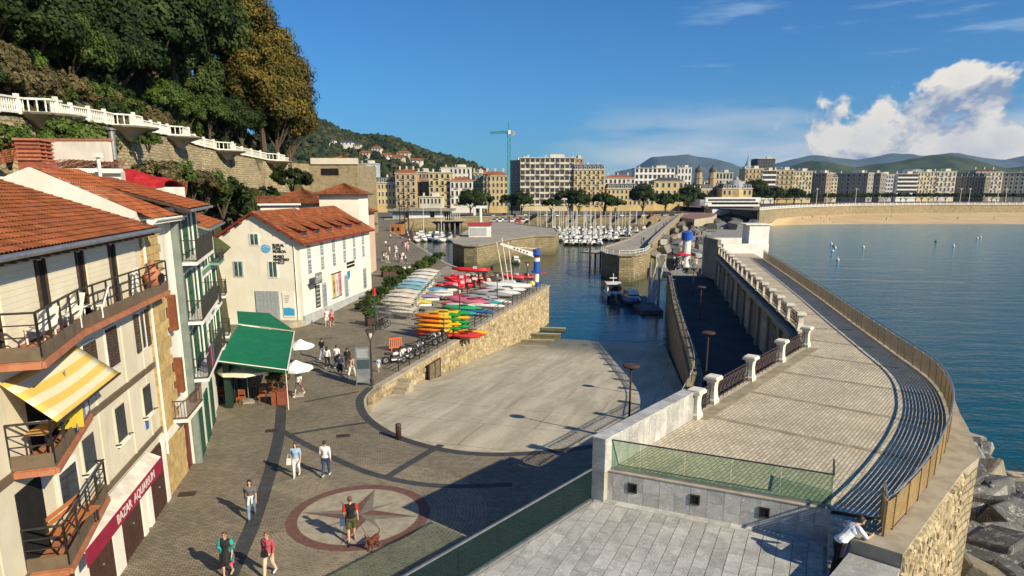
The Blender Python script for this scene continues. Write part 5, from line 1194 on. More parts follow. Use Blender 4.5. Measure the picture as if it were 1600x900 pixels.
# gable end
for y, z, h in ((-4.0 - .45, 7.9, 1.0), (-6.3, 4.85, 1.35), (-2.8, 4.8, 1.45)):
    mb = MB(); mb.box(0, .05, y - .5, y + .5, z - .1, z + h + .08); w_ = mb.build('window', M_plinth if y < -6 else M_white, mu); mb = MB(); mb.box(.05, .06, y - .36, y + .36, z, z + h); mb.build('pane', pm('teal_pane', (.05, .13, .14), (.03, .07, .08), sc=2, rough=.2), w_); mb = MB(); mb.box(.06, .075, y - .03, y + .03, z, z + h); mb.build('mullion', M_white, w_)
mb = MB(); mb.box(0, .07, -4.8, -2.4, -.1, 3.4); d_ = mb.build('door', M_greyshut, mu)
for k in range(6): mb = MB(); mb.box(.07, .095, -4.76 + k * .39, -4.40 + k * .39, 0, 3.35); mb.build('door_board', M_greyshut, d_)
M_logo = plain((.12, .40, .68)); M_txt = pm('black_letter', (.015, .015, .018), rough=.5)
mb = MB(); pts = [(.04, -3.35 + .46 * math.cos(u), 7.55 + .42 * math.sin(u)) for u in [2 * math.pi * i / 20 for i in range(20)] if not (.9 < u < 1.7)]; mb.extrude(pts, (-.035, 0, 0)); lg = mb.build('logo', M_logo, mu)
mb = MB(); mb.tube([(.045, -3.7, 7.6), (.045, -3.35, 7.75), (.045, -3.0, 7.6)], .03, 4); mb.build('logo_wave', plain((.6, .75, .85)), lg)
for k, tx in enumerate(('EUSKAL', 'ITSAS', 'MUSEOA', '', 'MUSEO', 'MARITIMO', 'VASCO')):
    if tx: lettering(tx, .36, (.05, -2.65, 7.75 - k * .30 + (.12 if k > 3 else 0)), (R(90), 0, R(90)), mu, M_txt, .012, squash=.92)
mb = MB(); mb.box(0, .06, -2.05, -.85, .85, 3.3); pn = mb.build('info_board', M_mus, mu); mb = MB(); mb.extrude([(.075, -2.0, 1.0), (.075, -.9, 1.0), (.075, -.9, 1.65), (.075, -1.4, 1.8), (.075, -2.0, 1.75)], (-.012, 0, 0)); mb.build('wave_print', plain((.05, .36, .70)), pn)
for k in range(4): mb = MB(); mb.box(.06, .07, -1.8, -1.3 - .06 * k, 2.9 - .2 * k, 2.98 - .2 * k); mb.build('text_line', plain((.3, .3, .3)), pn)
mb = MB(); mb.tube([(.06, -.55, 0), (.06, -.55, ME - .4)], .05, 6); mb.build('downpipe', M_mus, mu)
t = thing('stone_ramp_base', 'tan stone base in front of the museum gable', 'wall', FM.w(.5, -3, 0)); a = FM.w(.1, .1, 0); b_ = FM.w(2.6, -6, 0); mb = MB(); mb.prism([(p.x, p.y) for p in (FM.w(.12, .1), FM.w(1.6, -.8), FM.w(2.2, -5), FM.w(.12, -5))], PZ - .2, PZ + .55); mb.build('block', M_coping, t, world=True)
# white tower and hipped roofs behind
def hip_house(label, x0, x1, y0, y1, z0, z1, rise, wall, tile, name='house', over=.6, ridge=0.0, wins=0):
    t = thing(name, label, 'building', ((x0 + x1) / 2, y0, z0)); cx = (x0 + x1) / 2; mb = MB(); mb.box(x0, x1, y0, y1, z0, z1); mb.build('wall', wall, t, world=True)
    X0, X1, Y0, Y1 = x0 - over, x1 + over, y0 - over, y1 + over; cy = (y0 + y1) / 2; rl_ = max(0, (X1 - X0) - (Y1 - Y0)) / 2; p, q = (cx - rl_ - .05, cy, z1 + rise), (cx + rl_ + .05, cy, z1 + rise)
    mb = MB(); mb.box(X0, X1, Y0, Y1, z1 - .02, z1 + .1); mb.build('eave', M_shutter_b, t, world=True); z = z1 + .1
    tile_roof(t, (X0, Y0, z), (X1, Y0, z), q, p, tile, .3, .45, 3, True); tile_roof(t, (X1, Y0, z), (X1, Y1, z), q, q, tile, .3, .45, 3, True); tile_roof(t, (X1, Y1, z), (X0, Y1, z), p, q, tile, .4, .6, 2, True); tile_roof(t, (X0, Y1, z), (X0, Y0, z), p, p, tile, .3, .45, 3, True)
    for k in range(wins): x = lerp(x0, x1, (k + .5) / wins); mb = MB(); mb.box(x - .45, x + .45, y0 - .06, y0, z1 - 2.2, z1 - .8); mb.build('window', M_pane, t, world=True)
    return t
hip_house('white square tower with hipped tile roof behind the museum', xz(499, 88), xz(561, 88), 88, 93.5, 5, hz(305, 88), 1.5, M_mus, M_tile, 'tower')
hip_house('broad low house with hipped tile roof behind the museum, left of the tower', xz(412, 96), xz(500, 96), 96, 106, 8, hz(319, 96), 2.1, M_w2, M_tile, wins=5)
hip_house('pink and cream house with orange roof just right of the white tower', xz(556, 108), xz(574, 108), 108, 113, 5, hz(332, 108), .9, pm('pink_wall', (.60, .44, .34), (.55, .40, .31), rough=.8), M_tile2, wins=1)
# ------------------------------------------------------------------ foliage
def mat_leaf(name, c1, c2, c3):
    m, g, b = principled(name); a = g.n('ShaderNodeAttribute', attribute_name='tint').outputs['Fac']; r = g.n('ShaderNodeObjectInfo').outputs['Random']
    col = g.mix(g.ss(a, .1, .6), c4(c1), c4(c2)); col = g.mix(g.ss(a, .62, .98), col, c4(c3)); k = g.lin(r, 0, 1, .8, 1.2); col = g.mix(1.0, col, g.vec(k, k, k), 'MULTIPLY')
    g.set(b.inputs['Base Color'], col); b.inputs['Roughness'].default_value = .65; b.inputs['Specular IOR Level'].default_value = .2
    tr = g.n('ShaderNodeBsdfTranslucent'); g.set(tr.inputs[0], col); mx = g.n('ShaderNodeMixShader', ins={0: .22}); g.t.links.new(b.outputs[0], mx.inputs[1]); g.t.links.new(tr.outputs[0], mx.inputs[2])
    for n in g.t.nodes:
        if n.type == 'OUTPUT_MATERIAL': g.t.links.new(mx.outputs[0], n.inputs[0])
    return m
L_oak = mat_leaf('leaf_oak', (.012, .026, .008), (.030, .055, .013), (.075, .105, .026))
L_bright = mat_leaf('leaf_bright', (.030, .058, .010), (.070, .115, .020), (.14, .175, .045))
L_gold = mat_leaf('leaf_gold', (.045, .05, .011), (.125, .10, .019), (.25, .165, .032))
L_olive = mat_leaf('leaf_olive', (.028, .048, .011), (.062, .090, .020), (.125, .14, .038))
L_brush = mat_leaf('leaf_brush', (.06, .05, .022), (.125, .105, .045), (.21, .175, .085))
M_bark = pm('bark', (.10, .075, .05), (.07, .052, .035), sc=4, rough=.95, bump=.02)
def crown_mesh(name, seed, mat, rx, ry, rz, nclump, nleaf, size, lo=-.35, shell=.5, csz=.26):
    rg = random.Random(seed); V = []; Fc = []; T = []
    for c in range(nclump):
        while True:
            d = Vector((rg.gauss(0, 1), rg.gauss(0, 1), rg.gauss(0, 1))); d.normalize()
            if d.z > lo: break
        q = rg.uniform(shell, 1.0) ** .7; cc = Vector((d.x * rx * q, d.y * ry * q, d.z * rz * q)); cr = csz * (rx + rz) / 2 * rg.uniform(.6, 1.25); ct = rg.random()
        for k in range(nleaf):
            o = Vector((rg.gauss(0, 1), rg.gauss(0, 1), rg.gauss(0, .8))); o.normalize(); o *= cr * rg.uniform(.45, 1.0); p = cc + o
            n = (o.normalized() * .9 + d * .5 + Vector((rg.uniform(-1, 1), rg.uniform(-1, 1), rg.uniform(-.6, 1.2))) * .55); n.normalize()
            a = n.cross(Vector((rg.uniform(-1, 1), rg.uniform(-1, 1), rg.uniform(-1, 1)))); a.normalize(); b = n.cross(a); s = size * rg.uniform(.6, 1.35)
            i = len(V); V += [tuple(p - a * s * .5), tuple(p + b * s * .34 + n * s * .08), tuple(p + a * s * .5), tuple(p - b * s * .34 - n * s * .05)]; Fc.append((i, i + 1, i + 2, i + 3)); T.append(min(1, max(0, ct * .55 + rg.random() * .45)))
    me = D.meshes.new(name); me.from_pydata(V, [], Fc); a = me.attributes.new('tint', 'FLOAT', 'FACE'); a.data.foreach_set('value', T); me.materials.append(mat); return me
def trunk_mesh(seed, h, r, spread, n=5):
    rg = random.Random(seed); mb = MB(); p = Vector((0, 0, -.5)); path = [p]; 
    for k in range(4): p = p + Vector((rg.uniform(-.12, .12) * h * .2, rg.uniform(-.12, .12) * h * .2, (h + .5) / 4)); path.append(p)
    mb.tube(path, [r * (1.25 - .16 * k) for k in range(5)], 7)
    for k in range(n): a = rg.uniform(0, 6.28); e = path[3] + Vector((math.cos(a) * spread, math.sin(a) * spread, h * rg.uniform(.35, .7))); m_ = path[3].lerp(e, .5) + Vector((0, 0, -.1 * h)); mb.tube([path[3] if k % 2 else path[2], m_, e], [r * .5, r * .33, r * .1], 5)
    me = mb.mesh('trunk'); me.materials.append(M_bark); return me
CROWN = {'oak': [crown_mesh('crown', s, L_oak, 4.6, 4.6, 4.0, 85, 150, .42) for s in (1, 2, 3)], 'bright': [crown_mesh('crown', s, L_bright, 3.6, 3.6, 3.2, 65, 120, .38) for s in (4, 5)], 'gold': [crown_mesh('crown', s, L_gold, 6.2, 6.2, 7.2, 130, 150, .46) for s in (6, 7)],
         'olive': [crown_mesh('crown', s, L_olive, 5.0, 5.0, 5.2, 100, 150, .44) for s in (8, 9)], 'pine': [crown_mesh('crown', s, L_oak, 4.4, 4.4, 2.1, 60, 60, .65, -.15) for s in (10, 11)], 'bush': [crown_mesh('foliage', s, L_bright, 1.0, 1.0, .85, 34, 130, .14, -.2) for s in (12, 13)],
         'brush': [crown_mesh('foliage', s, L_brush, 1.3, 1.3, .9, 36, 110, .17, -.2) for s in (14, 15)], 'darkbush': [crown_mesh('foliage', s, L_oak, 1.2, 1.2, 1.1, 36, 130, .15, -.2) for s in (16,)], 'cone': [crown_mesh('crown', 17, L_oak, 2.6, 2.6, 5.4, 90, 130, .38, -.9)]}
TRUNK = {'oak': trunk_mesh(1, 4.2, .32, 2.0), 'bright': trunk_mesh(2, 3.4, .24, 1.6), 'gold': trunk_mesh(3, 7.0, .42, 3.0, 7), 'olive': trunk_mesh(4, 5.2, .34, 2.4), 'pine': trunk_mesh(5, 4.0, .28, 2.2), 'cone': trunk_mesh(6, 4, .3, .8)}
CZ = {'oak': 6.2, 'bright': 5.0, 'gold': 11.0, 'olive': 8.0, 'pine': 5.6, 'cone': 6.0}
def tree(kind, label, loc, s=1.0, rz=None, group=None, name=None, sz=None):
    t = thing(name or {'oak': 'evergreen_oak', 'bright': 'young_tree', 'gold': 'plane_tree', 'olive': 'plane_tree', 'pine': 'tamarisk_tree', 'cone': 'cypress_tree'}[kind], label, 'tree', loc, rz if rz is not None else rnd.uniform(0, 6.28), group); t.scale = (s, s, sz or s)
    inst('crown', rnd.choice(CROWN[kind]), t, (0, 0, CZ[kind])); inst('trunk', TRUNK[kind], t, (0, 0, 0)); return t
def bush(kind, label, loc, s=1.0, group=None):
    t = thing('bush', label, 'bush', loc, rnd.uniform(0, 6.28), group); t.scale = (s, s, s * rnd.uniform(.8, 1.1)); inst('foliage', rnd.choice(CROWN[kind]), t, (0, 0, .6))
    mb = MB()
    if 'stems' not in D.meshes:
        for k in range(5): a = k * 1.3; mb.tube([(0, 0, -.4), (.25 * math.cos(a), .25 * math.sin(a), .4), (.5 * math.cos(a), .5 * math.sin(a), .95)], [.05, .035, .015], 5)
        me = mb.mesh('stems'); me.materials.append(M_bark)
    inst('stems', D.meshes['stems'], t, (0, 0, 0)); return t

# ------------------------------------------------------------------ hillside on the left
PB = [atY(*q) for q in ((-160, 168, 33), (-80, 170, 39), (0, 175, 45), (50, 180, 49.5), (110, 187, 56), (163, 194, 62), (200, 201, 67), (263, 212, 80), (310, 228, 90), (360, 239, 100), (405, 248, 109), (450, 257, 118))]
def path_at(y):
    y = min(max(y, PB[0].y), PB[-1].y)
    for a, b_ in zip(PB, PB[1:]):
        if a.y <= y <= b_.y: return a.lerp(b_, (y - a.y) / (b_.y - a.y))
def hill_z(o, y):
    p = path_at(y); e = max(0, (y - 112) / 22)
    return p.z + (max(0, o - 2.2) * .95 if o < 30 else 26.4 + (o - 30) * .3) * max(.0, 1 - e * e) - max(0, y - 118) * .5
rows = []
from mathutils import noise as mno
for j in range(48):
    y = 30 + j * 2.5; p = path_at(y); r = []
    for o in (-9.0, -6.5, -3.5, -1.2, -.25, 0, 2.2, 4, 7, 11, 16, 22, 30, 42, 60):
        if o >= 0: z = hill_z(o, y)
        elif o > -.5: z = p.z - 4.6
        else: z = p.z - 4.6 + (o + .25) * .75
        q = Vector((o, y, 0)) * .25; z += mno.noise(q) * (1.0 if o > 3 or o < -1 else 0)
        r.append((p.x - o, y, z))
    rows.append(r)
mb = MB(); mb.grid([r[::-1] for r in rows][::-1]); struct(mb.build('hillside', M_lawn, smooth=True))
rw = thing('retaining_wall', 'long cream stone retaining wall below the white hillside balustrade', 'wall', (PB[2].x, PB[2].y, PB[2].z - 6)); mb = MB(); A = offset(PB, .0); B = offset(PB, -.6)
for i in range(len(PB) - 1):
    a, b_, c, d = A[i], A[i + 1], B[i + 1], B[i]; lo = 7.0; mb.hexa([(a.x + .5, a.y, a.z - lo), (b_.x + .5, b_.y, b_.z - lo), (c.x, c.y, c.z - lo), (d.x, d.y, d.z - lo), (a.x, a.y, a.z - .05), (b_.x, b_.y, b_.z - .05), (c.x, c.y, c.z - .05), (d.x, d.y, d.z - .05)])
mb.build('wall', M_hillwall, rw, world=True)
for i in range(1, len(PB) - 1): mb = MB(); p = PB[i]; mb.hexa([(p.x - .2, p.y - .4, p.z - 7), (p.x + .9, p.y - .4, p.z - 7), (p.x + .9, p.y + .4, p.z - 7), (p.x - .2, p.y + .4, p.z - 7), (p.x - .2, p.y - .4, p.z - .6), (p.x + .2, p.y - .4, p.z - .6), (p.x + .2, p.y + .4, p.z - .6), (p.x - .2, p.y + .4, p.z - .6)]); mb.build('buttress', M_hillwall, rw, world=True)
mb = MB(); mb.grid([[tuple(p + Vector((0, 0, .0))) for p in offset(PB, .2)], [tuple(p + Vector((0, 0, .0))) for p in offset(PB, -2.4)]]); struct(mb.build('hill_path', M_conc))
bl = thing('hillside_balustrade', 'white concrete balustrade zigzagging along the hillside path', 'balustrade', PB[2]); mbs = MB(); mbs.lathe([(.06, 0), (.06, .1), (.045, .15), (.07, .4), (.045, .65), (.06, .75), (.06, .85)], n=5); bal_me = mbs.mesh('baluster'); bal_me.materials.append(M_white); Mi = wmat(bl).inverted()
# viewing bays jut out here and there
BP = []
for k, p in enumerate(resample(PB, 1.0)):
    BP.append(p + Vector((1.5 if 0 < (k % 16) < 4 else .15, 0, 0)))
mb = MB()
for a, b_ in zip(BP, BP[1:]): mb.beam(a + Vector((0, 0, 1.02)), b_ + Vector((0, 0, 1.02)), .2, .12); mb.beam(a + Vector((0, 0, .1)), b_ + Vector((0, 0, .1)), .2, .14)
mb.build('rails', M_white, bl, world=True)
nb = 0
for k, (a, b_) in enumerate(zip(BP, BP[1:])):
    if k % 3 == 0: mb = MB(); mb.cbox(a + Vector((0, 0, .62)), .26, .26, 1.3); mb.build('pier', M_white, bl, world=True)
    for q in range(3):
        if nb < 290 and a.y > 40: inst('baluster', bal_me, bl, Mi @ (a.lerp(b_, (q + .5) / 3) + Vector((0, 0, .16)))); nb += 1
for k in range(len(BP)):
    if k % 16 == 2 and BP[k].y > 38:
        p = BP[k]; mb = MB(); mb.lathe([(.3, -1.2), (1.0, -.5), (2.0, -.12), (2.1, 0), (2.1, .05)], (p.x - .7, p.y, p.z), 14, 1.1, 1.25); mb.build('bay_floor', M_conc, bl, world=True)
rg = random.Random(5); n = 0
for row, (o, sc) in enumerate(((7.5, .95), (13, 1.1), (19.5, 1.25), (27, 1.35), (36, 1.4))):
    y = 40 + row * 1.5; n = -1
    while y < 110:
        kind = 'oak' if rg.random() < .72 else ('olive' if y > 75 else 'bright')
        if y > 88 and row >= 1: kind = rg.choice(('olive', 'oak', 'bright', 'oak'))
        oo = o + rg.uniform(-1.5, 1.5); p = path_at(y); s = sc * rg.uniform(.85, 1.15) * (.8 if kind == 'gold' else 1)
        if not (y < 52 and row == 0):
            n += 1; tree(kind, ordw[n % 18] + {'oak': ' dark evergreen oak', 'bright': ' light green young tree', 'olive': ' olive green plane tree', 'gold': ' golden plane tree'}[kind] + ' from the left in the %s row up the hillside' % ['lowest', 'second', 'third', 'fourth', 'top'][row], (p.x - oo, y, hill_z(oo, y) - 1.4 * s), s, None, 'trees covering the left hillside')
        y += 6.2 * sc * rg.uniform(.85, 1.2)
for k, (px, py, Y, s, kind) in enumerate(((428, 165, 114, .9, 'gold'), (448, 190, 119, .8, 'gold'), (405, 95, 120, 1.0, 'gold'), (435, 140, 124, .95, 'gold'), (378, 62, 117, 1.0, 'gold'), (405, 130, 112, .9, 'gold'), (335, 55, 110, 1.2, 'olive'), (428, 185, 116, .9, 'cone'), (375, 190, 108, .75, 'oak'), (325, 175, 100, .75, 'bright'), (290, 175, 94, .7, 'bright'), (262, 155, 88, .75, 'bright'), (350, 185, 104, .75, 'oak'))):
    p = atY(px, py, Y); tree(kind, ['lowest golden plane tree at the right end of the wood', 'rightmost golden plane tree above the balustrade end', 'tall golden plane tree forming the upper skyline', 'golden plane tree at the far right skyline', 'golden plane tree near the top of the skyline', 'golden plane tree below the middle skyline', 'olive plane tree at the top edge of the picture', 'dark cone-shaped cypress at the end of the balustrade', 'small dark oak left of the cypress', 'bright green tree right behind the middle of the balustrade', 'bright green sapling behind the balustrade bend', 'bright green tree leaning over the balustrade', 'dark oak behind the far balustrade'][k], (p.x, Y, p.z - CZ[kind] * s), s)
for k, (px, py, Y, s) in enumerate(((262, 20, 96, 1.5), (235, 50, 90, 1.4), (300, 30, 104, 1.35), (215, 0, 92, 1.6))): p = atY(px, py, Y); tree('oak', ['dark oak filling the skyline left of the notch', 'tall dark oak in the upper middle of the wood', 'dark oak beside the topmost plane tree', 'dark oak at the very top of the wood'][k], (p.x, Y, p.z - CZ['oak'] * s), s)
for k in range(70):
    y = rg.uniform(40, 117); p = path_at(y); o = rg.uniform(3.0, 6.5); kind = rg.choice(('brush', 'bush', 'bush', 'brush', 'darkbush')); bush(kind, 'scrubby bush on the bank just behind the hillside balustrade', (p.x - o, y, hill_z(o, y) - .2), rg.uniform(1.0, 1.9), 'bushes on the bank above the path')
for k in range(60):
    y = rg.uniform(44, 112); p = path_at(y); o = rg.uniform(1.2, 6.0); kind = rg.choice(('brush', 'bush', 'darkbush', 'brush')); bush(kind, 'wild bush on the slope at the foot of the retaining wall', (p.x + o, y, p.z - 5.0 - o * .72), rg.uniform(.9, 1.7), 'bushes below the retaining wall')
for k, (px, py, Y, s, kind) in enumerate(((118, 222, 47, 2.3, 'bush'), (95, 225, 46, 1.6, 'bush'), (137, 232, 48, 1.6, 'bush'), (318, 285, 62, 2.1, 'bush'), (345, 300, 66, 2.2, 'darkbush'), (298, 282, 60, 1.7, 'brush'), (365, 318, 70, 1.9, 'darkbush'), (245, 275, 56, 1.6, 'brush'), (272, 270, 58, 1.8, 'bush'), (230, 215, 66, 1.2, 'bush'), (455, 275, 105, 2.4, 'darkbush'), (8, 215, 40, 1.5, 'bush'))):
    p = atY(px, py, Y); bush(kind, ['big leafy bush right of the brick chimney', 'leafy bush behind the brick chimney', 'leafy bush right of the white garden wall', 'leafy bush below the wall left of the museum', 'dark bush beside the museum roof', 'dry brown bush behind the orange striped roof', 'dark bush touching the museum gable', 'dry bush right of the red tarp', 'leafy bush beyond the red tarp', 'climber hanging on the retaining wall', 'dark bush on the wall behind the low hipped house', 'bush at the left picture edge under the path'][k], (p.x, Y, p.z - s * .8), s)
# lower slope under the houses
sl = MB(); rows = []
for j in range(12):
    y = 34 + j * 8; p = path_at(y); e = min(p.x + 14, -26 if y < 62 else -33); rows.append([(p.x + 7.5, y, p.z - 9), (max(p.x + 7.6, e - 3), y, 11.0), (max(p.x + 8, e), y, 8.5), (max(p.x + 8.2, e + .5), y, 5)])
sl.grid([r for r in rows][::-1]); struct(sl.build('lower_slope', M_lawn))
# ------------------------------------------------------------------ town
def wall_mat(c): return pm('facade_%02x%02x%02x' % tuple(int(k * 255) for k in c), c, tuple(k * .86 for k in c), sc=.12, rough=.85, stain=.18)
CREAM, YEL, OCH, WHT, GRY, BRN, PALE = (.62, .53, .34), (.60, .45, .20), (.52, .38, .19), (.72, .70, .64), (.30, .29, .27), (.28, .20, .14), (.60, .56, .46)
M_slate = pm('slate', (.06, .065, .075), (.09, .095, .105), sc=.4, rough=.7); M_redroof = pm('far_tile', (.36, .11, .045), (.28, .085, .035), sc=.3, rough=.9); M_trim = pm('facade_trim', (.66, .61, .50), (.60, .55, .44), sc=.3, rough=.8)
def win_mesh(trim):
    mb = MB(); mb.cm = 0
    for a, b_, c, d in ((-.62, .62, 1.0, 1.1), (-.62, .62, -.1, 0), (-.62, -.5, 0, 1.0), (.5, .62, 0, 1.0)): mb.box(a, b_, -.12, 0.02, c, d)
    mb.cm = 1; mb.box(-.5, .5, -.03, .0, 0, 1.0); me = mb.mesh('window'); me.materials.append(trim); me.materials.append(M_pane); return me
WIN = {'trim': win_mesh(M_trim), 'white': win_mesh(M_white), 'dark': win_mesh(M_slate)}
mb = MB(); mb.box(-.7, .7, -.9, 0, -.15, 0); mb.cm = 1
for z in (.5, .95): mb.box(-.7, .7, -.9, -.85, z, z + .06)
for k in range(8): mb.box(-.7 + k * .195, -.66 + k * .195, -.89, -.86, 0, .95)
BALC = mb.mesh('balcony'); BALC.materials.append(M_trim); BALC.materials.append(M_darkmetal)
mb = MB(); mb.box(-.35, .35, -.3, .3, 0, 1.6); mb.box(-.42, .42, -.36, .36, 1.6, 1.75); CHIM = mb.mesh('chimney'); CHIM.materials.append(wall_mat(PALE))
def block(label, px0, px1, ytop, Y, col, floors, cols, roof='flat', rot=0.0, z0=5.0, dep=14, wt='trim', balc=0, wh=.62, ww=.45, bands=False, name='town_house', rmat=None, low=1):
    x0, x1 = xz(px0, Y), xz(px1, Y); zt = hz(ytop, Y); cx = (x0 + x1) / 2; W = (x1 - x0)
    if rot: W = W / max(.35, math.cos(rot))
    rise = {'flat': 0, 'hip': 2.6, 'mansard': 3.2}.get(roof, 0); zw = zt - rise - z0
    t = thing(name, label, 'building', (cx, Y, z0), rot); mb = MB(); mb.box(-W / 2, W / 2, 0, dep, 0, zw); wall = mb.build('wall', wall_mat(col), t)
    mb = MB(); mb.box(-W / 2 - .4, W / 2 + .4, -.5, dep + .4, zw, zw + .4); mb.build('cornice', M_trim, t)
    if roof == 'hip': mb = MB(); i = min(W * .3, dep * .45); mb.add([(-W / 2 - .5, -.6, zw + .4), (W / 2 + .5, -.6, zw + .4), (W / 2 + .5, dep + .5, zw + .4), (-W / 2 - .5, dep + .5, zw + .4), (-W / 2 + i, dep / 2, zw + rise), (W / 2 - i, dep / 2, zw + rise)], [(0, 1, 5, 4), (1, 2, 5), (2, 3, 4, 5), (3, 0, 4)]); mb.build('roof', rmat or M_redroof, t)
    elif roof == 'mansard':
        mb = MB(); mb.add([(-W / 2, 0, zw + .4), (W / 2, 0, zw + .4), (W / 2, dep, zw + .4), (-W / 2, dep, zw + .4), (-W / 2 + 1.2, 1.2, zw + rise), (W / 2 - 1.2, 1.2, zw + rise), (W / 2 - 1.2, dep - 1.2, zw + rise), (-W / 2 + 1.2, dep - 1.2, zw + rise)], [(0, 1, 5, 4), (1, 2, 6, 5), (2, 3, 7, 6), (3, 0, 4, 7), (4, 5, 6, 7)]); mb.build('roof', rmat or M_slate, t)
        for k in range(cols): x = -W / 2 + W * (k + .5) / cols; inst('dormer_window', WIN['white'], t, (x, .35, zw + .7), 0, (W / cols * .45, 3, 1.5))
    else:
        mb = MB(); mb.box(-W / 2 + W * .55, -W / 2 + W * .8, 3, 7, zw + .4, zw + 2.4); mb.build('roof_hut', wall_mat(PALE), t)
    for k in range(3): inst('chimney', CHIM, t, (-W / 2 + W * (.15 + .33 * k), dep * .5, zw + rise * .8 + .2), 0, (1.3, 1.3, 1.2))
    fh = zw / floors
    for f in range(low, floors):
        if bands: mb = MB(); mb.box(-W / 2 - .02, W / 2 + .02, -.35, -.02, f * fh - .1, f * fh + fh * .32); mb.build('parapet_band', M_white if col != CREAM else M_trim, t)
        for k in range(cols):
            x = -W / 2 + W * (k + .5) / cols; inst('window', WIN[wt], t, (x, -.02, f * fh + fh * (.36 if bands else .18)), 0, (W / cols * ww * 1.0, 1, fh * (wh if not bands else .52)))
            if balc and (k + f) % balc == 0: inst('balcony', BALC, t, (x, 0, f * fh + fh * .14), 0, (W / cols * .62, 1, 1))
    if rot:
        for f in range(low, floors):
            for k in range(3): inst('window', WIN[wt], t, (W / 2 + .02, dep * (k + .5) / 3, f * fh + fh * .18), R(90), (1.6, 1, fh * .6))
    return t
DK = .88
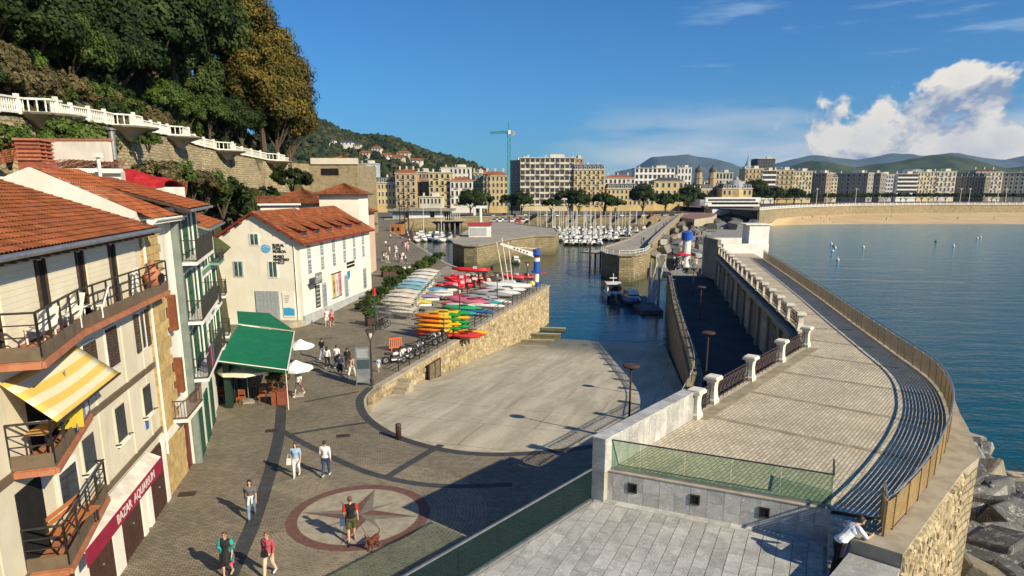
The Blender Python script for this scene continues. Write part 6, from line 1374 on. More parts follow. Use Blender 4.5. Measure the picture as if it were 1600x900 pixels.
B = [  # label, px0, px1, ytop, Y, colour, floors, cols, kw
 ('cream house with iron balconies at the left end of the old town', 560, 581, 264, 400, YEL, 6, 3, dict(balc=1)),
 ('pale blue-grey house behind the left end of the old town', 561, 590, 256, 470, (.42, .48, .52), 5, 5, dict(z0=8)),
 ('long low yellow house with slate roof', 580, 629, 277, 405, YEL, 4, 9, dict(roof='mansard', wt='white')),
 ('tall brown-roofed house with white glazed bay', 619, 651, 264, 400, OCH, 6, 4, dict(roof='hip', balc=2)),
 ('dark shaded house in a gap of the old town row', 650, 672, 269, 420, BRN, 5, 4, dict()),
 ('yellow house with glazed bays beside the white house', 671, 705, 270, 400, YEL, 6, 4, dict(balc=2)),
 ('white house with orange roof in the old town row', 704, 739, 276, 398, WHT, 4, 5, dict(roof='hip', balc=2)),
 ('narrow house with green glazed balconies', 738, 757, 271, 404, (.10, .22, .15), 5, 3, dict(wt='white', balc=1)),
 ('square yellow house with red roof left of the tower crane', 755, 794, 267, 396, YEL, 6, 6, dict(roof='hip')),
 ('low white sheds in front of the old town houses', 655, 690, 308, 372, PALE, 2, 6, dict(z0=6)),
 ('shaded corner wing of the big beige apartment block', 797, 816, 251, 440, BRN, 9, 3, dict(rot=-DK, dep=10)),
 ('big beige apartment block with white balcony bands and arcaded top', 813, 897, 247, 430, CREAM, 9, 11, dict(bands=True, wt='dark', ww=.62, balc=3)),
 ('ornate yellow apartment house with mansard right of the big beige block', 896, 944, 257, 428, YEL, 8, 7, dict(roof='mansard', balc=2)),
 ('white house with red roof above the long civic building', 943, 991, 273, 520, WHT, 5, 7, dict(roof='hip')),
 ('long low yellow civic building with slate roof', 948, 1022, 287, 432, YEL, 4, 11, dict(roof='mansard', rmat=M_slate, dep=16)),
 ('modern white apartment house with terraces on the skyline', 990, 1052, 263, 600, WHT, 6, 9, dict(bands=True, wt='dark')),
 ('yellow arcaded wing with dark hipped roof', 1021, 1067, 277, 440, YEL, 4, 5, dict(roof='hip', rmat=M_slate)),
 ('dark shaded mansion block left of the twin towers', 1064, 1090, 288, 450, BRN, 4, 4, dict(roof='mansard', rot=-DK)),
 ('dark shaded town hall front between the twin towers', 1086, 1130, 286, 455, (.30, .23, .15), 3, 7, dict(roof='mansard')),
 ('yellow domed pavilion of the town hall', 1127, 1174, 287, 440, YEL, 3, 6, dict(roof='mansard')),
 ('pale glass-roofed hall behind the twin towers', 1116, 1142, 270, 560, PALE, 5, 5, dict(wt='dark')),
 ('ornate yellow corner house with balconies right of the spire', 1161, 1189, 264, 520, YEL, 7, 5, dict(balc=2)),
 ('white apartment house with orange awning bands', 1188, 1209, 267, 520, WHT, 7, 3, dict(bands=True, wt='dark', ww=.8)),
 ('brown and cream apartment house with deep balconies', 1208, 1237, 266, 530, OCH, 7, 4, dict(balc=1)),
 ('tall cream seafront apartment house with rows of windows', 1235, 1265, 268, 540, CREAM, 7, 6, dict(roof='flat', balc=3)),
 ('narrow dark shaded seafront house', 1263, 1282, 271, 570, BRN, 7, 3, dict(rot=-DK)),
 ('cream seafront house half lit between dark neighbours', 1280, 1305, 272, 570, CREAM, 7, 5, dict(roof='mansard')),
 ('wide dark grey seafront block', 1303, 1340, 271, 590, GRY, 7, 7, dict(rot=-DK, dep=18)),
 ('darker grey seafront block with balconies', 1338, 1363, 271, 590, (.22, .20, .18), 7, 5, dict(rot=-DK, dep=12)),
 ('pale grey seafront office with regular windows', 1361, 1392, 273, 600, (.52, .53, .54), 7, 7, dict(wt='dark', wh=.4)),
 ('bright white seafront building with horizontal window bands', 1398, 1429, 272, 600, (.78, .78, .76), 7, 6, dict(bands=True, wt='dark', ww=.85)),
 ('cream seafront house right of the white building', 1428, 1458, 269, 605, CREAM, 7, 6, dict(roof='flat', balc=3)),
 ('cream stepped seafront house with corner tower', 1457, 1488, 268, 605, PALE, 6, 5, dict(balc=2)),
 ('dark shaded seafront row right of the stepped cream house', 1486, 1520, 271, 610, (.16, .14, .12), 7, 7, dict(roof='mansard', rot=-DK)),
 ('tall mixed seafront house with brown roof gable', 1518, 1560, 264, 612, PALE, 7, 7, dict(roof='hip', balc=2, rmat=pm('brown_roof', (.14, .07, .045), rough=.9))),
 ('grey seafront block at the right picture edge', 1558, 1625, 270, 612, GRY, 7, 11, dict(rot=-.5, dep=18)),
 ('cream block beyond the right picture edge', 1622, 1700, 270, 612, CREAM, 7, 11, dict()),
 ('dark office tower on the skyline behind the seafront', 1179, 1206, 248, 900, (.10, .10, .105), 14, 7, dict(wt='dark', z0=8, bands=False, dep=26)),
 ('red-brown house on the skyline above the civic building', 1008, 1045, 268, 700, (.34, .17, .11), 4, 7, dict(roof='hip')),
 ('white rooftop house on the skyline left of the twin towers', 1056, 1078, 262, 640, WHT, 5, 4, dict(z0=8)),
 ('brick penthouse on the skyline above the yellow mansard house', 893, 910, 248, 470, (.45, .2, .12), 10, 3, dict(z0=8)),
 ('white rooftops house on the old town skyline', 690, 736, 262, 520, WHT, 5, 7, dict(z0=8, roof='flat')),
 ('grey roofed house on the old town skyline', 736, 768, 266, 540, PALE, 5, 5, dict(z0=8, roof='hip')),
]
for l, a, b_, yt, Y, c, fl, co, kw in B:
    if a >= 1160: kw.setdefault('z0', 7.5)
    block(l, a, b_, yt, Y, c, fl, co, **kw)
# extras that give the skyline its outline
def lathe_thing(name, label, cat, px, Y, parts):
    t = thing(name, label, cat, (xz(px, Y), Y, 5))
    for nm, prof, n, mat in parts: mb = MB(); mb.lathe(prof, (0, 0, 0), n); mb.build(nm, mat, t)
    return t
for px, l in ((1089, 'left'), (1110.5, 'right')):
    zt = hz(257, 455) - 5; lathe_thing('clock_tower', l + ' one of the twin brown towers of the town hall', 'tower', px, 456, [('shaft', [(2.7, 0), (2.7, zt - 9), (3.1, zt - 8.8), (3.1, zt - 8.2), (2.3, zt - 8), (2.3, zt - 4.6)], 8, wall_mat((.42, .32, .19))), ('dome', [(2.7, zt - 4.6), (2.5, zt - 3.4), (1.5, zt - 2.0), (.5, zt - 1.3), (.45, zt - .6), (.06, zt + .6)], 10, M_slate)])
zt = hz(242, 620) - 5; lathe_thing('church_spire', 'thin grey spire with pointed tip on the skyline', 'spire', 1164, 620, [('drum', [(6.5, 0), (6.5, zt - 14), (7, zt - 13.6), (5, zt - 12)], 8, wall_mat(BRN)), ('spire', [(5.5, zt - 13), (2.6, zt - 9), (.9, zt - 5), (.1, zt + 1)], 8, pm('lead', (.33, .36, .38), rough=.6))])
zt = hz(278, 438) - 5; lathe_thing('pavilion_dome', 'grey dome on the yellow town hall pavilion', 'dome', 1148, 446, [('dome', [(6.5, zt - 7), (6.2, zt - 4.5), (4.6, zt - 2.4), (2.2, zt - 1.2), (1.4, zt - .9), (1.2, zt + .2), (.1, zt + 1.0)], 12, pm('lead', (.33, .36, .38))), ('drum', [(6.8, zt - 12), (6.8, zt - 7)], 12, wall_mat(YEL))])
t = thing('barrel_roof', 'curved grey barrel roof behind the white seafront building', 'roof', (xz(1428, 680), 680, 8)); zt = hz(264, 680) - 8; mb = MB(); W = xz(1450, 680) - xz(1406, 680); mb.extrude([(-W / 2 + W * k / 12, 0, zt - 7 + 7 * math.sin(math.pi * k / 12)) for k in range(13)] + [(W / 2, 0, 0), (-W / 2, 0, 0)], (0, 20, 0)); mb.build('vault', pm('lead', (.3, .3, .3)), t); mb = MB(); mb.box(-W / 2, W / 2, -.3, 0, 6, zt - 7); mb.build('gallery', M_pane, t)
# tower crane
cx, Yc = xz(795, 385), 385.0; zj = hz(208, Yc) - 5; M_cr = pm('crane_green', (.02, .22, .16), (.015, .18, .13), sc=.5, rough=.5)
t = thing('tower_crane', 'green tower crane rising over the old town roofs', 'crane', (cx, Yc, 5)); mb = MB(); w = .75
for sx in (-w, w):
    for sy in (-w, w): mb.beam((sx, sy, 0), (sx, sy, zj), .3)
k = 0; z = 0
while z < zj - 2:
    a = w if k % 2 else -w
    for sy in (-w, w): mb.beam((-a, sy, z), (a, sy, z + 2), .16); mb.beam((sy, -a, z), (sy, a, z + 2), .16)
    z += 2; k += 1
mb.build('mast', M_cr, t); jl = (795 - 768) / FPX * Yc * 1.02
mb = MB()
for sy in (-.5, .5): mb.beam((1, sy, zj), (-jl, sy - 3, zj - .5), .3)
mb.beam((1, 0, zj + 1.2), (-jl, -3, zj + .5), .3)
for k in range(12): u = k / 12; x = -jl * u; mb.beam((x, -3 * u - .5, zj - .5 * u), (x - jl / 24, -3 * u, zj + 1.2 - .7 * u), .15); mb.beam((x - jl / 24, -3 * u, zj + 1.2 - .7 * u), (x - jl / 12, -3 * u + .5, zj - .5 * u), .15)
mb.build('jib', M_cr, t); mb = MB(); mb.beam((0, 0, zj), (3.2, 1.0, zj + .2), .9, .5); mb.build('counter_jib', M_cr, t); mb = MB(); mb.box(2.0, 3.4, .3, 1.6, zj - 1.4, zj + 1.2); mb.build('counterweight', M_conc, t); mb = MB(); mb.box(-.3, 1.1, -1.5, -.4, zj - .6, zj + 1.4); mb.build('cab', M_white, t)
mb = MB(); mb.beam((0, 0, zj), (0, 0, hz(191, Yc) - 5), .4); mb.build('apex', M_cr, t)
# old fort on the left with a red-roofed house
fy = 190; t = thing('fort_bastion', 'stone bastion wall under the red-roofed house', 'wall', (xz(515, fy), fy, 8)); x0, x1 = xz(440, fy), xz(561, fy); zt = hz(256, fy); mb = MB(); mb.prism([(x0 - 18, fy + 26), (x0 - 12, fy - 22), (x0 + 2, fy - 20), (x0 + 8, fy), (x1, fy), (x1, fy + 26)], 2, zt); mb.build('wall', M_hillwall, t, world=True); mb = MB(); mb.box(xz(490, fy), x1 + .3, fy - .4, fy + .3, zt - .1, zt + 1.5); mb.build('parapet', M_trim, t, world=True)
mb = MB(); mb.box(xz(505, fy), xz(532, fy), fy - .12, fy, zt - 3.0, zt - 1.2); mb.build('recess', M_void, t, world=True)
hip_house('long white house with red roof on top of the stone bastion', xz(510, 200), xz(555, 200), 200, 210, 20, hz(252.5, 200), 1.9, M_w2, M_redroof, wins=4)
def pproj(v):
    dy, dz = v[1], v[2] - CAMZ; dep = dy * math.cos(TH) - dz * math.sin(TH); return CX + FPX * v[0] / dep, CY - FPX * (dy * math.sin(TH) + dz * math.cos(TH)) / dep
HV = [(pproj(v.co), v.co.copy()) for v in D.objects['wooded_hill'].data.vertices]
for k, (px, py) in enumerate(((543, 229), (605, 250), (622, 256), (520, 226), (570, 243), (650, 258), (560, 235), (590, 238), (632, 246), (686, 258))):
    p = min(HV, key=lambda q: (q[0][0] - px) ** 2 + (q[0][1] - py) ** 2 + q[1].y * .02)[1]; t = thing('villa', ['large white villa high on the wooded hill', 'white villa low on the wooded hill', 'cream villa near the foot of the wooded hill', 'small villa at the upper left of the wooded hill', 'villa in the middle of the wooded hill slope', 'villa at the foot of the hill above the rooftops', 'small villa right of the high white one', 'villa in a clearing on the hill', 'villa on the right shoulder of the hill', 'villa at the right end of the hill'][k], 'house', (p.x, p.y, p.z - 2), 0, 'villas scattered on the wooded hill'); w = 4 + (k % 3) * 2.2; w = 8 if k == 0 else w
    mb = MB(); mb.box(-w, w, -6, 6, 0, 8.5); mb.build('wall', wall_mat(WHT if k % 2 or k == 0 else PALE), t); mb = MB(); mb.add([(-w - 1, -7, 8.5), (w + 1, -7, 8.5), (w + 1, 7, 8.5), (-w - 1, 7, 8.5), (-w + 3, 0, 11), (w - 3, 0, 11)], [(0, 1, 5, 4), (1, 2, 5), (2, 3, 4, 5), (3, 0, 4)]); mb.build('roof', M_redroof if k % 3 else M_slate, t)
    for q in range(3): inst('window', WIN['trim'], t, (-w * .6 + q * w * .6, -6, 5.6), 0, (1.6, 1, 1.8))
# forest canopy on the near hill
wh_ = D.objects['wooded_hill']; mb = MB(); rg = random.Random(4); fm = []
for c in wh_.data.vertices:
    for q in range(2):
        if rg.random() < .9: fm.append(c.co + Vector((rg.uniform(-5, 5), rg.uniform(-8, 8), 0)))
for p in fm:
    s = rg.uniform(3.2, 6.5); mb.ct = rg.random(); o = len(mb.v); P = []
    for k in range(6): a = k * math.pi / 3 + rg.uniform(-.3, .3); P.append((p.x + s * math.cos(a) * rg.uniform(.7, 1.1), p.y + s * math.sin(a), p.z - 1 + rg.uniform(-1, 1.5)))
    top = (p.x + rg.uniform(-1, 1), p.y, p.z + s * rg.uniform(.7, 1.2)); mid = [((q_[0] - p.x) * .75 + p.x, (q_[1] - p.y) * .75 + p.y, p.z + s * .55 + rg.uniform(-.8, .8)) for q_ in P]
    mb.add(P + mid + [top], [(k, (k + 1) % 6, 6 + (k + 1) % 6, 6 + k) for k in range(6)] + [(6 + k, 6 + (k + 1) % 6, 12) for k in range(6)])
stuff(mb.build('hill_forest', mat_leaf('far_leaf', (.020, .034, .014), (.040, .058, .022), (.085, .085, .03)))); D.objects['hill_forest']['label'] = 'mixed green forest canopy covering the hill behind the old town'; D.objects['hill_forest']['category'] = 'forest'

# ------------------------------------------------------------------ quays, moles, seafront
def wall_along(name, label, path, z0, z1, mat, th=1.0, cope=True):
    t = thing(name, label, 'wall', (path[0].x, path[0].y, z0)); mb = MB(); A = offset(path, -.0); B_ = offset(path, -th)
    for i in range(len(path) - 1): mb.prism([(p.x, p.y) for p in (A[i], A[i + 1], B_[i + 1], B_[i])], z0, z1)
    mb.build('wall', mat, t, world=True)
    if cope: mb = MB(); [mb.beam(Vector((a.x, a.y, z1 + .1)), Vector((b_.x, b_.y, z1 + .1)), .8, .25) for a, b_ in zip(path, path[1:])]; mb.build('coping', M_coping, t, world=True)
    return t
wall_along('harbour_quay_wall', 'long masonry quay wall behind the marina masts', FQ, -2, PZ + .3, M_mole)
wall_along('sea_wall', 'curving stone sea wall above the sandy beach', WB, 1, 8.0, M_mole if False else M_hillwall)
t = thing('seafront_railing', 'white ornate railing running along the seafront promenade', 'railing', (WB[3].x, WB[3].y, 8)); mb = MB()
for a, b_ in zip(WB, WB[1:]):
    for zz, hh in ((9.3, .25), (8.85, .12), (8.4, .25)): mb.beam(Vector((a.x, a.y, zz)), Vector((b_.x, b_.y, zz)), .3, hh)
mb.build('rails', M_white, t, world=True)
for p in resample(WB, 5.0)[:110]: mb = MB(); mb.cbox((p.x, p.y - .1, 8.9), .5, .5, 1.7); mb.build('post', M_white, t, world=True)
def mole(name, label, pts, cap=M_asph):
    P = [at(a, b_, PZ) for a, b_ in pts]; t = thing(name, label, 'pier', (P[0].x, P[0].y, 0)); mb = MB(); mb.prism([(p.x, p.y) for p in P][::-1], -2, PZ - .02); mb.build('masonry', M_mole, t, world=True)
    mb = MB(); mb.face([(p.x, p.y, PZ) for p in P][::-1]); mb.build('paving', cap, t, world=True); Q = P + [P[0]]; mb = MB()
    for a, b_ in zip(Q, Q[1:]): mb.beam(Vector((a.x, a.y, PZ + .08)), Vector((b_.x, b_.y, PZ + .08)), .7, .22)
    mb.build('kerb', M_coping, t, world=True); return P
M_pave = pm('mole_paving', (.36, .33, .27), (.29, .265, .22), sc=.3, rough=.9, stain=.2)
mole('inner_mole', 'broad stone mole with a kiosk in the middle of the harbour', [(707, 376), (711, 381), (725, 384.5), (745, 385), (765, 381), (800, 373.5), (835, 369.5), (866, 369), (873, 363), (868, 357), (830, 353), (806, 350), (815, 341), (770, 342), (757, 350), (728, 362)], M_pave)
JT = mole('outer_jetty', 'long stone jetty with rounded end and stone parapet', [(940, 393), (950, 397.5), (968, 400), (990, 400), (1008, 396), (1016, 390), (1021, 381), (1066, 337), (1048, 337), (978, 376), (945, 386)], M_pave)
pj = [at(a, b_, PZ) for a, b_ in ((1016, 389), (1022, 380), (1045, 356), (1066, 337))]; t = thing('jetty_parapet', 'low stone parapet along the rocky side of the jetty', 'wall', pj[1]); mb = MB(); [mb.beam(Vector((a.x, a.y, PZ + .55)), Vector((b_.x, b_.y, PZ + .55)), .9, 1.1) for a, b_ in zip(pj, pj[1:])]; mb.build('wall', M_hillwall, t, world=True); mb = MB(); [mb.beam(Vector((a.x, a.y, PZ + 1.2)), Vector((b_.x, b_.y, PZ + 1.2)), 1.1, .2) for a, b_ in zip(pj, pj[1:])]; mb.build('coping', M_coping, t, world=True)
t = thing('side_landing', 'dark wooden landing stage on posts beside the jetty end', 'landing', at(925, 400, 0)); a, b_ = at(921, 395, 2.8), at(945, 392, 2.8); mb = MB(); mb.beam(a, b_, 5, .3); mb.build('deck', M_conc, t, world=True)
for k in range(4): p = a.lerp(b_, k / 3); mb = MB(); mb.tube([(p.x, p.y - 1.5, -1.5), (p.x, p.y - 1.5, 5.2 if k == 0 else 2.7)], .22, 6); mb.build('pile', M_darkmetal, t, world=True)
jr = thing('jetty_railing', 'white tubular railing round the end of the jetty', 'railing', JT[3]); R5 = JT[0:6]; mb = MB(); [mb.tube([(p.x, p.y + .5, PZ + z) for p in R5], .05, 5) for z in (.55, 1.05)]; mb.build('rails', M_white, jr, world=True)
for p in resample(R5, 2.2): mb = MB(); mb.tube([(p.x, p.y + .5, PZ), (p.x, p.y + .5, PZ + 1.05)], .05, 5); mb.build('post', M_white, jr, world=True)
rg = random.Random(11); nrk = 0; RKP = resample([Vector((33.5, 122, 0)), Vector((33, 145, 0))] + [Vector((p.x, p.y, 0)) for p in pj], 2.0)
while nrk < 135:
    u = rg.random(); a = RKP[min(int(u ** 1.5 * len(RKP)), len(RKP) - 1)]; dd = rg.uniform(0, 1); p = a + Vector((.8 + dd * (9 + 8 * u), -dd * 2.5, 4.6 * (1 - dd) + rg.uniform(-.4, .5))); s = rg.uniform(1.8, 3.2)
    rock(' armour rock on the rubble slope beside the jetty', (p.x, p.y, p.z - .6), s, rg, 'armour rocks of the jetty'); nrk += 1
for k in range(45):
    p = at(rg.uniform(1085, 1178), rg.uniform(341, 358), .8); rock(' rock in the shore outcrop below the white clubhouse', (p.x, p.y, rg.uniform(.0, 2.5)), rg.uniform(3, 6), rg, 'shore rocks below the clubhouse')
mb = MB(); mb.prism([(34, 118), (46, 122), (118, 350), (92, 350), (33, 150)], -2, .6); struct(mb.build('jetty_rubble_bed', M_rock3))
t = thing('round_terrace', 'reddish paved terrace with sloped wall where the jetty meets the shore', 'terrace', at(1090, 340, 4)); q = [at(a, b_, 5) for a, b_ in ((1062, 341), (1085, 345), (1112, 341), (1120, 336), (1100, 332), (1066, 333))]; mb = MB(); mb.prism([(p.x, p.y) for p in q][::-1], -1, 5.6); mb.build('wall', M_coping, t, world=True); mb = MB(); mb.face([(p.x, p.y, 5.61) for p in q][::-1]); mb.build('paving', pm('red_paving', (.26, .15, .12), (.2, .12, .1), rough=.9), t, world=True)
# white clubhouse shaped like a ship
cy_ = 385; cxl, cxr = xz(1103, cy_), xz(1188, cy_); t = thing('clubhouse', 'white ship-like clubhouse with long window bands at the beach end', 'building', ((cxl + cxr) / 2, cy_, 0)); zz = lambda py: hz(py, cy_)
mb = MB(); mb.box(xz(1112, cy_), cxr + 6, cy_ - 2, cy_ + 14, 0, zz(327)); mb.build('base', M_wh2, t, world=True)
for a, b_, y0, y1, nm, m_ in ((1103, 1187, 319.5, 316, 'window_band', M_pane), (1102, 1188, 316, 308.5, 'upper_deck', M_wh2), (1110, 1180, 327, 322.5, 'lower_windows', pm('violet_glass', (.05, .05, .14), rough=.2)), (1106, 1187, 322.5, 319.5, 'deck_band', M_wh2)):
    e = .8 if 'band' in nm and m_ is M_pane or 'windows' in nm else 0; mb = MB(); mb.box(xz(a, cy_) + e, xz(b_, cy_) - e, cy_ + e, cy_ + 13 - e, zz(y0) + .002, zz(y1)); mb.build(nm, m_, t, world=True)
mb = MB(); mb.box(xz(1106, cy_), xz(1180, cy_), cy_ - .03, cy_ + .0, zz(314), zz(311)); mb.build('window_strip', M_pane, t, world=True)
mb = MB(); mb.lathe([(5, 0), (5.4, 2.2), (5.4, 3.4)], (cxl + 1, cy_ + 6, zz(316) - 2), 14, 1.2, 1.1); mb.build('bow', M_wh2, t, world=True)
# tamarisk hedge and palms on the seafront, trees on the harbour front
rgt = random.Random(8)
for k in range(46): px = 1075 + k * 11.8 + rgt.uniform(-3, 3); Y = 490 + min(80, max(0, (px - 1200)) * .4); tree('pine', 'clipped tamarisk tree in the long row on the seafront promenade', (xz(px, Y), Y, 7.6), .95 + rgt.uniform(-.06, .06), None, 'tamarisk row on the promenade', sz=1.0)
for k, (px, py, Y, s) in enumerate(((735, 326, 345, 1.15), (752, 322, 352, 1.3), (800, 322, 350, 1.25), (815, 324, 346, 1.1), (862, 326, 350, 1.0), (888, 318, 356, 1.5), (905, 326, 348, 1.15), (944, 326, 350, 1.3), (962, 328, 346, 1.0), (1005, 321, 360, 1.4), (1040, 326, 375, 1.0), (1060, 322, 380, 1.2), (1075, 319, 395, 1.3), (1098, 318, 395, 1.25), (1040, 320, 400, 1.3), (1180, 304, 450, 1.5), (1210, 306, 470, 1.5), (1240, 306, 480, 1.4))):
    tree('pine' if k % 3 else 'oak', ['low round', 'broad dark', 'dark spreading', 'small dark', 'thin', 'tall layered', 'bushy', 'wide dark', 'small round', 'large bright', 'low', 'big dark', 'very tall dark', 'tall dark', 'dense', 'rounded', 'feathery', 'slim'][k] + ' harbour-front tree, %s from the left of the row' % ordw[min(k, 16)], (xz(px, Y), Y, max(5.0, hz(py - 4, Y) - CZ['pine'] * s * 1.12)), s * 1.12, None, 'trees on the harbour front')
# promenade poles, wheel
for k, px in enumerate((1275, 1291, 1336, 1499, 1513, 1570, 1557)):
    Y = 470; t = thing('flagpole', ordw[k] + ' tall white lamp mast from the left on the seafront promenade', 'lamp mast', (xz(px, Y), Y, 8), 0, 'lamp masts on the promenade'); mb = MB(); mb.tube([(0, 0, 0), (0, 0, 11)], [.22, .12], 6); mb.build('mast', M_white, t); mb = MB(); mb.beam((-.9, 0, 10.6), (.9, 0, 10.6), .25); mb.build('lamp_arm', M_white, t)
# ------------------------------------------------------------------ lamps, railings, yard furniture
def street_lamp(label, loc, h=3.9, group='lantern lamp posts'):
    t = thing('street_lamp', label, 'street lamp', loc, .4, group); mb = MB(); mb.lathe([(.11, 0), (.11, .5), (.06, .6), (.055, h - .65), (.08, h - .62)], n=8); mb.build('pole', M_rust, t)
    mb = MB()
    for a in range(4): c, s_ = math.cos(a * math.pi / 2 + .78), math.sin(a * math.pi / 2 + .78); mb.beam((c * .08, s_ * .08, h - .62), (c * .34, s_ * .34, h - .08), .035)
    for a in range(4): c, s_ = math.cos(a * math.pi / 2 + .78), math.sin(a * math.pi / 2 + .78); c2, s2 = math.cos((a + 1) * math.pi / 2 + .78), math.sin((a + 1) * math.pi / 2 + .78); mb.beam((c * .34, s_ * .34, h - .08), (c2 * .34, s2 * .34, h - .08), .05)
    mb.build('lantern_frame', M_rust, t); mb = MB(); mb.box(-.27, .27, -.27, .27, h - .06, h); mb.build('lantern_lid', M_rust, t); mb = MB(); mb.lathe([(.05, h - .6), (.13, h - .45), (.13, h - .15), (.05, h - .1)], n=8); mb.build('bulb_glass', pm('milk_glass', (.6, .6, .55), rough=.3), t); return t
street_lamp('lantern lamp post beside the information panel', at(582, 603, PZ))
street_lamp('lantern lamp post rising among the coloured kayaks', at(719, 512, PZ)); street_lamp('lantern lamp post in front of the grey and red dinghy', at(777, 478, PZ)); street_lamp('lantern lamp post near the end of the boat yard quay', at(824, 456, PZ))
def disc_lamp(label, loc, h):
    t = thing('disc_lamp', label, 'street lamp', loc, 0, 'disc-headed quay lamps'); mb = MB(); mb.lathe([(.1, 0), (.06, .4), (.055, h)], n=8); mb.build('pole', M_rust, t); mb = MB(); mb.lathe([(.05, h - .25), (.2, h - .12), (.45, h - .05), (.47, h + .02), (.4, h + .07), (.05, h + .1)], n=14); mb.build('head', M_rust, t); return t
for k, (px, py, z, h) in enumerate(((982, 680, PZ, 3.9), (1102, 600, PZ, 3.6), (1093, 500, PZ, 3.4), (1082, 462, PZ, 3.4))): disc_lamp(['disc lamp on the sunlit side near the grey stone wall', 'nearest disc lamp on the shaded lower quay', 'middle disc lamp on the shaded lower quay', 'farthest disc lamp on the shaded lower quay'][k], at(px, py, z), h)
t = thing('bollard', 'rusty brown bollard at the rim of the slipway', 'bollard', at(623, 686, PZ)); mb = MB(); mb.lathe([(.15, 0), (.15, .72), (.16, .74), (.16, .8), (.12, .87), (.03, .9)], n=12); mb.build('post', M_rust, t, smooth=True); mb = MB(); mb.lathe([(.165, .55), (.17, .56), (.17, .61), (.165, .62)], n=12); mb.build('band', M_rust, t)
yr = thing('yard_railing', 'dark iron railing along the top of the boat yard quay', 'railing', QN + qd * 4, math.atan2(qd.y, qd.x)); RLN = 44
for k in range(int(RLN / 1.9) + 1): mb = MB(); mb.beam((k * 1.9, .35, 0), (k * 1.9, .35, 1.05), .06); mb.build('post', M_darkmetal, yr)
for z in (.45, .75, 1.03): mb = MB(); mb.beam((0, .35, z), (RLN, .35, z), .035); mb.build('rail', M_darkmetal, yr)
t = thing('information_panel', 'tall dark information panel with printed picture beside the lamp post', 'panel', at(569, 603, PZ), .08); mb = MB(); mb.box(-.52, -.46, -.04, .04, 0, 2.75); mb.box(.46, .52, -.04, .04, 0, 2.75); mb.build('frame', M_steel, t); mb = MB(); mb.box(-.46, .46, -.02, .02, .25, 2.7); pn = mb.build('board', pm('print_grey', (.16, .19, .21), (.24, .26, .27), sc=1.5, rough=.4), t)
for k in range(8): mb = MB(); mb.box(-.4, .4 - .07 * (k % 3), -.03, -.02, 2.0 + k * .075, 2.03 + k * .075); mb.build('text_line', plain((.5, .52, .52)), pn)
mb = MB(); mb.box(-.42, .42, -.03, -.021, 1.2, 1.85); mb.build('photo_print', plain((.05, .08, .1)), pn)
t = thing('marker_pole', 'green pole with red top at the yard fence corner', 'pole', at(587, 516, PZ)); mb = MB(); mb.tube([(0, 0, 0), (0, 0, 3.3)], .07, 8); mb.build('pole', pm('pole_green', (.01, .09, .06), rough=.5), t); mb = MB(); mb.tube([(0, 0, 3.3), (0, 0, 4.1)], .16, 8); mb.build('top', pm('pole_red', (.5, .03, .03), rough=.5), t)
def fence(label, a, b_, h=2.1):
    a, b_ = Vector(a), Vector(b_); L = (b_ - a).length; t = thing('mesh_fence', label, 'fence', a, math.atan2(b_.y - a.y, b_.x - a.x), 'wire mesh fence panels of the yard'); n_ = max(1, round(L / 2.4))
    for k in range(n_ + 1): mb = MB(); mb.tube([(L * k / n_, 0, 0), (L * k / n_, 0, h)], .03, 5); mb.build('post', M_steel, t)
    mb = MB()
    for z in (.05, h * .5, h - .03): mb.beam((0, 0, z), (L, 0, z), .03)
    for k in range(int(L / .2)): mb.beam((k * .2, 0, 0), (k * .2, 0, h), .012)
    for k in range(int(h / .25)): mb.beam((0, 0, k * .25), (L, 0, k * .25), .01)
    stuff(mb.build('wire_mesh', M_steel, t))
fence('grey wire fence panel beside the green pole', at(590, 515, PZ), at(613, 506, PZ)); fence('wire fence in front of the covered dinghies', at(613, 506, PZ), at(668, 513, PZ))
t = thing('plastic_barrier', 'orange plastic barrier standing behind the motorbikes', 'barrier', at(618, 547, PZ), .5); mb = MB()
for z in (.2, .95): mb.box(-.55, .55, -.04, .04, z, z + .1)
for k in range(7): mb.box(-.55 + k * .17, -.47 + k * .17, -.03, .03, .2, 1.0)
mb.build('panel', plain((.75, .13, .03), .5), t)
for sx in (-.4, .4): mb = MB(); mb.box(sx - .05, sx + .05, -.25, .25, 0, .2); mb.build('foot', plain((.75, .13, .03), .5), t)
# hedge and planters along the museum street
rg = random.Random(31)
for k in range(24):
    u = k / 23; px, py = lerp(574, 690, u ** .9), lerp(486, 402, u ** .75); p = at(px, py, PZ); bush('bush' if k % 3 else 'darkbush', 'olive shrub in the hedge between museum street and boat yard', (p.x + rg.uniform(-.5, .5), p.y, PZ), rg.uniform(.75, 1.15), 'hedge shrubs beside the boat yard')
for k, (px, py, L) in enumerate(((612, 432, 3.0), (585, 508, 1.6))):
    p = at(px, py, PZ); t = thing('planter', ['dark brown planter with clipped green hedge at the street bend', 'reddish planter with shrubs beside the parked bicycles'][k], 'planter', p, .5); mb = MB(); mb.box(-L / 2, L / 2, -.5, .5, 0, .8); mb.build('trough', M_rust, t)
    for q in range(int(L)): inst('foliage', CROWN['bush'][q % 2], t, (-L / 2 + .5 + q, 0, 1.1), q, (.75, .7, .7))
p = at(437, 630, PZ); t = thing('planter', 'square rust-red planter with a small olive tree at the cafe corner', 'planter', p, .2); mb = MB(); mb.box(-.42, .42, -.42, .42, 0, .85); mb.build('trough', pm('rust_panel', (.24, .07, .035), (.19, .055, .03), rough=.6), t); inst('foliage', CROWN['brush'][0], t, (0, 0, 1.5), 0, (.55, .55, .7)); mb = MB(); mb.tube([(0, 0, .8), (0, 0, 1.5)], .04, 5); mb.build('stem', M_bark, t)
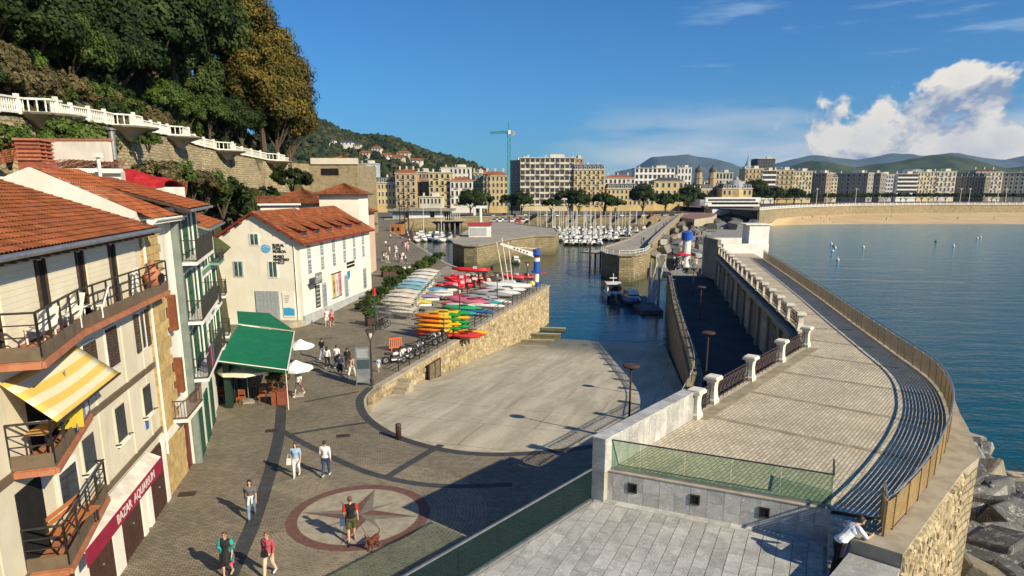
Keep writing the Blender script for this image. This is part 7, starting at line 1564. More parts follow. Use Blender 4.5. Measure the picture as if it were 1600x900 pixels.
for k, (px, py) in enumerate(((256, 771), (292, 772), (320, 680), (425, 673), (536, 681))):
    p = at(px, py, PZ); t = thing('drain_cover', ['iron drain cover by the yellow stone corner', 'square iron drain cover in the lane', 'rusty drain cover near the cafe chairs', 'drain cover in the dark paving band', 'round manhole cover in the open paving'][k], 'drain cover', (p.x, p.y, PZ), .2); mb = MB(); mb.box(-.35, .35, -.25, .25, .004, .012); mb.build('frame', M_rust, t); mb = MB(); [mb.box(-.3 + q * .12, -.24 + q * .12, -.2, .2, .012, .018) for q in range(6)]; stuff(mb.build('grate_bars', M_darkmetal, t))

# ------------------------------------------------------------------ two-wheelers
M_tyre = pm('tyre', (.015, .015, .016), rough=.8)
def wheel(mb, c, r, w, n=16):
    mb.tube([(c[0], c[1] + r * math.cos(2 * math.pi * k / n), c[2] + r * math.sin(2 * math.pi * k / n)) for k in range(n + 1)], w, 6, False)
def motorbike(label, loc, rz, col, seatc=(.02, .02, .02), scooter=False):
    t = thing('scooter' if scooter else 'motorbike', label, 'motorbike', loc, rz, 'motorbikes parked along the railing'); pc = plain(col, .3)
    for y in (-.68, .68):
        mb = MB(); wheel(mb, (0, y, .31), .25, .065); w_ = mb.build('wheel', M_tyre, t); mb = MB(); mb.lathe([(.19, -.02), (.19, .02)], n=12); o = mb.build('rim', M_steel, w_); o.location = (0, y, .31); o.rotation_euler = (0, R(90), 0)
    mb = MB(); mb.cap((0, -.25, .45), (0, .2, .42), .17, .15); mb.beam((0, .68, .31), (0, .25, .5), .06); mb.build('engine', M_darkmetal, t)
    mb = MB(); mb.cap((0, -.18, .80), (0, .12, .76), .15, .12); mb.build('tank', pc, t, smooth=True); mb = MB(); mb.cap((0, .15, .78), (0, .72, .84), .12, .10); mb.build('seat', plain(seatc, .6), t, smooth=True)
    mb = MB(); mb.beam((-.07, -.70, .31), (-.07, -.42, .98), .04); mb.beam((.07, -.70, .31), (.07, -.42, .98), .04); mb.build('fork', M_steel, t); mb = MB(); mb.tube([(-.36, -.30, 1.02), (-.1, -.42, 1.0), (.1, -.42, 1.0), (.36, -.30, 1.02)], .018, 5); mb.build('handlebar', M_darkmetal, t)
    mb = MB(); mb.add([(-.16, -.62, .72), (.16, -.62, .72), (.2, -.45, 1.02), (-.2, -.45, 1.02), (0, -.74, .84)], [(0, 1, 4), (1, 2, 4), (2, 3, 4), (3, 0, 4), (0, 3, 2, 1)]); mb.build('fairing', pc, t); mb = MB(); mb.ball((0, -.66, .86), .09); mb.build('headlight', plain((.7, .7, .65), .1), t)
    mb = MB(); mb.cap((.16, .2, .38), (.18, .82, .46), .045, .06); mb.build('exhaust', M_steel, t)
    if scooter: mb = MB(); mb.hexa([(-.2, -.45, .3), (.2, -.45, .3), (.2, .25, .3), (-.2, .25, .3), (-.2, -.5, .42), (.2, -.5, .42), (.2, .3, .42), (-.2, .3, .42)]); mb.hexa([(-.22, -.5, .42), (.22, -.5, .42), (.22, -.42, .42), (-.22, -.42, .42), (-.2, -.45, .95), (.2, -.45, .95), (.2, -.38, .95), (-.2, -.38, .95)]); mb.build('leg_shield', pc, t)
    return t
qrz = math.atan2(qd.y, qd.x)
for k, (s_, o, c, sc, lab) in enumerate(((6.2, 1.7, (.7, .7, .72), True, 'white scooter nearest the stone steps'), (7.4, 1.6, (.6, .6, .62), True, 'silver scooter next to the nearest white one'), (8.5, 1.5, (.03, .03, .035), False, 'black motorbike beside the orange barrier'), (9.5, 1.5, (.12, .12, .13), False, 'dark grey motorbike right of the orange barrier'), (12.4, 1.6, (.02, .02, .02), False, 'black motorbike in front of the kayak stack, left one'), (13.5, 1.6, (.25, .25, .26), False, 'silver-black motorbike in front of the kayak stack, middle one'), (14.6, 1.6, (.02, .02, .025), True, 'black scooter in front of the kayak stack, right one'))):
    p = QN + qd * s_ - qn * o; motorbike(lab, (p.x, p.y, PZ), qrz + R(35), c, scooter=sc)
def bicycle(label, loc, rz, col):
    t = thing('bicycle', label, 'bicycle', loc, rz, 'bicycles at the yard'); pc = plain(col, .4)
    for y in (-.52, .52): mb = MB(); wheel(mb, (0, y, .34), .32, .022); w_ = mb.build('wheel', M_tyre, t); mb = MB(); [mb.beam((0, y, .34), (0, y + .31 * math.cos(a), .34 + .31 * math.sin(a)), .006) for a in [k * .785 for k in range(8)]]; stuff(mb.build('spokes', M_steel, w_))
    mb = MB(); [mb.beam(a, b_, .03) for a, b_ in (((0, .52, .34), (0, .12, .34)), ((0, .12, .34), (0, .22, .82)), ((0, .2, .72), (0, -.38, .78)), ((0, .12, .34), (0, -.36, .68)), ((0, .52, .34), (0, .2, .72)), ((0, -.52, .34), (0, -.36, .92)))]; mb.build('frame', pc, t); mb = MB(); mb.cap((0, .12, .86), (0, .32, .88), .05, .07); mb.build('saddle', M_tyre, t); mb = MB(); mb.tube([(-.28, -.28, .96), (0, -.38, .94), (.28, -.28, .96)], .015, 5); mb.build('handlebar', M_darkmetal, t); return t
for k, (px, py) in enumerate(((592, 517), (597, 514), (601, 512), (732, 466), (738, 464), (745, 463), (752, 462), (760, 460))): p = at(px, py, PZ); bicycle(['bicycle at the planter, left', 'bicycle at the planter, middle', 'bicycle at the planter, right', 'first bicycle in the rack by the quay railing', 'second bicycle in the rack by the quay railing', 'third bicycle in the rack by the quay railing', 'fourth bicycle in the rack by the quay railing', 'fifth bicycle in the rack by the quay railing'][k], p, qrz + R(70), rnd.choice([(.02, .02, .02), (.2, .2, .2), (.05, .08, .2), (.3, .05, .05)]))

# ------------------------------------------------------------------ kayaks, dinghies, inflatables
def loft(mb, secs, n=10, closed=True):
    rows = []
    for y, w, zb, zt, pw in secs: rows.append([(w * math.copysign(abs(math.cos(a)) ** pw, math.cos(a)), y, (zb + zt) / 2 + (zt - zb) / 2 * math.copysign(abs(math.sin(a)) ** pw, math.sin(a))) for a in [2 * math.pi * k / n for k in range(n + 1)]])
    mb.grid(rows[::-1])
def kayak_me(col, col2=None):
    mb = MB(); loft(mb, [(-1.75, .02, .12, .2, 1), (-1.45, .16, .04, .26, .9), (-.8, .32, 0, .3, .8), (0, .38, 0, .32, .75), (.8, .32, 0, .3, .8), (1.45, .16, .04, .26, .9), (1.75, .02, .12, .2, 1)], 10); mb.cm = 1; mb.lathe([(.05, .312), (.24, .33), (.27, .345), (.22, .35), (.03, .33)], (0, .15, 0), 10, .9, 1.6)
    if col2:
        for i in range(len(mb.f)):
            if mb.mi[i] == 0 and sum(mb.v[j][1] for j in mb.f[i]) / len(mb.f[i]) > .75: mb.mi[i] = 2
    me = mb.mesh('hull'); me.materials.append(plain(col, .35)); me.materials.append(plain(tuple(c * .25 for c in col), .5)); me.materials.append(plain(col2 or col, .35)); me.polygons.foreach_set('use_smooth', [True] * len(me.polygons)); return me
KY = {'yellow': kayak_me((.85, .58, .02), (.02, .30, .05)), 'gold': kayak_me((.85, .45, .03)), 'orange': kayak_me((.80, .22, .03), (.75, .45, .03)), 'red': kayak_me((.62, .05, .04)), 'teal': kayak_me((.02, .32, .33)), 'white': kayak_me((.72, .72, .70)), 'pink': kayak_me((.65, .16, .22)), 'blue': kayak_me((.05, .15, .4)), 'grey': kayak_me((.35, .36, .37)), 'green': kayak_me((.04, .36, .12))}
def kayak(kind, label, loc, rz, sc=1.0, group='kayaks stacked in the boat yard'):
    t = thing('kayak', label, 'kayak', loc, rz, group); t.scale = (sc * 1.35, sc, sc * 1.2); inst('hull', KY[kind], t, (0, 0, 0)); return t
kc = at(684, 528, PZ); krz = math.atan2(-qd.x, qd.y) * -1; kd = Vector((.93, -.37, 0)); ke = Vector((.37, .93, 0)); krz = math.atan2(kd.y, kd.x) - R(90)
colr = [['red', 'orange', 'orange', 'red', 'gold'], ['gold', 'gold', 'yellow', 'yellow', 'yellow'], ['gold', 'yellow', 'gold', 'orange', 'yellow']]; lev = ['bottom', 'second', 'third', 'fourth', 'top']
for c_ in range(3):
    for l_ in range(5):
        o = kc + ke * (c_ * 1.15 - .3) + kd * (-.3 + .35 * c_); kk = colr[c_][(l_ * 2 + c_) % 5] if l_ < 4 else ('orange', 'yellow', 'yellow')[c_]
        kayak(kk, '%s kayak at the %s level of the %s kayak rack' % (kk, lev[l_], ['nearest', 'middle', 'farthest'][c_]), (o.x, o.y, PZ + .18 + l_ * .42), krz + rnd.uniform(-.04, .04), 1.1)
for k in range(3): o = kc + kd * 2.4 + ke * (.2 + k * .9); kayak(('red', 'red', 'gold')[k], ['red kayak lying low at the quay end of the stack, nearest', 'red kayak lying low at the quay end of the stack, behind', 'golden kayak lying at the quay end of the stack'][k], (o.x, o.y, PZ + .2), krz, 1.0)
rk = thing('kayak_rack', 'grey steel rack holding the stacked yellow and orange kayaks', 'rack', kc, krz)
for sx in (-1.0, 1.0):
    for y in (-1.0, 1.0): mb = MB(); mb.beam((y * 1.0 * 0 + (.6 if y < 0 else -2.5), sx, 0), ((.6 if y < 0 else -2.5), sx, 2.3), .06); mb.build('upright', M_steel, rk)
for l_ in range(5):
    for sx in (-1.0, 1.0): mb = MB(); mb.beam((-2.5, sx, .14 + l_ * .42), (.6, sx, .14 + l_ * .42), .05); mb.build('arm', M_steel, rk)
for k, (px, py, kk, s_) in enumerate(((712, 497, 'teal', 1.35), (722, 492, 'green', 1.3), (728, 486, 'white', 1.4), (735, 482, 'pink', 1.5), (742, 478, 'red', 1.6), (750, 474, 'grey', 1.4), (716, 484, 'red', 1.3), (725, 477, 'pink', 1.4), (735, 471, 'red', 1.6), (760, 488, 'white', 1.2), (748, 494, 'blue', 1.1), (756, 482, 'teal', 1.2), (772, 478, 'white', 1.3), (768, 470, 'grey', 1.6), (778, 465, 'white', 1.7), (790, 462, 'white', 1.6))):
    p = at(px, py, PZ); kayak(kk, '%s rowing shell on a trestle, %s counting away from the kayak stack' % (kk, ordw[k]), (p.x, p.y, PZ + .35 + .2 * (k % 2)), krz + rnd.uniform(-.1, .1), s_, 'boats on trestles in the yard')
def dinghy(label, loc, rz, cover, hull=(.70, .67, .58), L=4.0):
    t = thing('covered_dinghy', label, 'boat', loc, rz, 'covered dinghies on racks'); mb = MB(); s_ = L / 4; loft(mb, [(-2 * s_, .05, .5, .62, 1), (-1.6 * s_, .45, .25, .66, .8), (-.6 * s_, .78, .08, .68, .75), (.6 * s_, .82, .08, .66, .75), (1.7 * s_, .66, .14, .64, .7), (1.95 * s_, .60, .2, .6, .6)], 12); mb.build('hull', plain(hull, .4), t, smooth=True)
    mb = MB(); loft(mb, [(-1.95 * s_, .06, .6, .68, 1), (-1.3 * s_, .58, .55, .84, .8), (0, .84, .55, 1.0, .8), (1.2 * s_, .76, .55, .86, .8), (1.98 * s_, .6, .5, .7, .7)], 12); mb.build('cover', pm('canvas_%02x%02x%02x' % tuple(int(c * 255) for c in cover), cover, tuple(c * .8 for c in cover), sc=1.5, rough=.9), t, smooth=True)
    for y in (-1, 1): mb = MB(); mb.beam((-.7, y, .05), (.7, y, .05), .1); mb.beam((-.6, y, -.6), (-.6, y, .05), .08); mb.beam((.6, y, -.6), (.6, y, .05), .08); mb.build('cradle', M_steel, t)
    return t
cvs = [(.62, .57, .46), (.66, .62, .52), (.60, .56, .47), (.16, .36, .40), (.20, .42, .52), (.40, .55, .62), (.66, .64, .60), (.68, .66, .60), (.62, .6, .56), (.60, .58, .5)]
for k in range(9):
    u = k / 8; p = at(lerp(622, 668, u), lerp(497, 443, u ** .85), PZ)
    dinghy('%s covered dinghy of the upper row, counted from the fence' % ordw[k], (p.x, p.y, PZ + 1.15), krz + R(0), cvs[k])
    if k < 7: dinghy('%s pale dinghy of the lower row under the covered ones, from the fence' % ordw[k], (p.x + .4, p.y - .3, PZ + .45), krz, (.66, .63, .56), L=3.6)
for k, (px, py, c) in enumerate(((655, 487, (.6, .5, .1)), (668, 478, (.25, .22, .35)), (682, 466, (.1, .3, .45)), (690, 470, (.6, .6, .58)), (700, 462, (.03, .03, .04)))): p = at(px, py, PZ); dinghy(['dinghy with yellow cover at the rack end', 'dinghy with purple cover at the rack end', 'dinghy with blue cover at the rack end', 'pale dinghy on a trolley in front of the racks', 'black covered boat next to the red inflatables'][k], (p.x, p.y, PZ + .4), krz + .5, c, L=2.8)
def rib(label, loc, rz, col=(.62, .02, .025), L=4.2):
    t = thing('inflatable_boat', label, 'boat', loc, rz, 'inflatable boats in the yard'); s_ = L / 4.2; mb = MB(); mb.tube([(-.75, 1.9 * s_, .55), (-.78, .2, .55), (-.66, -1.1 * s_, .6), (-.25, -1.85 * s_, .72), (.25, -1.85 * s_, .72), (.66, -1.1 * s_, .6), (.78, .2, .55), (.75, 1.9 * s_, .55)], [.16, .23, .23, .2, .2, .23, .23, .16], 8); mb.build('tube', plain(col, .4), t, smooth=True)
    mb = MB(); mb.hexa([(-.35, 1.7 * s_, .1), (.35, 1.7 * s_, .1), (.2, -1.3 * s_, .25), (-.2, -1.3 * s_, .25), (-.7, 1.7 * s_, .5), (.7, 1.7 * s_, .5), (.5, -1.4 * s_, .55), (-.5, -1.4 * s_, .55)]); mb.build('hull', plain((.25, .25, .26), .5), t); mb = MB(); mb.cbox((0, 2.0 * s_, .85), .35, .4, .6); mb.tube([(0, 2.1 * s_, .6), (0, 2.15 * s_, 0)], .06, 6); mb.build('outboard', plain((.03, .03, .035), .3), t); mb = MB(); mb.cbox((0, .5, .8), .45, .5, .5); mb.build('console', plain((.6, .6, .6), .4), t)
    for y in (-.8, 1.0): mb = MB(); mb.beam((-.6, y, .06), (.6, y, .06), .1, .12); mb.build('trolley_bar', M_steel, t)
    return t
for k, (px, py, a) in enumerate(((706, 456, .2), (717, 452, .4), (727, 449, .1), (735, 446, .5), (716, 443, .3), (726, 440, .2), (741, 441, 1.2))): p = at(px, py, PZ); rib('%s red inflatable boat in the cluster, from the left' % ordw[k], (p.x, p.y, PZ + .1), krz + a)
p = at(737, 434, PZ); rib('long red rescue boat raised at the yard edge behind the buoys', (p.x, p.y, PZ + .7), krz + .25, L=6.5); p = at(775, 461, PZ); rib('grey and dark red inflatable in front of the white sailing boat', (p.x, p.y, PZ), krz - .2, (.35, .03, .03), 5.0); p = at(802, 440, PZ); rib('red inflatable behind the white sailing boat, left one', (p.x, p.y, PZ + .2), krz, (.55, .06, .08), 4.2); p = at(818, 440, PZ); rib('red inflatable behind the white sailing boat, right one', (p.x, p.y, PZ + .2), krz + .3, (.5, .05, .06), 3.6)
for k, (px, py, c, r_) in enumerate(((726, 438, (.65, .12, .1), .45), (740, 439, (.7, .68, .62), .5), (748, 440, (.62, .28, .16), .5), (743, 445, (.6, .5, .3), .5), (752, 443, (.6, .45, .2), .45), (769, 441, (.65, .3, .18), .55), (763, 442, (.6, .5, .35), .4), (831, 449, (.7, .6, .05), .45))): p = at(px, py, PZ); t = thing('mooring_buoy', ['small red', 'white', 'orange-pink', 'cream', 'tan', 'big orange', 'pale', 'yellow'][k] + ' mooring buoy lying at the yard edge', 'buoy', (p.x, p.y, PZ + r_), 0, 'buoys on the quay'); mb = MB(); mb.ball((0, 0, 0), r_, n=12, m=8); mb.build('ball', plain(c, .4), t, smooth=True); mb = MB(); mb.tube([(0, 0, r_ * .9), (0, 0, r_ * 1.25)], .06, 6); mb.build('eye', M_steel, t)
# white keelboat with leaning masts
p = at(794, 455, PZ); t = thing('white_sailing_boat', 'white sailing boat on the quay with three leaning masts', 'boat', (p.x, p.y, PZ), krz + .2); mb = MB(); loft(mb, [(-3.4, .05, .9, 1.2, 1), (-2.4, .7, .45, 1.2, .8), (0, 1.05, .25, 1.15, .75), (2.2, .85, .35, 1.1, .75), (3.2, .6, .5, 1.05, .6)], 12); mb.build('hull', plain((.78, .78, .76), .3), t, smooth=True); mb = MB(); mb.hexa([(-.5, -1.2, 1.1), (.5, -1.2, 1.1), (.6, 1.0, 1.1), (-.6, 1.0, 1.1), (-.35, -.8, 1.45), (.35, -.8, 1.45), (.45, .8, 1.45), (-.45, .8, 1.45)]); mb.build('cabin', plain((.6, .6, .6), .4), t); mb = MB(); mb.box(-.08, .08, -.7, .7, -.0, .4); mb.build('keel', M_darkmetal, t)
for k, (a, b_) in enumerate((((776, 378), (788, 447)), ((784, 371), (795, 445)), ((794, 378), (801, 443)))): q0 = atY(*b_, p.y); q1 = atY(*a, p.y + 1); mb = MB(); mb.tube([q0, q1], [.07, .05], 6); mb.build('mast', plain((.72, .70, .62), .4), t, world=True)
q0 = atY(790, 424, p.y); mb = MB(); mb.beam(q0, q0 + Vector((.9, 0, .05)), .05); mb.build('spreader', plain((.72, .70, .62), .4), t, world=True)
# quay crane
cp_ = at(838, 448, PZ); t = thing('quay_crane', 'white and blue column crane with white jib at the quay end', 'crane', cp_); M_blue = plain((.02, .10, .48), .4); M_wc = plain((.76, .75, .70), .4); Hc = 4.9
for z0, z1, r_, m_, nm in ((0, .7, .42, M_blue, 'base_ring'), (.7, 2.0, .36, M_wc, 'lower_column'), (2.0, 2.15, .7, M_blue, 'gallery'), (2.15, 3.5, .42, M_blue, 'middle_column'), (3.5, 4.0, .46, M_wc, 'collar'), (4.0, 4.5, .38, M_darkmetal, 'slewing_ring'), (4.4, 5.2, .5, M_blue, 'head')): mb = MB(); mb.lathe([(r_, z0), (r_, z1)], n=14); mb.build(nm, m_, t)
je = atY(782, 381, cp_.y - 1); js = Vector((cp_.x - .1, cp_.y, PZ + 4.3)); mb = MB(); d_ = je - js; n_ = Vector((0, 0, 1))
mb.hexa([js + Vector((0, -.15, -.35)), js + Vector((0, .15, -.35)), js + Vector((0, .15, .35)), js + Vector((0, -.15, .35)), je + Vector((0, -.12, -.14)), je + Vector((0, .12, -.14)), je + Vector((0, .12, .14)), je + Vector((0, -.12, .14))]); jb = mb.build('jib', M_wc, t, world=True)
mb = MB(); mb.beam(js + Vector((.1, 0, .9)), js.lerp(je, .55) + Vector((0, 0, .3)), .06); mb.build('tie_rod', M_wc, t, world=True); mb = MB(); mb.beam(cp_ + Vector((.2, 0, 1.9)), cp_ + Vector((1.4, .2, 1.95)), .12); mb.build('side_bar', plain((.5, .03, .03), .5), t, world=True)
for k in range(5): q = js.lerp(je, .25 + .09 * k); mb = MB(); mb.cbox(q + Vector((0, -.17, 0)), .22, .02, .2); mb.build('jib_letter', M_darkmetal, jb, world=True)
# beacon on the far lower quay with cafe parasol
p = at(1071, 417, PZ); t = thing('harbour_beacon', 'white beacon column with blue lantern at the end of the lower quay', 'beacon', p); hb = atY(1071, 362, p.y).z - PZ; mb = MB(); mb.lathe([(.75, 0), (.7, hb - 1.6), (.85, hb - 1.5), (.85, hb - 1.4)], n=14); mb.build('column', M_wc, t); mb = MB(); mb.lathe([(.95, hb - 1.4), (.95, hb - .2), (.6, hb), (.1, hb + .2)], n=14); mb.build('lantern', M_blue, t)
parasol('red parasol beside the white beacon', 1066, 417, 1.4, 2.2, plain((.6, .03, .06), .9), .5)
# ------------------------------------------------------------------ boats
def motor_me():
    mb = MB(); loft(mb, [(-3.2, .05, .7, 1.05, 1), (-2.2, .75, .1, 1.0, .8), (-.5, 1.1, -.2, .95, .7), (2.0, 1.1, -.2, .9, .65), (3.0, 1.0, -.1, .88, .6)], 12); hull = mb
    mb2 = MB(); mb2.hexa([(-.7, -1.4, .9), (.7, -1.4, .9), (.85, .6, .9), (-.85, .6, .9), (-.55, -.7, 1.75), (.55, -.7, 1.75), (.7, .5, 1.8), (-.7, .5, 1.8)]); mb3 = MB(); mb3.hexa([(-.72, -1.25, 1.1), (.72, -1.25, 1.1), (.88, .45, 1.1), (-.88, .45, 1.1), (-.6, -.8, 1.6), (.6, -.8, 1.6), (.76, .4, 1.6), (-.76, .4, 1.6)]); mb4 = MB(); mb4.cbox((0, 3.1, .9), .45, .5, .8)
    return hull, mb2, mb3, mb4
def boat_proto(kind, col=(.72, .72, .70)):
    t = thing('sailing_boat' if kind == 'sail' else 'motor_boat', 'boat', 'boat', (0, 0, 0)); h_, c_, w_, e_ = motor_me(); wc = plain(col, .3); h_.build('hull', wc, t, smooth=True); c_.build('cabin', plain((.70, .70, .68), .35), t); w_.build('window', M_pane, t); mb = MB(); mb.box(-.95, .95, -.3, 2.7, .80, .86); mb.build('deck', plain((.5, .42, .3), .7), t)
    if kind == 'sail': mb = MB(); mb.tube([(0, -.9, .9), (0, -.9, 9.8)], [.11, .08], 6); mb.build('mast', plain((.7, .7, .68), .4), t); mb = MB(); mb.cap((0, -.85, 2.0), (0, 2.4, 1.9), .14, .1); mb.build('furled_sail', rnd.choice([plain((.1, .15, .3), .9), plain((.6, .6, .58), .9)]), t); mb = MB(); mb.beam((-.7, -.9, 5.8), (.7, -.9, 5.8), .05); mb.build('spreader', plain((.7, .7, .68), .4), t)
    else: e_.build('outboard', plain((.04, .04, .05), .3), t); mb = MB(); mb.tube([(-.8, 1.0, .9), (-.75, 1.0, 2.2), (.75, 1.0, 2.2), (.8, 1.0, .9)], .035, 5); mb.build('roll_bar', M_steel, t)
    return t
PR = [boat_proto('sail'), boat_proto('motor'), boat_proto('sail', (.65, .66, .68)), boat_proto('motor', (.08, .14, .30))]; rg = random.Random(77); used = set(); nb = 0
def put_boat(i, loc, rz, label, group, sc=1.0):
    if i not in used: used.add(i); o = PR[i]; o.location = loc; o.rotation_euler = (0, 0, rz); o['label'] = label; o['group'] = group; o.scale = (sc, sc, sc); return o
    return clone(PR[i], loc, rz, label, group, sc)
rown = ['front', 'second', 'middle', 'fourth', 'back']
for ri, (Y, p0, p1, n_) in enumerate(((232, 880, 940, 8), (250, 850, 968, 15), (272, 835, 985, 18), (293, 822, 1000, 19), (312, 820, 1012, 19))):
    for k in range(n_):
        px = lerp(p0, p1, (k + .5) / n_) + rg.uniform(-2, 2); i = rg.choice((0, 0, 1, 2, 1, 3 if rg.random() < .3 else 0)); put_boat(i, (xz(px, Y), Y + rg.uniform(-2, 2), .1), rg.uniform(-.15, .15) + (0 if k % 2 else math.pi), '%s %s from the left in the %s marina row' % (ordw[k], 'sailing boat' if i in (0, 2) else 'motor boat', rown[ri]), 'boats moored in the marina', rg.uniform(.85, 1.15))
for k in range(17):
    px = 628 + (k % 9) * 10.5 + rg.uniform(-2, 2); Y = 246 + (k // 9) * 24 + rg.uniform(-4, 4); i = rg.choice((1, 1, 1, 3, 0)); put_boat(i, (xz(px, Y), Y, .1), rg.uniform(-.3, .3), '%s %s from the left in the inner basin, %s row' % (ordw[k % 9], 'sailing boat' if i == 0 else 'motor boat', ['near', 'far'][k // 9]), 'boats moored in the inner basin', rg.uniform(.9, 1.3))
put_boat(1, (xz(806, 170), 172, .1), .2, 'white motor boat moored below the crane jib against the mole', 'single moored boats', 1.0); put_boat(1, (xz(662, 128), 131, .1), 1.3, 'white open motor boat with grey canopy at the museum quay, left one', 'single moored boats', 1.35); put_boat(1, (xz(678, 126), 127, .1), 1.2, 'white motor boat at the museum quay, right one', 'single moored boats', 1.25)
# pontoon piers in the marina
for k, (Y, p0, p1) in enumerate(((262, 835, 985), (284, 825, 1000), (304, 820, 1010), (258, 625, 718))): t = thing('pontoon', ['near', 'middle', 'far', 'inner basin'][k] + ' floating pontoon between moored boats', 'pontoon', (xz(p0, Y), Y, 0), 0, 'marina pontoons'); mb = MB(); mb.box(0, xz(p1, Y) - xz(p0, Y), -.9, .9, .1, .55); mb.build('deck', M_conc, t); [(lambda m: (m.tube([(q * 9, 1.0, -1), (q * 9, 1.0, 4.2)], .18, 6), m.build('pile', M_darkmetal, t)))(MB()) for q in range(int((xz(p1, Y) - xz(p0, Y)) / 9) + 1)]
# working boats in the shade
p = at(960, 470, 0); t = thing('catamaran', 'white twin-hulled work boat with bridge moored in the outer harbour', 'boat', (p.x, p.y + 2, 0)); 
for sx in (-1.1, 1.1): mb = MB(); loft(mb, [(-3.2, .35, -.3, 1.1, .6), (0, .45, -.3, 1.2, .6), (3, .1, .2, 1.3, .9)], 10); o = mb.build('hull', plain((.62, .64, .66), .35), t, smooth=True); o.location = (sx, 0, 0)
mb = MB(); mb.box(-1.5, 1.5, -2.9, 2.4, .9, 1.1); mb.build('deck', plain((.3, .32, .34), .6), t); mb = MB(); mb.hexa([(-1.2, -1.2, 1.1), (1.2, -1.2, 1.1), (1.2, 1.6, 1.1), (-1.2, 1.6, 1.1), (-1.05, -1.0, 2.7), (1.05, -1.0, 2.7), (1.0, 1.2, 2.7), (-1.0, 1.2, 2.7)]); cb_ = mb.build('wheelhouse', plain((.7, .7, .68), .4), t); mb = MB(); mb.box(-.75, .75, -1.22, -1.16, 1.5, 2.4); mb.build('window', M_pane, cb_); mb = MB(); mb.box(-1.3, 1.3, -1.6, 1.4, 2.7, 2.85); mb.build('roof', M_wc, t); mb = MB(); mb.tube([(0, 0, 2.8), (0, 0, 4.4)], .06, 6); mb.cbox((0, 0, 3.6), 1.2, .1, .15); mb.build('radar_mast', M_wc, t); mb = MB(); mb.lathe([(.28, 0), (.4, .06), (.28, .12)], n=12); o = mb.build('life_ring', plain((.6, .05, .03), .6), t); o.location = (.9, -1.3, 2.0); o.rotation_euler = (R(90), 0, 0)
for sx in (-.5, .5): mb = MB(); mb.cbox((sx, -3.2, .9), .4, .5, .9); mb.build('outboard', plain((.02, .02, .02), .4), t)
p = at(988, 476, 0); put_boat(3, (p.x, p.y + 1, .1), .1, 'dark fishing boat with rods beside the floating jetty', 'single moored boats', 1.25)
for k, px in enumerate((983, 990, 996)): q = atY(px, 452, p.y); t = thing('fishing_rod', ['left', 'middle', 'right'][k] + ' thin rod standing on the dark fishing boat', 'rod', (q.x, q.y, 1.2), 0, 'rods on the fishing boat'); mb = MB(); mb.tube([(0, 0, 0), (.05, 0, 4.2)], [.04, .02], 5); mb.build('rod', M_wc, t); mb = MB(); mb.tube([(0, 0, 0), (0, 0, .4)], .06, 5); mb.build('holder', M_darkmetal, t)
p = at(1015, 482, .5); t = thing('floating_jetty', 'dark floating jetty moored beside the lower quay', 'pontoon', (p.x, p.y, 0)); mb = MB(); mb.box(-1.6, 1.6, -2.5, 12, .0, .6); mb.build('deck', pm('jetty_deck', (.12, .13, .15), rough=.8), t); mb = MB(); mb.tube([(1.9, 3, -1), (1.9, 3, 6.5)], .22, 8); mb.build('pile', M_steel, t); mb = MB(); mb.tube([(1.9, 10, -1), (1.9, 10, 6.5)], .22, 8); mb.build('pile', M_steel, t)
t = thing('gangway', 'grey metal gangway from the quay down to the floating jetty', 'gangway', (p.x + 3, p.y + 10, 0)); a, b_ = Vector((p.x + 1.0, p.y + 4, .7)), Vector((p.x + 4.5, p.y + 14, PZ)); mb = MB(); mb.beam(a, b_, 1.2, .12); mb.build('walkway', M_steel, t, world=True)
for o_ in (-.6, .6): mb = MB(); mb.beam(a + Vector((o_, 0, 1)), b_ + Vector((o_, 0, 1)), .05); [mb.beam(a.lerp(b_, q / 5) + Vector((o_, 0, 0)), a.lerp(b_, q / 5) + Vector((o_, 0, 1)), .04) for q in range(6)]; mb.build('handrail', M_wc, t, world=True)
t = thing('access_gate', 'white framed gate at the top of the gangway', 'gate', (b_.x, b_.y, PZ)); mb = MB(); [mb.beam((x, 0, 0), (x, 0, 2.2), .08) for x in (-.8, .8)]; mb.beam((-.8, 0, 2.2), (.8, 0, 2.2), .08); mb.build('frame', M_wc, t); mb = MB(); [mb.beam((-.7 + k * .2, 0, .1), (-.7 + k * .2, 0, 2.1), .03) for k in range(8)]; stuff(mb.build('bars', M_wc, t))
for k, (px, py, c) in enumerate(((1299, 382, .72), (1301, 393, .72), (1309, 407, .72), (1302, 385, .1), (1349, 387, .72), (1462, 378, .05), (1490, 385, .72), (1527, 373, .72), (1532, 371, .72), (1305, 388, .72))): p = at(px, py, 0); t = thing('sea_buoy', ordw[k] + (' dark' if c < .2 else ' white') + ' mooring buoy floating in the bay, from the left group', 'buoy', (p.x, p.y, 0), 0, 'buoys floating in the bay'); mb = MB(); mb.ball((0, 0, .2), .4, n=10, m=6); mb.build('float', plain((c, c, c), .4), t, smooth=True); mb = MB(); mb.tube([(0, 0, .7), (0, 0, 1.0)], .08, 6); mb.build('stem', plain((c, c, c), .4), t)
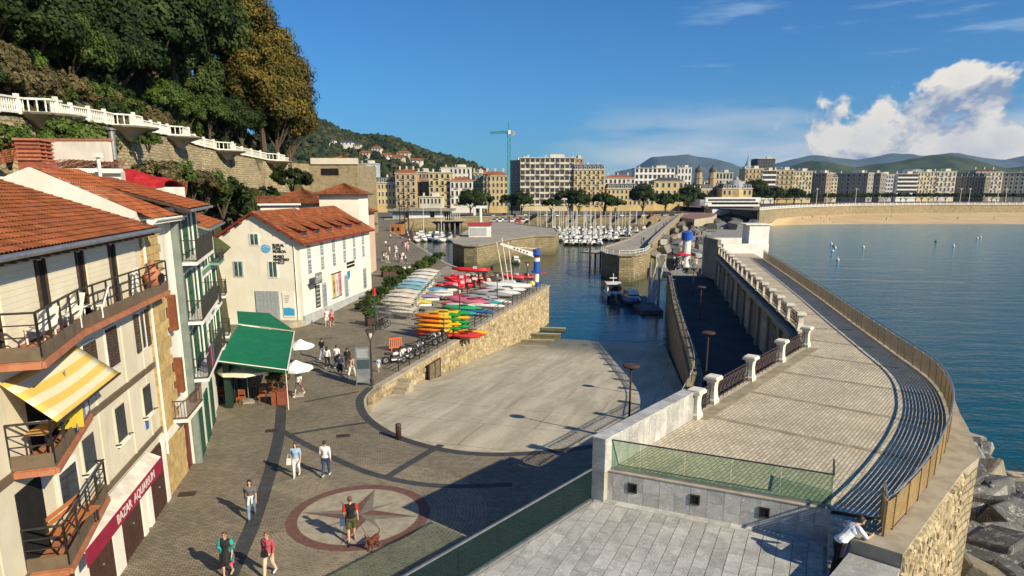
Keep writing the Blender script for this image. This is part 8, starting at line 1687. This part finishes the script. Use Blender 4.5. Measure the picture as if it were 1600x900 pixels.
# wooden galleon at the museum quay
Y = 222; x_ = xz(622, Y); t = thing('wooden_ship', 'old wooden sailing ship with orange stern cabin and bare masts', 'ship', (x_, Y + 9.4, 0), -.12); M_wood = pm('ship_wood', (.38, .17, .06), (.30, .13, .045), sc=1.5, rough=.7); M_wd = pm('ship_dark', (.06, .035, .025), sc=2, rough=.8); mb = MB(); loft(mb, [(-9, 1.7, 1.0, 4.2, .7), (-4, 2.5, -.5, 3.6, .75), (3, 2.4, -.5, 3.3, .75), (8, 1.2, .2, 3.8, .8), (10, .1, 2.6, 4.2, 1)], 12); mb.build('hull', M_wd, t, smooth=True); mb = MB(); mb.box(-1.9, 1.9, -9.4, -5, 4.0, 7.2); c_ = mb.build('stern_cabin', M_wood, t)
for x in (-.9, .9): mb = MB(); mb.box(x - .4, x + .4, -9.45, -9.4, 5.2, 6.3); mb.build('window', M_void, c_)
for k, (y, h_) in enumerate(((-4, 15), (1.5, 19), (6.5, 14))):
    mb = MB(); mb.tube([(0, y, 3), (0, y, 3 + h_)], [.24, .1], 7); m_ = mb.build('mast', M_wd, t); mb = MB(); mb.beam((-2.8, y, 3 + h_ * .6), (3.2, y + .3, 3 + h_ * .75), .18); mb.build('yard', M_wd, m_)
    mb = MB(); [mb.tube([(sx, y + dy, 3.4), (0, y, 3 + h_ * .8)], .03, 4) for sx in (-2, 2) for dy in (-.8, .8)]; stuff(mb.build('shrouds', M_wd, m_))
mb = MB(); mb.tube([(0, 9, 4), (0, 15, 7.5)], [.2, .08], 6); mb.build('bowsprit', M_wd, t)
# modern harbour building, kiosk, cars
Y = 318; t = thing('harbour_building', 'long modern white harbour building on dark columns behind the inner basin', 'building', (xz(662, Y), Y, 0)); zz = lambda py: hz(py, Y); X0, X1 = xz(606, Y), xz(719, Y)
mb = MB(); mb.box(X0, X1 - 3, Y - 1, Y + 14, zz(330), zz(326.5)); mb.build('roof_slab', M_shed, t, world=True); mb = MB(); mb.box(X0 + 2, X1 - 5, Y + 2.0, Y + 13, zz(345), zz(330)); mb.build('core', M_pane, t, world=True)
for a, b_ in ((638, 671), (678, 692), (612, 632)): mb = MB(); mb.box(xz(a, Y), xz(b_, Y), Y + 1.2, Y + 2.0, zz(343.5), zz(332)); mb.build('white_panel', M_wh2 if a > 630 else pm('pane_light', (.2, .2, .2)), t, world=True)
for k in range(8): px = 693 + k * 3.4; mb = MB(); mb.box(xz(px, Y), xz(px + .6, Y), Y + 1.4, Y + 1.9, zz(343), zz(332)); mb.build('mullion', M_wh2, t, world=True)
mb = MB(); mb.box(X0, X1 + 2, Y - 3, Y + 14, zz(345.5), zz(344)); mb.build('terrace', M_coping, t, world=True); mb = MB(); mb.box(X0 + 1, X1, Y + 4, Y + 13, 0, zz(345.5) - .02); mb.build('undercroft', M_void, t, world=True)
for k in range(14): x = lerp(X0 + 1, X1, k / 13); mb = MB(); mb.box(x - .3, x + .3, Y - 2, Y - 1.4, -.5, zz(345.5)); mb.build('column', M_shed, t, world=True)
p = at(749, 371, PZ); t = thing('kiosk', 'small white kiosk with red roof and louvred front on the inner mole', 'kiosk', (p.x, p.y + 2, PZ)); mb = MB(); mb.box(-3.1, 3.1, 0, 4, 0, 3.2); mb.build('wall', M_wh2, t); mb = MB(); mb.box(-3.4, 3.4, -.4, 4.3, 3.2, 3.9); mb.build('roof', plain((.42, .04, .04), .6), t)
for k in range(9): mb = MB(); mb.box(-2.9, 2.0, -.06, 0, .3 + k * .26, .44 + k * .26); mb.build('louvre', M_greyshut, t)
t = thing('mole_crane', 'small white pillar crane standing on the inner mole', 'crane', at(751, 352, PZ)); mb = MB(); mb.tube([(0, 0, 0), (0, 0, 6.6)], .55, 8); mb.build('pillar', M_wc, t); mb = MB(); mb.box(-1.6, 2.6, -.4, .4, 6.2, 7.2); mb.build('head', M_wc, t); mb = MB(); mb.box(-2.6, -1.7, -.5, .5, 3.6, 6.8); mb.build('counterweight', M_wc, t)
def car(label, loc, rz, col):
    t = thing('parked_car', label, 'car', loc, rz, 'cars parked in the harbour'); mb = MB(); mb.hexa([(-.85, -2.1, .3), (.85, -2.1, .3), (.85, 2.1, .3), (-.85, 2.1, .3), (-.82, -2.0, .85), (.82, -2.0, .85), (.82, 2.05, .95), (-.82, 2.05, .95)]); mb.build('body', plain(col, .25), t); mb = MB(); mb.hexa([(-.78, -.9, .88), (.78, -.9, .88), (.78, 1.7, .92), (-.78, 1.7, .92), (-.6, -.3, 1.45), (.6, -.3, 1.45), (.6, 1.2, 1.45), (-.6, 1.2, 1.45)]); mb.build('windows', M_pane, t); mb = MB(); mb.box(-.6, .6, -.3, 1.2, 1.451, 1.48); mb.build('roof', plain(col, .25), t)
    for sx in (-.8, .8):
        for y in (-1.3, 1.3): mb = MB(); wheel(mb, (sx, y, .32), .22, .1, 10); mb.build('wheel', M_tyre, t)
    return t
cars = [car('white car parked at the left of the harbour car row', (0, 0, 0), 0, (.7, .7, .7)), car('red car', (0, 0, 0), 0, (.5, .04, .03)), car('dark car', (0, 0, 0), 0, (.03, .03, .04)), car('silver car', (0, 0, 0), 0, (.4, .42, .45))]; cl = ['white', 'red', 'black', 'silver']; first = [True] * 4; rg = random.Random(9)
for k in range(30):
    i = rg.randrange(4); Y = 336 if k < 18 else 280; px = 770 + k * 17 if k < 18 else 775 + (k - 18) * 4; zc = PZ
    if k >= 18: q = at(772 + (k - 18) * 4.6, 347 - (k % 2) * 2.5, PZ); loc = (q.x, q.y, PZ)
    else: loc = (xz(px, Y), Y + 6 + (k % 2) * 5, PZ)
    lab = '%s %s car from the left %s' % (ordw[k % 18], cl[i], 'behind the marina quay wall' if k < 18 else 'on the inner mole')
    if first[i]: first[i] = False; c = cars[i]; c.location = loc; c.rotation_euler = (0, 0, .1); c['label'] = lab
    else: clone(cars[i], loc, rg.uniform(-.1, .1), lab)
# ------------------------------------------------------------------ people
PENDING = []
SKIN = pm('skin', (.56, .33, .23), (.50, .29, .20), sc=8, rough=.6)
def remeshed(mb, name, mat, parent, voxel):
    o = mb.build(name, mat, parent); m = o.modifiers.new('r', 'REMESH'); m.mode = 'VOXEL'; m.voxel_size = voxel; m.use_smooth_shade = True
    s_ = o.modifiers.new('s', 'SMOOTH'); s_.factor = .5; s_.iterations = 2; PENDING.append(o); return o
def joints(stride=.28, arm=.25, elbow=.25):
    J = {'pel': Vector((0, 0, .95)), 'chest': Vector((0, -.01, 1.30)), 'neck': Vector((0, 0, 1.46)), 'head': Vector((0, -.02, 1.63))}
    for sd, sg in (('L', 1), ('R', -1)):
        x = -.1 if sd == 'L' else .1; f = sg * stride
        J['hip' + sd] = Vector((x, 0, .90)); J['knee' + sd] = Vector((x, -f * .5 - .05, .49 + (.02 if f < 0 else 0))); J['ank' + sd] = Vector((x, -f + (.06 if f < 0 else -.02), .085 + (.06 if f < 0 else 0))); J['toe' + sd] = J['ank' + sd] + Vector((0, -.15, -.045 if f >= 0 else -.08))
        xs = -.19 if sd == 'L' else .19; a = -sg * arm; J['sh' + sd] = Vector((xs, 0, 1.40)); J['el' + sd] = Vector((xs * 1.25, -a * .5 + .03, 1.13)); J['wr' + sd] = Vector((xs * 1.3, -a - elbow * .35, .90 + elbow * .12))
    return J
def person(label, loc, rz, h=1.72, top=((.7, .7, .7), .4), bottom=('trousers', (.1, .1, .2)), hair=((.03, .02, .015), 'short'), J=None, female=False, vox=.017, shoes=(.6, .6, .6), group=None, glasses=False, fingers=True):
    t = thing('person', label, 'person', loc, rz, group); k = h / 1.75; t.scale = (k, k, k); J = J or joints(); b = MB(); hw = .135 if female else .15
    def torso(mb, g, z0='pel'):
        mb.cap(J['pel'] + Vector((-.05, 0, 0)), J['pel'] + Vector((.05, 0, 0)), .125 + g, .125 + g, 10); mid = J['pel'].lerp(J['chest'], .45)
        mb.cap(J['pel'], mid, .135 + g, .118 + g, 10); mb.cap(mid, J['chest'], .118 + g, hw - .01 + g, 10); mb.cap(J['chest'] + Vector((-.06, 0, .02)), J['chest'] + Vector((.06, 0, .02)), .115 + g, .115 + g, 10); mb.cap(J['shL'].lerp(J['shR'], .08), J['shL'].lerp(J['shR'], .92), .062 + g, .062 + g, 8)
        if female: mb.cap(J['chest'] + Vector((-.06, -.07, -.02)), J['chest'] + Vector((.06, -.07, -.02)), .065 + g, .065 + g)
    torso(b, 0); b.cap(J['chest'] + Vector((0, 0, .1)), J['head'] + Vector((0, .02, -.06)), .058, .052); hd = J['head']
    b.ball(hd, .076, .094, .115, 12, 8); b.cap(hd + Vector((0, -.05, -.07)), hd + Vector((0, -.065, -.085)), .045, .035); b.cap(hd + Vector((0, -.09, .005)), hd + Vector((0, -.108, -.025)), .012, .017, 6)
    for sx in (-.078, .078): b.cap(hd + Vector((sx, .01, .01)), hd + Vector((sx, .015, -.03)), .016, .012, 6)
    for sd in 'LR':
        b.cap(J['hip' + sd], J['knee' + sd], .088, .058); b.cap(J['knee' + sd], J['knee' + sd].lerp(J['ank' + sd], .35), .055, .056); b.cap(J['knee' + sd].lerp(J['ank' + sd], .35), J['ank' + sd], .056, .036); b.cap(J['ank' + sd] + Vector((0, .04, -.04)), J['toe' + sd], .04, .034)
        b.cap(J['sh' + sd], J['el' + sd], .048, .039); b.cap(J['el' + sd], J['wr' + sd], .039, .028); d = (J['wr' + sd] - J['el' + sd]).normalized(); w = J['wr' + sd]; b.cap(w, w + d * .07, .028, .034)
        if fingers:
            s_ = d.cross(Vector((1, 0, 0))).normalized()
            for q in range(4): L_ = (.07, .082, .078, .06)[q]; r0 = w + d * .085 + s_ * (q - 1.5) * .021; r1 = r0 + d * L_ * .55; b.cap(r0, r1, .010, .0095, 6); b.cap(r1, r1 + (d + Vector((-.35 if sd == 'R' else .35, 0, 0))).normalized() * L_ * .45, .0095, .009, 6)
            b.cap(w + d * .03 - s_ * .03, w + d * .085 - s_ * .06, .011, .010, 6)
    remeshed(b, 'body', SKIN, t, vox)
    m = MB(); torso(m, .018); ar = top[1]
    for sd in 'LR':
        if ar > 0: e = J['sh' + sd].lerp(J['el' + sd], min(1, ar * 2)); m.cap(J['sh' + sd], e, .068, .058)
        if ar > .5: m.cap(J['el' + sd], J['el' + sd].lerp(J['wr' + sd], (ar - .5) * 2), .056, .044)
    remeshed(m, 'shirt', plain(top[0], .85), t, vox)
    m = MB(); kind, bc = bottom; m.cap(J['pel'] + Vector((-.05, 0, -.03)), J['pel'] + Vector((.05, 0, -.03)), .15, .15, 10); m.cap(J['pel'], J['pel'].lerp(J['chest'], .14), .146, .134, 10)
    if kind == 'dress': ce = (J['kneeL'] + J['kneeR']) / 2; m.cap(J['pel'], Vector((ce.x, ce.y, .62)), .16, .20, 10); m.cap(J['hipL'], J['kneeL'] + Vector((0, 0, .05)), .13, .12); m.cap(J['hipR'], J['kneeR'] + Vector((0, 0, .05)), .13, .12)
    else:
        for sd in 'LR':
            e = J['knee' + sd] if kind == 'trousers' else J['hip' + sd].lerp(J['knee' + sd], .8); m.cap(J['hip' + sd], e, .112, .078 if kind == 'trousers' else .10)
            if kind == 'trousers': m.cap(J['knee' + sd], J['ank' + sd] + Vector((0, 0, .03)), .076, .062)
    remeshed(m, {'trousers': 'trousers', 'shorts': 'shorts', 'dress': 'skirt'}[kind], plain(bc, .85), t, vox)
    for sd in 'LR': m = MB(); m.cap(J['ank' + sd] + Vector((0, .045, -.045)), J['toe' + sd] + Vector((0, -.02, -.005)), .047, .042); m.build('shoe', plain(shoes, .6), t, smooth=True)
    m = MB(); hc, hs = hair; m.ball(hd + Vector((0, .022, .032)), .09, .1, .108, 12, 8)
    if hs == 'long': m.cap(hd + Vector((-.03, .06, .0)), hd + Vector((-.04, .085, -.2)), .075, .055); m.cap(hd + Vector((.03, .06, .0)), hd + Vector((.04, .085, -.2)), .075, .055)
    m.build('hair', plain(hc, .6), t, smooth=True)
    m = MB()
    for sx in (-.032, .032): m.ball(hd + Vector((sx, -.088, .012)), .014 if not glasses else .028, .008, .010 if not glasses else .022, 8, 4)
    if glasses: m.beam(hd + Vector((-.08, -.085, .015)), hd + Vector((.08, -.085, .015)), .008)
    m.build('sunglasses' if glasses else 'eyes', M_void, t); m = MB(); m.beam(hd + Vector((-.022, -.102, -.055)), hd + Vector((.022, -.102, -.055)), .006); m.build('mouth', plain((.32, .1, .09), .5), t)
    return t
A_ = math.pi
def bag(name, label, t, off, col, sx=.28, sz=.3, strap=None):
    p = wmat(t) @ Vector(off); o = thing(name, label, 'bag', p, t.rotation_euler.z); mb = MB(); mb.hexa([(-sx / 2, -.06, -sz), (sx / 2, -.06, -sz), (sx / 2, .06, -sz), (-sx / 2, .06, -sz), (-sx * .42, -.04, 0), (sx * .42, -.04, 0), (sx * .42, .04, 0), (-sx * .42, .04, 0)]); mb.build('pouch', plain(col, .7), o); mb = MB(); mb.tube([(-sx * .35, 0, -.02), (-.05, .03, .18 if not strap else strap), (.05, .03, .18 if not strap else strap), (sx * .35, 0, -.02)], .012, 5); mb.build('strap', plain(col, .7), o)
P_ = lambda x, y: at(x, y, PZ)
person('man in white long-sleeved shirt and blue jeans walking away', P_(510, 744), A_, 1.76, ((.72, .72, .73), .95), ('trousers', (.035, .06, .14)), ((.04, .03, .025), 'short'), joints(.16, .1, .1))
w1 = person('woman in light blue top and white trousers carrying a white bag', P_(464, 744), .15, 1.66, ((.28, .42, .60), .55), ('trousers', (.75, .74, .72)), ((.05, .025, .02), 'long'), joints(.14, .12, .2), True)
bag('handbag', 'white handbag of the woman in light blue', w1, (-.30, 0, .95), (.7, .68, .64))
w2 = person('woman in grey t-shirt and jeans with white sweater round her waist', P_(394, 809), .3, 1.66, ((.13, .12, .125), .4), ('trousers', (.16, .25, .38)), ((.02, .012, .01), 'long'), joints(.3, .3, .3), True, shoes=(.05, .05, .05))
mb = MB(); mb.lathe([(.15, -.05), (.165, 0), (.15, .06)], (0, 0, 1.0), 12); mb.cap((-.06, -.15, .98), (-.1, -.2, .72), .05, .06); mb.cap((.07, -.15, .98), (.06, -.19, .75), .045, .05); mb.build('tied_sweater', plain((.72, .68, .60), .9), w2, smooth=True)
w3 = person('woman in black dress and turquoise kimono walking to the camera', P_(357, 899), .05, 1.66, ((.02, .02, .022), .0), ('dress', (.02, .02, .022)), ((.10, .05, .03), 'short'), joints(.12, .1, .15), True, glasses=True, shoes=(.45, .35, .25))
mb = MB()
for sx in (-1, 1): mb.cap((sx * .13, .03, 1.4), (sx * .17, .0, .68), .075, .11); mb.cap((sx * .19, 0, 1.4), (sx * .25, -.02, 1.12), .08, .09)
mb.cap((-.1, .1, 1.35), (-.1, .12, .68), .1, .14); mb.cap((.1, .1, 1.35), (.1, .12, .68), .1, .14); remeshed(mb, 'kimono', pm('turquoise_print', (.02, .34, .34), (.07, .05, .06), sc=9, rough=.85, lo=.5, hi=.56), w3, .02); mb = MB(); mb.lathe([(.24, .5), (.25, .53), (.25, .58)], (0, .02, 0), 14, 1, .85); mb.build('hem', plain((.6, .06, .18), .9), w3)
w4 = person('woman in dusty pink blouse and cream trousers with black bag', P_(422, 899), -.1, 1.66, ((.40, .085, .11), .8), ('trousers', (.66, .50, .38)), ((.16, .08, .04), 'short'), joints(.2, .12, .2), True, glasses=True)
bag('handbag', 'small black shoulder bag of the woman in pink', w4, (-.05, -.19, 1.08), (.015, .015, .017), .24, .2, .45)
m6 = person('man in black vest and olive shorts walking a brown dog', P_(550, 846), A_ + .25, 1.85, ((.012, .012, .014), .1), ('shorts', (.075, .085, .03)), ((.12, .08, .05), 'short'), joints(.14, .08, .15), shoes=(.3, .28, .25))
mb = MB()
for sx in (-1, 1): mb.cap((sx * .19, 0, 1.40), (sx * .225, .02, 1.24), .071, .066)
mb.build('red_sleeves', plain((.55, .02, .03), .85), m6, smooth=True)
bag('folded_jacket', 'folded blue jacket in the left hand of the dog walker', m6, (.30, -.02, .92), (.04, .08, .2), .2, .28)
# dog
dp = P_(584, 858); dg = thing('dog', 'brown dog on a leash standing beside the man in black', 'dog', dp, -.35); b = MB()
b.cap((0, -.2, .40), (0, .05, .42), .115, .10); b.cap((0, .05, .42), (0, .26, .43), .095, .09); b.cap((0, -.26, .46), (0, -.38, .60), .075, .06); b.ball((0, -.42, .65), .068, .075, .068, 10, 6); b.cap((0, -.47, .635), (0, -.56, .61), .04, .03)
for sx in (-.07, .07): b.cap((sx * .9, -.39, .70), (sx * 1.15, -.37, .60), .022, .028, 6)
for sx in (-.07, .07):
    b.cap((sx, -.22, .36), (sx, -.20, .20), .05, .03); b.cap((sx, -.20, .20), (sx, -.21, .04), .027, .023); b.cap((sx, -.22, .03), (sx, -.26, .025), .026, .022); b.cap((sx, .22, .40), (sx, .17, .24), .068, .04); b.cap((sx, .17, .24), (sx, .28, .15), .036, .026); b.cap((sx, .28, .15), (sx, .26, .04), .024, .022); b.cap((sx, .25, .03), (sx, .21, .025), .026, .022)
b.tube([(0, .33, .46), (0, .43, .50), (0, .52, .60)], [.03, .024, .014], 6); remeshed(b, 'body', pm('dog_fur', (.16, .045, .02), (.10, .03, .014), sc=9, rough=.8, bump=.01), dg, .016); mb = MB(); mb.lathe([(.07, 0), (.08, .015), (.07, .03)], (0, -.31, .5), 10); mb.build('collar', plain((.05, .05, .06)), dg); mb = MB(); mb.ball((0, -.59, .62), .018); mb.ball((-.03, -.475, .67), .01); mb.ball((.03, -.475, .67), .01); mb.build('nose_and_eyes', M_void, dg)
hnd = wmat(m6) @ Vector((-.25, -.1, .82)); col_ = Vector((dp.x + .05, dp.y - .25, PZ + .56)); ls = thing('leash', 'dark red leash between the man in black and the dog', 'leash', hnd); mid = hnd.lerp(col_, .55) - Vector((0, 0, .22)); mb = MB(); mb.tube([hnd, hnd.lerp(mid, .5) - Vector((0, 0, .05)), mid, mid.lerp(col_, .55) - Vector((0, 0, .03)), col_], .012, 5); mb.build('cord', plain((.2, .05, .04)), ls, world=True); mb = MB(); mb.ball(tuple(hnd), .03); mb.build('handle', plain((.2, .05, .04)), ls, world=True)
# group walking toward the yard, pair by the museum, and others
for k, (x, y, hh, tp, bt, hr, fem, lab) in enumerate(((504, 562, 1.74, ((.02, .02, .025), .45), ('trousers', (.3, .36, .45)), (.03, .02, .02), False, 'man in black t-shirt at the back of the group beside the awning'), (512, 575, 1.68, ((.7, .7, .7), .9), ('trousers', (.02, .02, .025)), (.03, .02, .02), True, 'woman in white jacket and black trousers left in the group'), (527, 574, 1.72, ((.72, .72, .72), .45), ('trousers', (.05, .05, .07)), (.04, .03, .02), False, 'man in white t-shirt in the middle of the group'), (532, 591, 1.76, ((.02, .03, .07), .45), ('shorts', (.03, .035, .06)), (.05, .03, .02), False, 'man in navy t-shirt and shorts nearest in the group'), (544, 579, 1.76, ((.02, .02, .02), .45), ('trousers', (.03, .03, .035)), (.03, .02, .02), False, 'man all in black right in the group'), (550, 590, 1.66, ((.55, .36, .30), .6), ('trousers', (.75, .74, .72)), (.12, .06, .03), True, 'woman in beige top and white trousers beside the information panel'), (511, 509, 1.72, ((.74, .74, .74), .4), ('shorts', (.7, .68, .66)), (.2, .15, .1), False, 'man in white shirt and pale shorts below the museum wall'), (519, 509, 1.66, ((.6, .26, .26), .4), ('shorts', (.3, .03, .04)), (.06, .03, .02), True, 'woman in pink shirt and red shorts below the museum wall'), (468, 618, 1.7, ((.72, .72, .7), .4), ('shorts', (.12, .11, .1)), (.05, .03, .02), False, 'waiter in white shirt under the white parasol'), (632, 432, 1.75, ((.75, .75, .75), .9), ('trousers', (.12, .1, .1)), (.05, .03, .02), False, 'man in white beyond the hedge, left of a pair'), (640, 431, 1.7, ((.7, .7, .72), .6), ('trousers', (.05, .05, .06)), (.05, .03, .02), True, 'woman in white beyond the hedge, right of a pair'))):
    away = k < 6; person(lab, P_(x, y), (A_ if away else 0) + rnd.uniform(-.3, .3), hh, tp, bt, (hr, 'long' if fem else 'short'), joints(.2 + .1 * (k % 3), .2, .2), fem, vox=.022, fingers=k < 6)
cj = joints(.1, .1, .5); person('child in pale blue crouching at the top of the stone steps', P_(592, 581), .4, 1.1, ((.4, .5, .6), .6), ('shorts', (.5, .55, .6)), ((.05, .03, .02), 'short'), cj, vox=.025, fingers=False)
# man leaning on the parapet
LJ = {'pel': Vector((0, .12, .94)), 'chest': Vector((0, -.18, 1.20)), 'neck': Vector((0, -.30, 1.32)), 'head': Vector((.0, -.42, 1.44))}
for sd, x in (('L', -.1), ('R', .1)): LJ['hip' + sd] = Vector((x, .14, .90)); LJ['knee' + sd] = Vector((x, .10 + (.1 if sd == 'L' else 0), .48)); LJ['ank' + sd] = Vector((x, .18 + (.15 if sd == 'L' else 0), .085)); LJ['toe' + sd] = LJ['ank' + sd] + Vector((0, -.15, -.045)); LJ['sh' + sd] = Vector((x * 1.9, -.24, 1.30))
LJ['elR'] = Vector((.27, -.46, 1.07)); LJ['wrR'] = Vector((.10, -.47, 1.30)); LJ['elL'] = Vector((-.27, -.42, 1.07)); LJ['wrL'] = Vector((-.14, -.66, 1.075))
ml = person('man in white shirt leaning on the parapet with a phone', (8.62, 16.02, LTZ), R(90) + .2, 1.76, ((.74, .75, .78), .42), ('trousers', (.012, .012, .016)), ((.03, .022, .018), 'short'), LJ, vox=.011, shoes=(.03, .03, .03))
hp = wmat(ml) @ Vector((-.10, -.80, 1.10)); ph = thing('phone', 'dark phone in the hand of the leaning man', 'phone', hp, R(90) + .5); mb = MB(); mb.box(-.035, .035, -.07, .07, -.005, .005); mb.build('case', M_darkmetal, ph); mb = MB(); mb.box(-.032, .032, -.066, .066, .005, .0065); mb.build('screen', M_pane, ph)
# distant walkers share a few bodies
crowd = [person('walker', (0, 0, 0), 0, 1.7, ((.7, .7, .7), .4), ('trousers', (.05, .06, .1)), ((.04, .03, .02), 'short'), joints(.25), vox=.035, fingers=False), person('walker', (0, 0, 0), 0, 1.66, ((.6, .08, .09), .5), ('trousers', (.08, .08, .1)), ((.06, .04, .02), 'long'), joints(.2), True, vox=.035, fingers=False), person('walker', (0, 0, 0), 0, 1.74, ((.04, .05, .08), .5), ('trousers', (.15, .18, .25)), ((.03, .02, .02), 'short'), joints(.3), vox=.035, fingers=False), person('walker', (0, 0, 0), 0, 1.68, ((.65, .5, .35), .5), ('dress', (.55, .55, .5)), ((.1, .06, .03), 'long'), joints(.2), True, vox=.035, fingers=False)]
cw = ['walker in white shirt', 'walker in red shirt', 'walker in dark shirt', 'walker in sand-coloured top and pale skirt']; firstc = [True] * 4; rg = random.Random(3)
def walker(i, loc, rz, where, grp):
    if firstc[i]: firstc[i] = False; o = crowd[i]; o.location = loc; o.rotation_euler = (0, 0, rz); o['label'] = cw[i] + ' ' + where; o['group'] = grp; return
    c = clone(crowd[i], loc, rz, cw[i] + ' ' + where, grp); c.scale = crowd[i].scale
for k in range(30): p = at(rg.uniform(597, 640), rg.uniform(372, 412), PZ); walker(rg.randrange(4), (p.x, p.y, PZ), rg.uniform(0, 6.28), 'on the quay street beyond the museum', 'strollers beyond the museum')
for k in range(9): p = at(rg.uniform(1052, 1088), rg.uniform(414, 424), PZ); walker(rg.randrange(4), (p.x, p.y, PZ), rg.uniform(0, 6.28), 'beside the white beacon', 'people at the beacon')
for k in range(6): u = rg.random(); p = at(lerp(1000, 1055, u), lerp(385, 340, u), PZ); walker(rg.randrange(4), (p.x, p.y, PZ), rg.uniform(0, 6.28), 'on the outer jetty', 'people on the jetty')
for k in range(22):
    a = rg.uniform(.02, .75); i = rg.randrange(2, 6); p = SH[i].lerp(SH[i + 1] if i < 6 else SH[i], rg.random()); q = WB[i].lerp(WB[i + 1] if i < 6 else WB[i], rg.random()); r_ = p.lerp(q, a); walker(rg.randrange(4), (r_.x, r_.y, a * 2.9 + .06), rg.uniform(0, 6.28), 'on the sandy beach', 'people on the beach')

# ------------------------------------------------------------------ bake modifiers and lettering to plain meshes
bpy.context.view_layer.update(); dgr = bpy.context.evaluated_depsgraph_get()
done = {}
for o in PENDING + [o for o in D.objects if o.type == 'MESH' and o.modifiers and o not in PENDING]:
    me = D.meshes.new_from_object(o.evaluated_get(dgr)); done[o.data.name] = me
    a = me.attributes.get('tint') or me.attributes.new('tint', 'FLOAT', 'FACE')
    if len(me.attributes['tint'].data) : a = me.attributes['tint']; a.data.foreach_set('value', [.5] * len(a.data))
    if not me.materials and o.data.materials: me.materials.append(o.data.materials[0])
    o['_m'] = me.name
for o in [o for o in D.objects if '_m' in o]:
    me = D.meshes[o['_m']]; del o['_m']; o.modifiers.clear(); o.data = me
for o in PENDING_TEXT:
    me = D.meshes.new_from_object(o.evaluated_get(dgr)); n = D.objects.new('lettering', me); COL.objects.link(n); n.parent = o.parent; n.location = o.location; n.rotation_euler = o.rotation_euler; n.scale = o.scale
    if not me.materials: me.materials.append(o.data.materials[0])
    D.objects.remove(o)

# ------------------------------------------------------------------ the air
hzm = D.materials.new('air'); hzm.use_nodes = True; g = NT(hzm.node_tree); pv = g.n('ShaderNodeVolumePrincipled', ins={'Color': (.36, .62, 1.0, 1), 'Density': .00004, 'Anisotropy': .3}); og = g.n('ShaderNodeOutputMaterial'); g.t.links.new(pv.outputs[0], og.inputs['Volume'])
mb = MB(); mb.box(-4200, 8800, -60, 9400, -4, 760); hzo = mb.build('haze', hzm); stuff(hzo); hzo['label'] = 'pale blue sea haze softening the far mountains'; hzo['category'] = 'haze'
